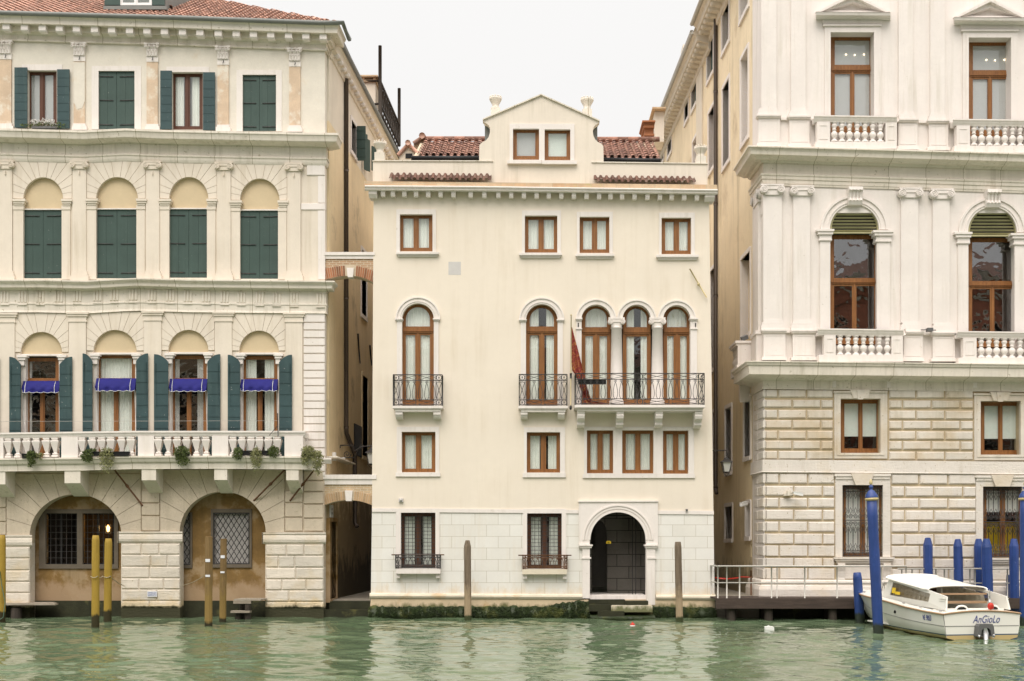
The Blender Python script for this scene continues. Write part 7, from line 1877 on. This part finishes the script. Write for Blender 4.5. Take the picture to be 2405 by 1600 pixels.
for k in range(13): t = k / 12; v += [(a[0] + (b[0] - a[0]) * t, .6 + .02 * math.sin(t * 9), a[2] + .025 - .04 * math.sin(t * 3.1)), (a[0] + (b[0] - a[0]) * t, .6 + .02 * math.cos(t * 7), a[2] - .02 - .04 * math.sin(t * 3.1))]
m.add(v, [(2 * k, 2 * k + 1, 2 * k + 3, 2 * k + 2) for k in range(12)]); m.tube([b, c_], .02, 5); m.build('tape', M['red'], o)
m = MB(); m.tube([(c_[0], .6, zd), (c_[0], .6, c_[2] + .25)], .03, 6); m.tube([(c_[0], .6, c_[2] - .03), (c_[0], .6, c_[2] + .06)], .06, 6); m.build('post', M['rust'], o)

# ------------------------------------------------------------------ white motor boat
BT = thing('water_taxi', 'white motor boat with low cabin moored beside the blue poles', 'motorboat', (0, 0, 0), local=True)
ST = [(0, 1.17, .72, 1.08, .05, -.2), (1.0, 1.20, .745, 1.10, .05, -.25), (2.2, 1.20, .80, 1.10, .06, -.27), (3.4, 1.18, .895, 1.02, .08, -.3), (4.5, 1.09, .945, .88, .13, -.3), (5.5, .93, .965, .66, .20, -.28), (6.3, .72, .975, .42, .30, -.2), (7.0, .46, .98, .22, .42, .02), (7.5, .22, .985, .08, .58, .3), (7.85, .05, 1.0, .02, .8, .62)]
def lerp_st(y):
    for a, b in zip(ST[:-1], ST[1:]):
        if a[0] <= y <= b[0]:
            t = (y - a[0]) / (b[0] - a[0]); return [a[i] + (b[i] - a[i]) * t for i in range(6)]
    return list(ST[-1])
ys_ = [i * 7.85 / 40 for i in range(41)]
sec = []
for y in ys_:
    _, bg, zg, bc, zc_, zk = lerp_st(y)
    bm, zm = bg * .42 + bc * .58 + .03 * (1 - y / 8), zg * .5 + zc_ * .5
    h_ = [(-bg, zg), (-(bg * .75 + bc * .25), zg * .78 + zc_ * .22), (-bm, zm), (-bc, zc_), (-bc * .5, (zc_ + zk) * .5), (0, zk)]
    sec.append([(x, y, z) for x, z in h_] + [(-x, y, z) for x, z in reversed(h_[:-1])])
v = [p for s_ in sec for p in s_]; n = len(sec[0])
m = MB(); m.add(v, [(i * n + j, i * n + j + 1, (i + 1) * n + j + 1, (i + 1) * n + j) for i in range(len(sec) - 1) for j in range(n - 1)], True)
tr = sec[0]; crown = [(x, 0, .72 + .085 * (1 - (x / 1.17) ** 2)) for x in [1.17 - 2.34 * k / 10 for k in range(1, 10)]]
m.add(tr + crown, [tuple(reversed(range(n + 9)))])
m.build('hull', M['hull'], BT)
def top_z(y): return lerp_st(y)[2]
def gun(y): return lerp_st(y)[1]
# decks: foredeck, side decks, stern deck
m = MB()
def deck(y0, y1, xin, nn=8, crown=.05):
    vv = []; N = 10
    for i in range(nn + 1):
        y = y0 + (y1 - y0) * i / nn; g = gun(y); z = top_z(y)
        for j in range(N + 1):
            x = -g + 2 * g * j / N; vv.append((x, y, z + .02 + crown * (1 - (x / max(g, .05)) ** 2)))
    m.add(vv, [(i * (N + 1) + j, i * (N + 1) + j + 1, (i + 1) * (N + 1) + j + 1, (i + 1) * (N + 1) + j) for i in range(nn) for j in range(N)], True)
deck(0, .75, 0, 4, .085); deck(5.2, 7.84, 0, 12, .07)
for s_ in (-1, 1):
    vv = []
    for i in range(21):
        y = .75 + 4.45 * i / 20; g = gun(y); z = top_z(y) + .02
        vv += [(s_ * g, y, z), (s_ * (g - .20), y, z + .035), (s_ * (g - .22), y, z - .25)]
    m.add(vv, [((i * 3 + j, i * 3 + j + 1, (i + 1) * 3 + j + 1, (i + 1) * 3 + j) if s_ > 0 else (i * 3 + j, (i + 1) * 3 + j, (i + 1) * 3 + j + 1, i * 3 + j + 1)) for i in range(20) for j in range(2)])
m.wbox(-1.1, 1.1, .74, .76, .2, .82); m.wbox(-1.0, 1.0, .75, 5.2, .16, .2)
m.build('deck', M['gel'], BT)
m = MB()
for s_ in (-1, 1): m.tube([(s_ * (gun(y) + .012), y, top_z(y) + .0) for y in ys_], .028, 5)
m.tube([(x, -.012, .725 + .085 * (1 - (x / 1.17) ** 2)) for x in [-1.17 + 2.34 * k / 12 for k in range(13)]], .026, 5)
m.build('rub_rail', M['teak'], BT)
m = MB()
for s_ in (0, 10): m.tube([(p[0] * 1.004, p[1], p[2]) for p in [sec[i][2 if s_ == 0 else 8] for i in range(0, 40)]], .007, 4)
m.tube([(-1.12, -.006, .385), (1.12, -.006, .385)], .007, 4); m.tube([(-1.172, -.002, .72), (-1.13, -.004, .39), (-1.08, -.002, .06)], .008, 4)
m.build('seam', M['grey'], BT)
# cabin: side coamings with long raked windows, arched roof open to the stern
ca, cb = 1.0, 4.0
def side_x(y): return min(gun(y) - .17, 1.02)
def roof_e(y): return 1.30 + (y - .9) * .095            # roof edge height
for s_ in (-1, 1):
    m = MB(); xo = .98
    prof = [(.20, .82), (.27, 1.20), (.9, 1.28), (1.45, 1.35), (4.05, 1.60), (4.3, 1.30), (4.55, .90)]
    wn = [(1.25, 1.00), (1.20, 1.24), (3.72, 1.49), (3.85, 1.08)]
    f = lambda y: .99 - max(0, y - 3) * .07
    # build in (y, z), thickness along x
    mm_ = MB(); mm_.ext2(prof + [(.12, .80)][0:0], [wn], 0, .05)
    mm_.v = [(s_ * (f(x) - (z - .86) * .16 - y), x, z) for (x, y, z) in mm_.v]
    if s_ > 0: mm_.f = [tuple(reversed(q)) for q in mm_.f]
    cs = mm_.build('cabin_side', M['gel'], BT)
    gm = MB(); gm.ext2(wn, [], .02, .026); gm.v = [(s_ * (f(x) - (z - .86) * .16 - y), x, z) for (x, y, z) in gm.v]
    if s_ > 0: gm.f = [tuple(reversed(q)) for q in gm.f]
    gm.build('pane', M['glass_boat'], cs)
    gm = MB()
    cv = []; N = 40
    for k in range(N + 1):
        y = 1.3 + 2.45 * k / N; cv += [(s_ * (.86 + .02 * math.sin(k * 1.5)), y, .98), (s_ * (.80 + .02 * math.sin(k * 1.5)), y, 1.24 + (y - 1.2) * .1 - .02)]
    gm.add(cv, [(2 * k, 2 * k + 2, 2 * k + 3, 2 * k + 1) for k in range(N)], True); gm.build('curtain', pmat('cabin_curtain', (.60, .56, .46), .9, .05, 2, bump=0) if s_ < 0 else bpy.data.materials['cabin_curtain'], cs)
    if s_ < 0:
        gm = MB()
        for (y0, y1, z0, z1_) in ((3.42, 3.70, 1.15, 1.32), (3.05, 3.43, 1.12, 1.21)):
            gm.add([(-(f(y) - (z - .86) * .16 + .008), y, z) for y, z in ((y0, z0), (y1, z0), (y1, z1_), (y0, z1_))] + [(-(f(y) - (z - .86) * .16 + .004), y, z) for y, z in ((y0, z0), (y1, z0), (y1, z1_), (y0, z1_))], [(0, 1, 2, 3), (4, 5, 6, 7), (0, 1, 5, 4), (2, 3, 7, 6)])
        gm.build('sticker', M['ylw'], cs)
    g2 = MB()
    for k in range(4): g2.wbox(s_ * .955 - .012, s_ * .955 + .012, .25 + k * .0, .62, .92 + k * .07, .935 + k * .07)
    g2.build('vent', M['gel'], cs)
m = MB(); vv = []; N = 14; nn = 12
for i in range(nn + 1):
    y = 1.42 + 2.68 * i / nn; hw = (.93 if y < 3.2 else .93 - (y - 3.2) * .05); ze = 1.345 + (y - 1.42) * .096; cr = .115
    for j in range(N + 1):
        a = math.pi * j / N; x = -hw * math.cos(a); vv.append((x, y + .10 * (math.sin(a) - 1) * (i == 0), ze + cr * math.sin(a) ** .7))
tops = list(vv); W = N + 1
m.add(vv, [(i * W + j, i * W + j + 1, (i + 1) * W + j + 1, (i + 1) * W + j) for i in range(nn) for j in range(N)], True)
lo_ = [(x * .985, y, z - .035) for x, y, z in vv]; m.add(lo_, [(i * W + j, (i + 1) * W + j, (i + 1) * W + j + 1, i * W + j + 1) for i in range(nn) for j in range(N)], True)
m.tube([tops[j] for j in range(W)], .028, 5); m.tube([tops[nn * W + j] for j in range(W)], .026, 5)
for j in (0, N): m.tube([tops[i * W + j] for i in range(nn + 1)], .026, 5)
m.build('cabin_roof', M['gel'], BT)
m = MB(); m.add([(-.80, 4.1, .95), (.80, 4.1, .95), (.80, 4.05, 1.62), (-.80, 4.05, 1.62), (-.80, 4.15, .95), (.80, 4.15, .95), (.80, 4.1, 1.62), (-.80, 4.1, 1.62)], [(0, 1, 2, 3), (5, 4, 7, 6), (3, 2, 6, 7)]); m.build('bulkhead', M['wood_dark'], BT)
m = MB(); m.wbox(-.85, .85, 1.2, 1.3, .95, 1.02); m.wbox(-.88, .88, 1.25, 1.29, 1.20, 1.25)
m.build('cross_beam', M['teak'], BT)
m = MB(); m.wbox(-.9, -.45, 1.4, 3.8, .25, .62); m.wbox(.45, .9, 1.4, 3.8, .25, .62); m.build('seat', pmat('seat_hide', (.30, .24, .17), .7, .1, 2), BT)
m = MB(); m.wbox(-.92, .92, .42, .70, .72, .845)
for x in (-.42, .55):
    pts = [(x + .17 * math.cos(a), .36, .83 + .10 * math.sin(a)) for a in [math.pi * k / 10 for k in range(11)]]
    m.tube(pts, .03, 5)
m.build('stern_seat', M['gel'], BT)
m = MB()
for x in (-.42, .55): m.add([(x + .15 * math.cos(math.pi * k / 10), .352, .83 + .085 * math.sin(math.pi * k / 10)) for k in range(11)] + [(x + .15 * math.cos(math.pi * k / 10), .41, .83 + .085 * math.sin(math.pi * k / 10)) for k in range(11)], [tuple(range(11)), tuple(reversed(range(11, 22)))])
m.build('seat_recess', M['black'], BT)
m = MB()      # open helm forward: raked windscreen with rails
for s_ in (-1, 1):
    m.tube([(s_ * .55, 5.3, .95), (s_ * .5, 5.05, 1.42), (s_ * .55, 4.35, 1.45)], .018, 5); m.tube([(s_ * .5, 5.05, 1.42), (s_ * .42, 5.15, .95)], .014, 5)
m.tube([(-.5, 5.05, 1.42), (.5, 5.05, 1.42)], .018, 5); m.tube([(0, 5.12, .96), (0, 5.05, 1.42)], .014, 5)
ws = m.build('windscreen', M['steel'], BT)
m = MB(); m.add([(-.53, 5.28, .97), (.53, 5.28, .97), (.49, 5.06, 1.41), (-.49, 5.06, 1.41), (-.53, 5.285, .97), (.53, 5.285, .97), (.49, 5.065, 1.41), (-.49, 5.065, 1.41)], [(0, 1, 2, 3), (7, 6, 5, 4)]); m.build('pane', M['glass'], ws)
m = MB(); m.tube([(.25 + .17 * math.cos(k * .5236), 4.9 - .05 * math.sin(k * .5236), 1.1 + .16 * math.sin(k * .5236)) for k in range(12)], .015, 5, True); m.tube([(.25, 4.9, 1.1), (.25, 5.15, 1.0)], .02, 5); m.tube([(.08, 4.9, 1.1), (.42, 4.9, 1.1)], .012, 4); m.build('steering_wheel', M['wood'], BT)
for (x, y) in ((-1.06, 2.6), (-1.08, 1.5), (-1.1, .3), (-.5, 6.5), (.5, 6.5), (1.08, 1.5)):
    m = MB(); z = top_z(y) + .035; m.tube([(x, y - .1, z + .05), (x, y + .1, z + .05)], .016, 5); m.tube([(x, y - .04, z - .02), (x, y - .04, z + .05)], .014, 5); m.tube([(x, y + .04, z - .02), (x, y + .04, z + .05)], .014, 5); m.build('cleat', M['chrome'], BT)
m = MB(); m.lathe(-1.165, 2.95, .56, [(.01, 0), (.035, .02), (.03, .08), (.01, .1)], 7); m.build('fender_eye', M['black'], BT)
m = MB(); m.ext2([(-.26, .10), (-.23, .38), (-.19, .45), (.19, .45), (.23, .38), (.26, .10)], [[(-.16, .12), (-.13, .28), (-.06, .34), (.06, .34), (.13, .28), (.16, .12)]], -.22, -.0)
m.wbox(-.2, .2, -.12, -.0, .14, .40)
m.v = [(x + .0, y, z) for x, y, z in m.v]; dv = m.build('outdrive', M['grey'], BT)
m = MB(); m.tube([(-.02, -.2, .33), (-.03, -.24, .2), (-.03, -.25, -.03)], [.05, .075, .06], 8); m.tube([(-.24, -.2, .13), (-.2, -.24, .10)], .04, 6); m.tube([(.24, -.2, .13), (.2, -.24, .10)], .04, 6); m.build('drive_leg', M['chrome'], dv)
m = MB(); m.lathe(.32, .10, .83, [(.02, 0), (.06, .01), (.085, .05), (.085, .14), (.05, .19), (.02, .2)], 10); lt = m.build('stern_light', M['red'], BT)
m = MB(); m.tube([(.32, .10, 1.02), (.30, .12, 1.40)], .012, 5); m.tube([(.29, .10, 1.05), (.29, .12, 1.22)], .03, 6); m.build('flag_staff', M['chrome'], lt)
text('boat_name', 'AnGioLo', .30, M['navy'], BT, (.12, -.012, .565), (math.pi / 2, 0, 0), .82, .35, .003)
nrm_a = math.atan2(1.17 - 1.19, 1)
text('registration', 'VE 9053', .22, M['navy'], BT, (-1.180, .93, .56), (math.pi / 2, 0, -math.pi / 2), .50, 0, .003)
TH = math.radians(9)
BT.location = (12.67, -9.2, 0); BT.rotation_euler = (0, 0, TH)

# ------------------------------------------------------------------ flag, flower boxes, lamps, cameras, signs, floats
o = thing('flag', 'red and gold pennant flag hanging on a slim pole beside the wide balcony', 'flag', PF(E, 1418, 790, -.35))
m = MB(); a, b = PF(E, 1418, 215, -.35), PF(E, 1415, 790, -.35); m.tube([b, a], .018, 6); m.lathe(a[0], a[1], a[2], [(.018, 0), (.03, .02), (.01, .06)], 6); m.build('pole', M['gold'], o)
m = MB(); c_ = PF(E, 1416, 582, -.35); m.tube([(c_[0], -.35, c_[2] - .1), (c_[0], -.35, c_[2] + .08)], .04, 6); m.tube([(c_[0], -.35, c_[2]), (c_[0], 0.02, c_[2])], .025, 5); m.lathe(b[0], -.35, b[2] - .02, [(.01, 0), (.045, .03), (.045, .12), (.02, .16)], 8); m.build('pole_bracket', M['iron'], o)
m = MB(); rows = [(285, 1421, 1424), (350, 1421, 1440), (430, 1421, 1462), (500, 1421, 1480), (550, 1424, 1492), (580, 1446, 1500), (620, 1462, 1508), (680, 1480, 1524), (735, 1495, 1545), (752, 1500, 1640)]
vv = []; N = 14
for i, (y, xa_, xb_) in enumerate(rows):
    for j in range(N + 1):
        t = j / N; p = PF(E, xa_ + (xb_ - xa_) * t, y, -.35); fo = min(1, i / 3) * .05 * math.sin(t * 15 + i * .35)
        vv.append((p[0], -.35 + fo - (.0 if i < 5 else .02), p[2] - (.03 * t if i > 2 else 0)))
m.add(vv, [(i * (N + 1) + j, i * (N + 1) + j + 1, (i + 1) * (N + 1) + j + 1, (i + 1) * (N + 1) + j) for i in range(len(rows) - 1) for j in range(N)], True); m.build('cloth', M['flag'], o)
o = thing('flower_box', 'empty black trough hung inside the wide iron balcony railing', 'planter', PF(E, 1546, 633, -.70))
m = MB(); a = R(E, 1462, 604, 1633, 633); m.ext(rect(*a), [], -.78, -.6); m.build('trough', M['black'], o)
def leaves(m, c, rx, ry, rz, n, sz, droop=0.0):
    for _ in range(n):
        while True:
            p = Vector((ru(-1, 1), ru(-1, 1), ru(-1, 1)))
            if p.length < 1 and p.length > .25: break
        q = Vector((c[0] + p.x * rx, c[1] + p.y * ry, c[2] + p.z * rz))
        if droop and p.z < 0: q.z += p.z * droop * abs(math.sin(q.x * 23)) ; q.x += .03 * math.sin(q.z * 14)
        d = Vector((ru(-1, 1), ru(-1, .3), ru(-.6, 1))).normalized(); e = d.cross(Vector((ru(-1, 1), ru(-1, 1), ru(-1, 1)))).normalized(); s_ = sz * ru(.6, 1.2)
        m.add([q - e * s_ * .45, q + d * s_ * .5 - Vector((0, 0, .2 * s_)), q + e * s_ * .45, q + d * s_], [(0, 1, 3), (1, 2, 3)])
FBg = 'flower boxes along the long balustrade'
def flower_box(label, bx, plants, mat0='leaf'):
    c_ = PF(C, (bx[0] + bx[2]) / 2, bx[3], BY - .1)
    o = thing('flower_box', label, 'planter', c_, FBg)
    a = PF(C, bx[0], bx[1], BY - .12); b = PF(C, bx[2], bx[3], BY - .12); m = MB()
    m.wbox(a[0], b[0], BY - .14, BY - .02, b[2], a[2]); m.wbox(a[0] - .01, b[0] + .01, BY - .155, BY - .0, a[2] - .03, a[2] + .01); m.build('trough', M['black'], o)
    for (x0, y0, x1, y1, mt, n, dr) in plants:
        p = PF(C, (x0 + x1) / 2, (y0 + y1) / 2, BY - .15); u_ = 1 / 2.9037 / 66; m = MB()
        leaves(m, p, (x1 - x0) / 2 * u_, .15, (y1 - y0) / 2 * u_, int(n * 1.7), .075, dr)
        if dr > .3:
            for k in range(6):
                xx = p[0] + ru(-.8, .8) * (x1 - x0) / 2 * u_; z_ = p[2] - (y1 - y0) * .3 * u_; L = ru(.2, dr)
                for s_ in range(int(L / .035)): leaves(m, (xx + .03 * math.sin(s_), p[1] + .02, z_ - s_ * .035), .04, .03, .03, 1, .045)
        m.build('plant', M[mt], o)
        if mt == 'leaf':
            m = MB(); leaves(m, p, (x1 - x0) / 2 * u_ * 1.02, .16, (y1 - y0) / 2 * u_, n // 6, .05, dr); m.build('plant', M['leaf2'], o)
flower_box('flower box with a drooping green plant, leftmost on the long balustrade', (150, 192, 272, 222), [(178, 172, 250, 225, 'leaf', 190, .2), (190, 215, 236, 275, 'leaf', 120, .1), (250, 185, 300, 220, 'leaf2', 60, .1)])
flower_box('long flower box with a round green bush and a pale trailing plant', (630, 178, 880, 206), [(558, 165, 635, 245, 'leaf', 300, .05), (676, 152, 782, 265, 'leaf2', 420, .45), (600, 160, 660, 180, 'leaf', 60, 0)])
flower_box('flower box with a single dark ivy plant hanging in the third bay', (1195, 185, 1290, 205), [(1182, 142, 1294, 215, 'leaf', 330, .1), (1200, 205, 1290, 262, 'leaf', 200, .15)])
flower_box('flower box with a pale trailing plant between two green bushes, fourth bay', (1640, 172, 1830, 200), [(1590, 150, 1662, 228, 'leaf', 260, .05), (1708, 150, 1786, 265, 'leaf2', 340, .35), (1826, 140, 1904, 210, 'leaf', 300, .05)])
flower_box('pale plant trailing over the right end of the balcony', (2060, 185, 2110, 206), [(2055, 140, 2150, 215, 'leaf2', 420, .1), (2120, 170, 2205, 262, 'leaf2', 420, .3), (2150, 240, 2195, 330, 'leaf2', 140, .1), (2055, 205, 2100, 265, 'leaf2', 90, .1)])
o = thing('flower_box', 'white cyclamen in a window box at a top floor window', 'planter', PF(A, 300, 876, -.1))
m = MB(); a = PF(A, 215, 866, -.2); b = PF(A, 385, 877, -.2); m.wbox(a[0], b[0], -.22, -.05, b[2], a[2] + .03); m.build('trough', M['grey'], o)
m = MB(); p = PF(A, 300, 858, -.14); leaves(m, p, .88, .12, .13, 420, .07); m.build('plant', M['leaf'], o)
m = MB()
for (x, y, q) in ((255, 838, .3), (320, 832, .3), (345, 838, .25), (375, 860, .1), (235, 842, .15)): p = PF(A, x, y, -.16); leaves(m, p, q * .8, .1, .12, int(240 * q), .075)
m.build('blossom', M['petal'], o)
# wall lamps in the two alleys
def lantern(o, X, Y, zt, zb):
    h_ = zt - zb; m = MB(); w0, w1 = h_ * .34, h_ * .20
    for a in range(4):
        an = math.pi / 4 + a * math.pi / 2
        m.tube([(X + w0 * math.cos(an), Y + w0 * math.sin(an), zt - h_ * .30), (X + w1 * math.cos(an), Y + w1 * math.sin(an), zb + h_ * .16)], .020, 4)
    m.lathe(X, Y, zt - h_ * .32, [(w0 * 1.25, 0), (w0 * 1.2, h_ * .03), (w0 * .45, h_ * .16), (w0 * .4, h_ * .22), (w0 * .15, h_ * .27), (.01, h_ * .36)], 4, math.pi / 4, smooth=False)
    m.lathe(X, Y, zb + h_ * .10, [(w1 * .3, 0), (w1 * 1.1, h_ * .05), (w1 * 1.15, h_ * .08)], 4, math.pi / 4, smooth=False)
    m.tube([(X - w1, Y - w1, zb + h_ * .16), (X - w1 * .5, Y - w1 * .6, zb + .02), (X, Y, zb - .04), (X + w1 * .5, Y + w1 * .6, zb + .02), (X + w1, Y + w1, zb + h_ * .16)], .012, 4)
    m.build('lantern_frame', M['iron'], o)
    m = MB(); m.lathe(X, Y, zb + h_ * .16, [(w1 * .95, 0), (w0 * .95, h_ * .54)], 4, math.pi / 4, smooth=False); m.build('lamp_glass', M['lampglass'], o)
Yl = 1.6; px = 1706; zt, zb = P(0, 1072, Yl)[2], P(0, 1116, Yl)[2]; X = P(px, 0, Yl)[0]
o = thing('wall_lamp', 'black iron lantern on a scrolled bracket over the right alley', 'wall lamp', (X, Yl, zb))
lantern(o, X, Yl, zt, zb)
m = MB(); q = P(1676, 1060, Yl); m.tube([(XR - .02, Yl, q[2] - .2), (XR + .2, Yl, q[2] + .02), (XR + .5, Yl, q[2] + .03), (X, Yl, q[2] + .03), (X + .03, Yl, q[2] - .1), (X, Yl, zt - .02)], .022, 5); scroll(m, (XR + .17, Yl, q[2] - .02), .14, 1.6, .016, 1, 0, 18); m.build('bracket', M['iron'], o)
Yl = 2.2; zt, zb = P(0, 1049, Yl)[2], P(0, 1098, Yl)[2]; X = P(874, 0, Yl)[0]
o = thing('wall_lamp', 'black iron lantern half hidden behind the cream palace, over the left alley', 'wall lamp', (X, Yl, zb))
lantern(o, X, Yl, zt, zb)
m = MB(); q = P(792, 1046, Yl); xw = SX(Yl)
m.tube([(xw + .02, Yl, q[2] - .1), (xw + .03, Yl, q[2]), (xw + .5, Yl, q[2] - .0), (P(832, 0, Yl)[0], Yl, P(0, 1060, Yl)[2]), (P(850, 0, Yl)[0], Yl, P(0, 1049, Yl)[2]), (X, Yl, P(0, 1047, Yl)[2]), (X, Yl, zt - .02)], .024, 5)
m.tube([(xw + .02, Yl, P(0, 1075, Yl)[2]), (P(832, 0, Yl)[0], Yl, P(0, 1075, Yl)[2]), (P(845, 0, Yl)[0], Yl, P(0, 1050, Yl)[2])], .022, 5)
scroll(m, (P(815, 0, Yl)[0], Yl, P(0, 1067, Yl)[2]), .15, 1.6, .018, -1, 0, 18); scroll(m, (P(849, 0, Yl)[0], Yl, P(0, 1050, Yl)[2]), .10, 1.5, .016, 1, 0, 14); m.build('bracket', M['iron'], o)
o = thing('floodlight', 'white floodlight fixed low on the ochre wall of the left alley', 'floodlight', PF(V1, 400, 1300, 1.0))
m = MB(); p = PF(V1, 355, 1255, 1.0); q = PF(V1, 460, 1300, 1.0); m.wbox(SX(1) + .03, q[0], .95, 1.1, q[2] + .03, p[2] - .05); m.wbox(SX(1), SX(1) + .12, .95, 1.12, q[2] - .05, p[2] + .15); m.build('housing', M['white'], o)
def cctv(label, c, d, mt='stone_dirty'):
    o = thing('security_camera', label, 'security camera', c)
    c = Vector(c); d = Vector(d).normalized(); m = MB(); m.wbox(c.x - .16, c.x - .02, c.y - .14, c.y + .12, c.z - .10, c.z + .08); m.wbox(c.x - .26, c.x - .17, c.y - .06, c.y + .12, c.z - .11, c.z - .02); m.tube([c + Vector((-.08, -.1, 0)), c + d * .15 + Vector((0, -.15, .02))], .03, 6); m.build('mount', M[mt], o)
    m = MB(); e = c + d * .22 + Vector((0, -.2, .0)); s_ = d.cross(Vector((0, 0, 1))).normalized(); m.obox(e, d * .17, s_ * .045, Vector((0, 0, .045))); m.obox(e + Vector((0, 0, .06)) - d * .03, d * .2, s_ * .06, Vector((0, 0, .008))); m.build('housing', M['white'], o)
cctv('pale security camera on the rusticated stone left of the barred window', PF(I, 735, 748, -.15), (1, -.4, -.25))
cctv('white security camera above the alley window by the stone corner', (RXf(2.2) - .15, 2.2, P(0, 1183, 2.2)[2]), (-.8, -.6, -.1), 'white')
o = thing('mooring_sign', 'small white sign with blue lettering low on the middle pier', 'sign', PF(C, 1037, 1165, -.09))
m = MB(); a, b = PF(C, 1004, 1130, -.11), PF(C, 1070, 1167, -.11); m.wbox(a[0], b[0], -.11, -.07, b[2], a[2]); m.build('panel', M['signwhite'], o)
text('lettering', 'ORMEGGIO', .085, M['ink'], o, ((a[0] + b[0]) / 2, -.112, a[2] * .70 + b[2] * .30), (math.pi / 2, 0, 0), .31)
text('lettering', 'RISERVATO', .085, M['ink'], o, ((a[0] + b[0]) / 2, -.112, a[2] * .30 + b[2] * .70), (math.pi / 2, 0, 0), .31)
ya, yb = side_y(766.2, SLX, SLK), side_y(780, SLX, SLK); za, zb = side_z(1185, ya), side_z(1214.5, ya)
ya = max(ya, .5); yc = (ya + yb) / 2
o = thing('street_sign', 'grey stone street name tablet inside the left alley', 'sign', (SX(yc) + .03, yc, zb))
m = MB(); m.add([(SX(y) + dx, y, z) for dx in (.0, .05) for y, z in ((ya, zb), (yb, zb), (yb, za), (ya, za))], [(0, 1, 2, 3), (7, 6, 5, 4), (0, 4, 5, 1), (1, 5, 6, 2), (2, 6, 7, 3), (3, 7, 4, 0)]); m.build('tablet', M['plaque'], o)
for i, s_ in enumerate(('CALLE', 'DOLFIN')[0:2]):
    t_ = text('lettering', ('CALLE', 'S. MARCO')[i] if 0 else ('CALLE', 'DOLFIN')[i], .12, M['grey'], o, (SX(yc) + .053, yc, za + (zb - za) * (.34, .68)[i]), (math.pi / 2, 0, math.pi / 2), abs(yb - ya) * .62)
def floater(label, px, py, r, mat, kind):
    D_ = DC * CH * K / (py - HY); p = P(px, py, D_ - DC)
    o = thing('buoy' if kind else 'plastic_tub', label, 'buoy' if kind else 'float', (p[0], p[1], 0))
    m = MB()
    if kind: m.lathe(p[0], p[1], -r * .5, [(r * .3, 0), (r * .85, r * .4), (r, r * .9), (r * .85, r * 1.4), (r * .3, r * 1.75), (r * .2, r * 1.85)], 12); m.build('body', M['red'], o); mm2 = MB(); mm2.lathe(p[0], p[1], -r * .5 + r * 1.8, [(r * .2, 0), (r * .22, r * .3), (r * .1, r * .4)], 8); mm2.build('eye', M['red'], o); mm3 = MB(); mm3.lathe(p[0], p[1], r * .05, [(r * 1.01, 0), (r * 1.03, r * .2), (r * 1.01, r * .4)], 12); mm3.build('band', M['white'], o)
    else: m.ext2([(p[0] - r * 1.9, -.08), (p[0] - r * 1.9, r * .9), (p[0] - r * 1.4, r * 1.1), (p[0] + r * 1.5, r * 1.05), (p[0] + r * 1.9, r * .7), (p[0] + r * 1.9, -.08)], [], p[1] - r, p[1] + r); m.build('body', M['white'], o); mm2 = MB(); mm2.tube([(p[0] - r, p[1], r), (p[0] - r * .3, p[1], r * 1.5), (p[0] + r * .4, p[1], r)], .012, 4); mm2.build('handle', M['white'], o)
floater('small red and white buoy floating before the water gate', 1485.7, 1471, .085, 'red', 1)
floater('white plastic float drifting before the timber platform', 1806.5, 1477.5, .075, 'white', 0)
# ------------------------------------------------------------------ across the canal, behind the eye: seen mirrored in glass and water
def far_house(X0_, X1_, ht, label, wm_):
    opp = thing('palace', label, 'palace', ((X0_ + X1_) / 2, -52, 0))
    fl_ = [(2.0, 3.0, 1.0), (7.2, 3.6, .95), (12.6, 3.2, .95), (17.4, 2.6, .85), (21.6, 1.3, .7)]
    fl_ = [q for q in fl_ if q[0] + q[1] < ht - .8]
    ks = [k for k in range(-14, 15) if X0_ + 1.8 < k * 4.1 < X1_ - 1.8]
    hol = [[(k * 4.1 - w0, z)] + [(k * 4.1 - w0 * math.cos(math.pi * t / 8), z + h_ * .7 + w0 * 1.2 * math.sin(math.pi * t / 8)) for t in range(9)] + [(k * 4.1 + w0, z)] for k in ks for (z, h_, w0) in fl_]
    m = MB(); m.ext2([(X0_, -1), (X1_, -1), (X1_, ht), (X0_, ht)], hol, -52, -51.6); m.build('wall', wm_, opp)
    m = MB(); m.wbox(X0_, X1_, -54, -53.9, -1, ht); m.build('interior', M['dark'], opp)
    m = MB()
    for z, h_ in ((5.9, .5), (11.3, .5), (16.3, .35), (ht - .5, .9)): 
        if z < ht: m.wbox(X0_ - .1, X1_ + .1, -51.59, -51.0, z, z + h_)
    for k in ks:
        x = k * 4.1
        for (z, h_, w0) in fl_[1:4]:
            pts = [(x - (w0 + .2), -51.5, z)] + [(x - (w0 + .2) * math.cos(math.pi * t / 10), -51.5, z + h_ * .7 + (w0 * 1.2 + .3) * math.sin(math.pi * t / 10)) for t in range(11)] + [(x + w0 + .2, -51.5, z)]
            m.tube(pts, .22, 5, smooth=False)
    m.build('trim', M['opp'], opp)
    m = MB(); m.add([(X0_ - .5, -50.8, ht + .4), (X1_ + .5, -50.8, ht + .4), (X1_ + .5, -58, ht + 3.4), (X0_ - .5, -58, ht + 3.4)], [(3, 2, 1, 0)]); m.build('roof', M['tile_dark'], opp)
far_house(13, 46, 23.5, 'tall red palace on the far bank, mirrored in the right-hand windows', M['terrab'])
far_house(-13, 12.8, 16.6, 'grey palace on the far bank, mirrored in the middle windows', M['opp'])
far_house(-46, -13.2, 19.5, 'brown palace on the far bank, mirrored in the left-hand windows', pmat('brown_stucco_opposite', (.26, .19, .13), .9, .15, .6, bump=.1))
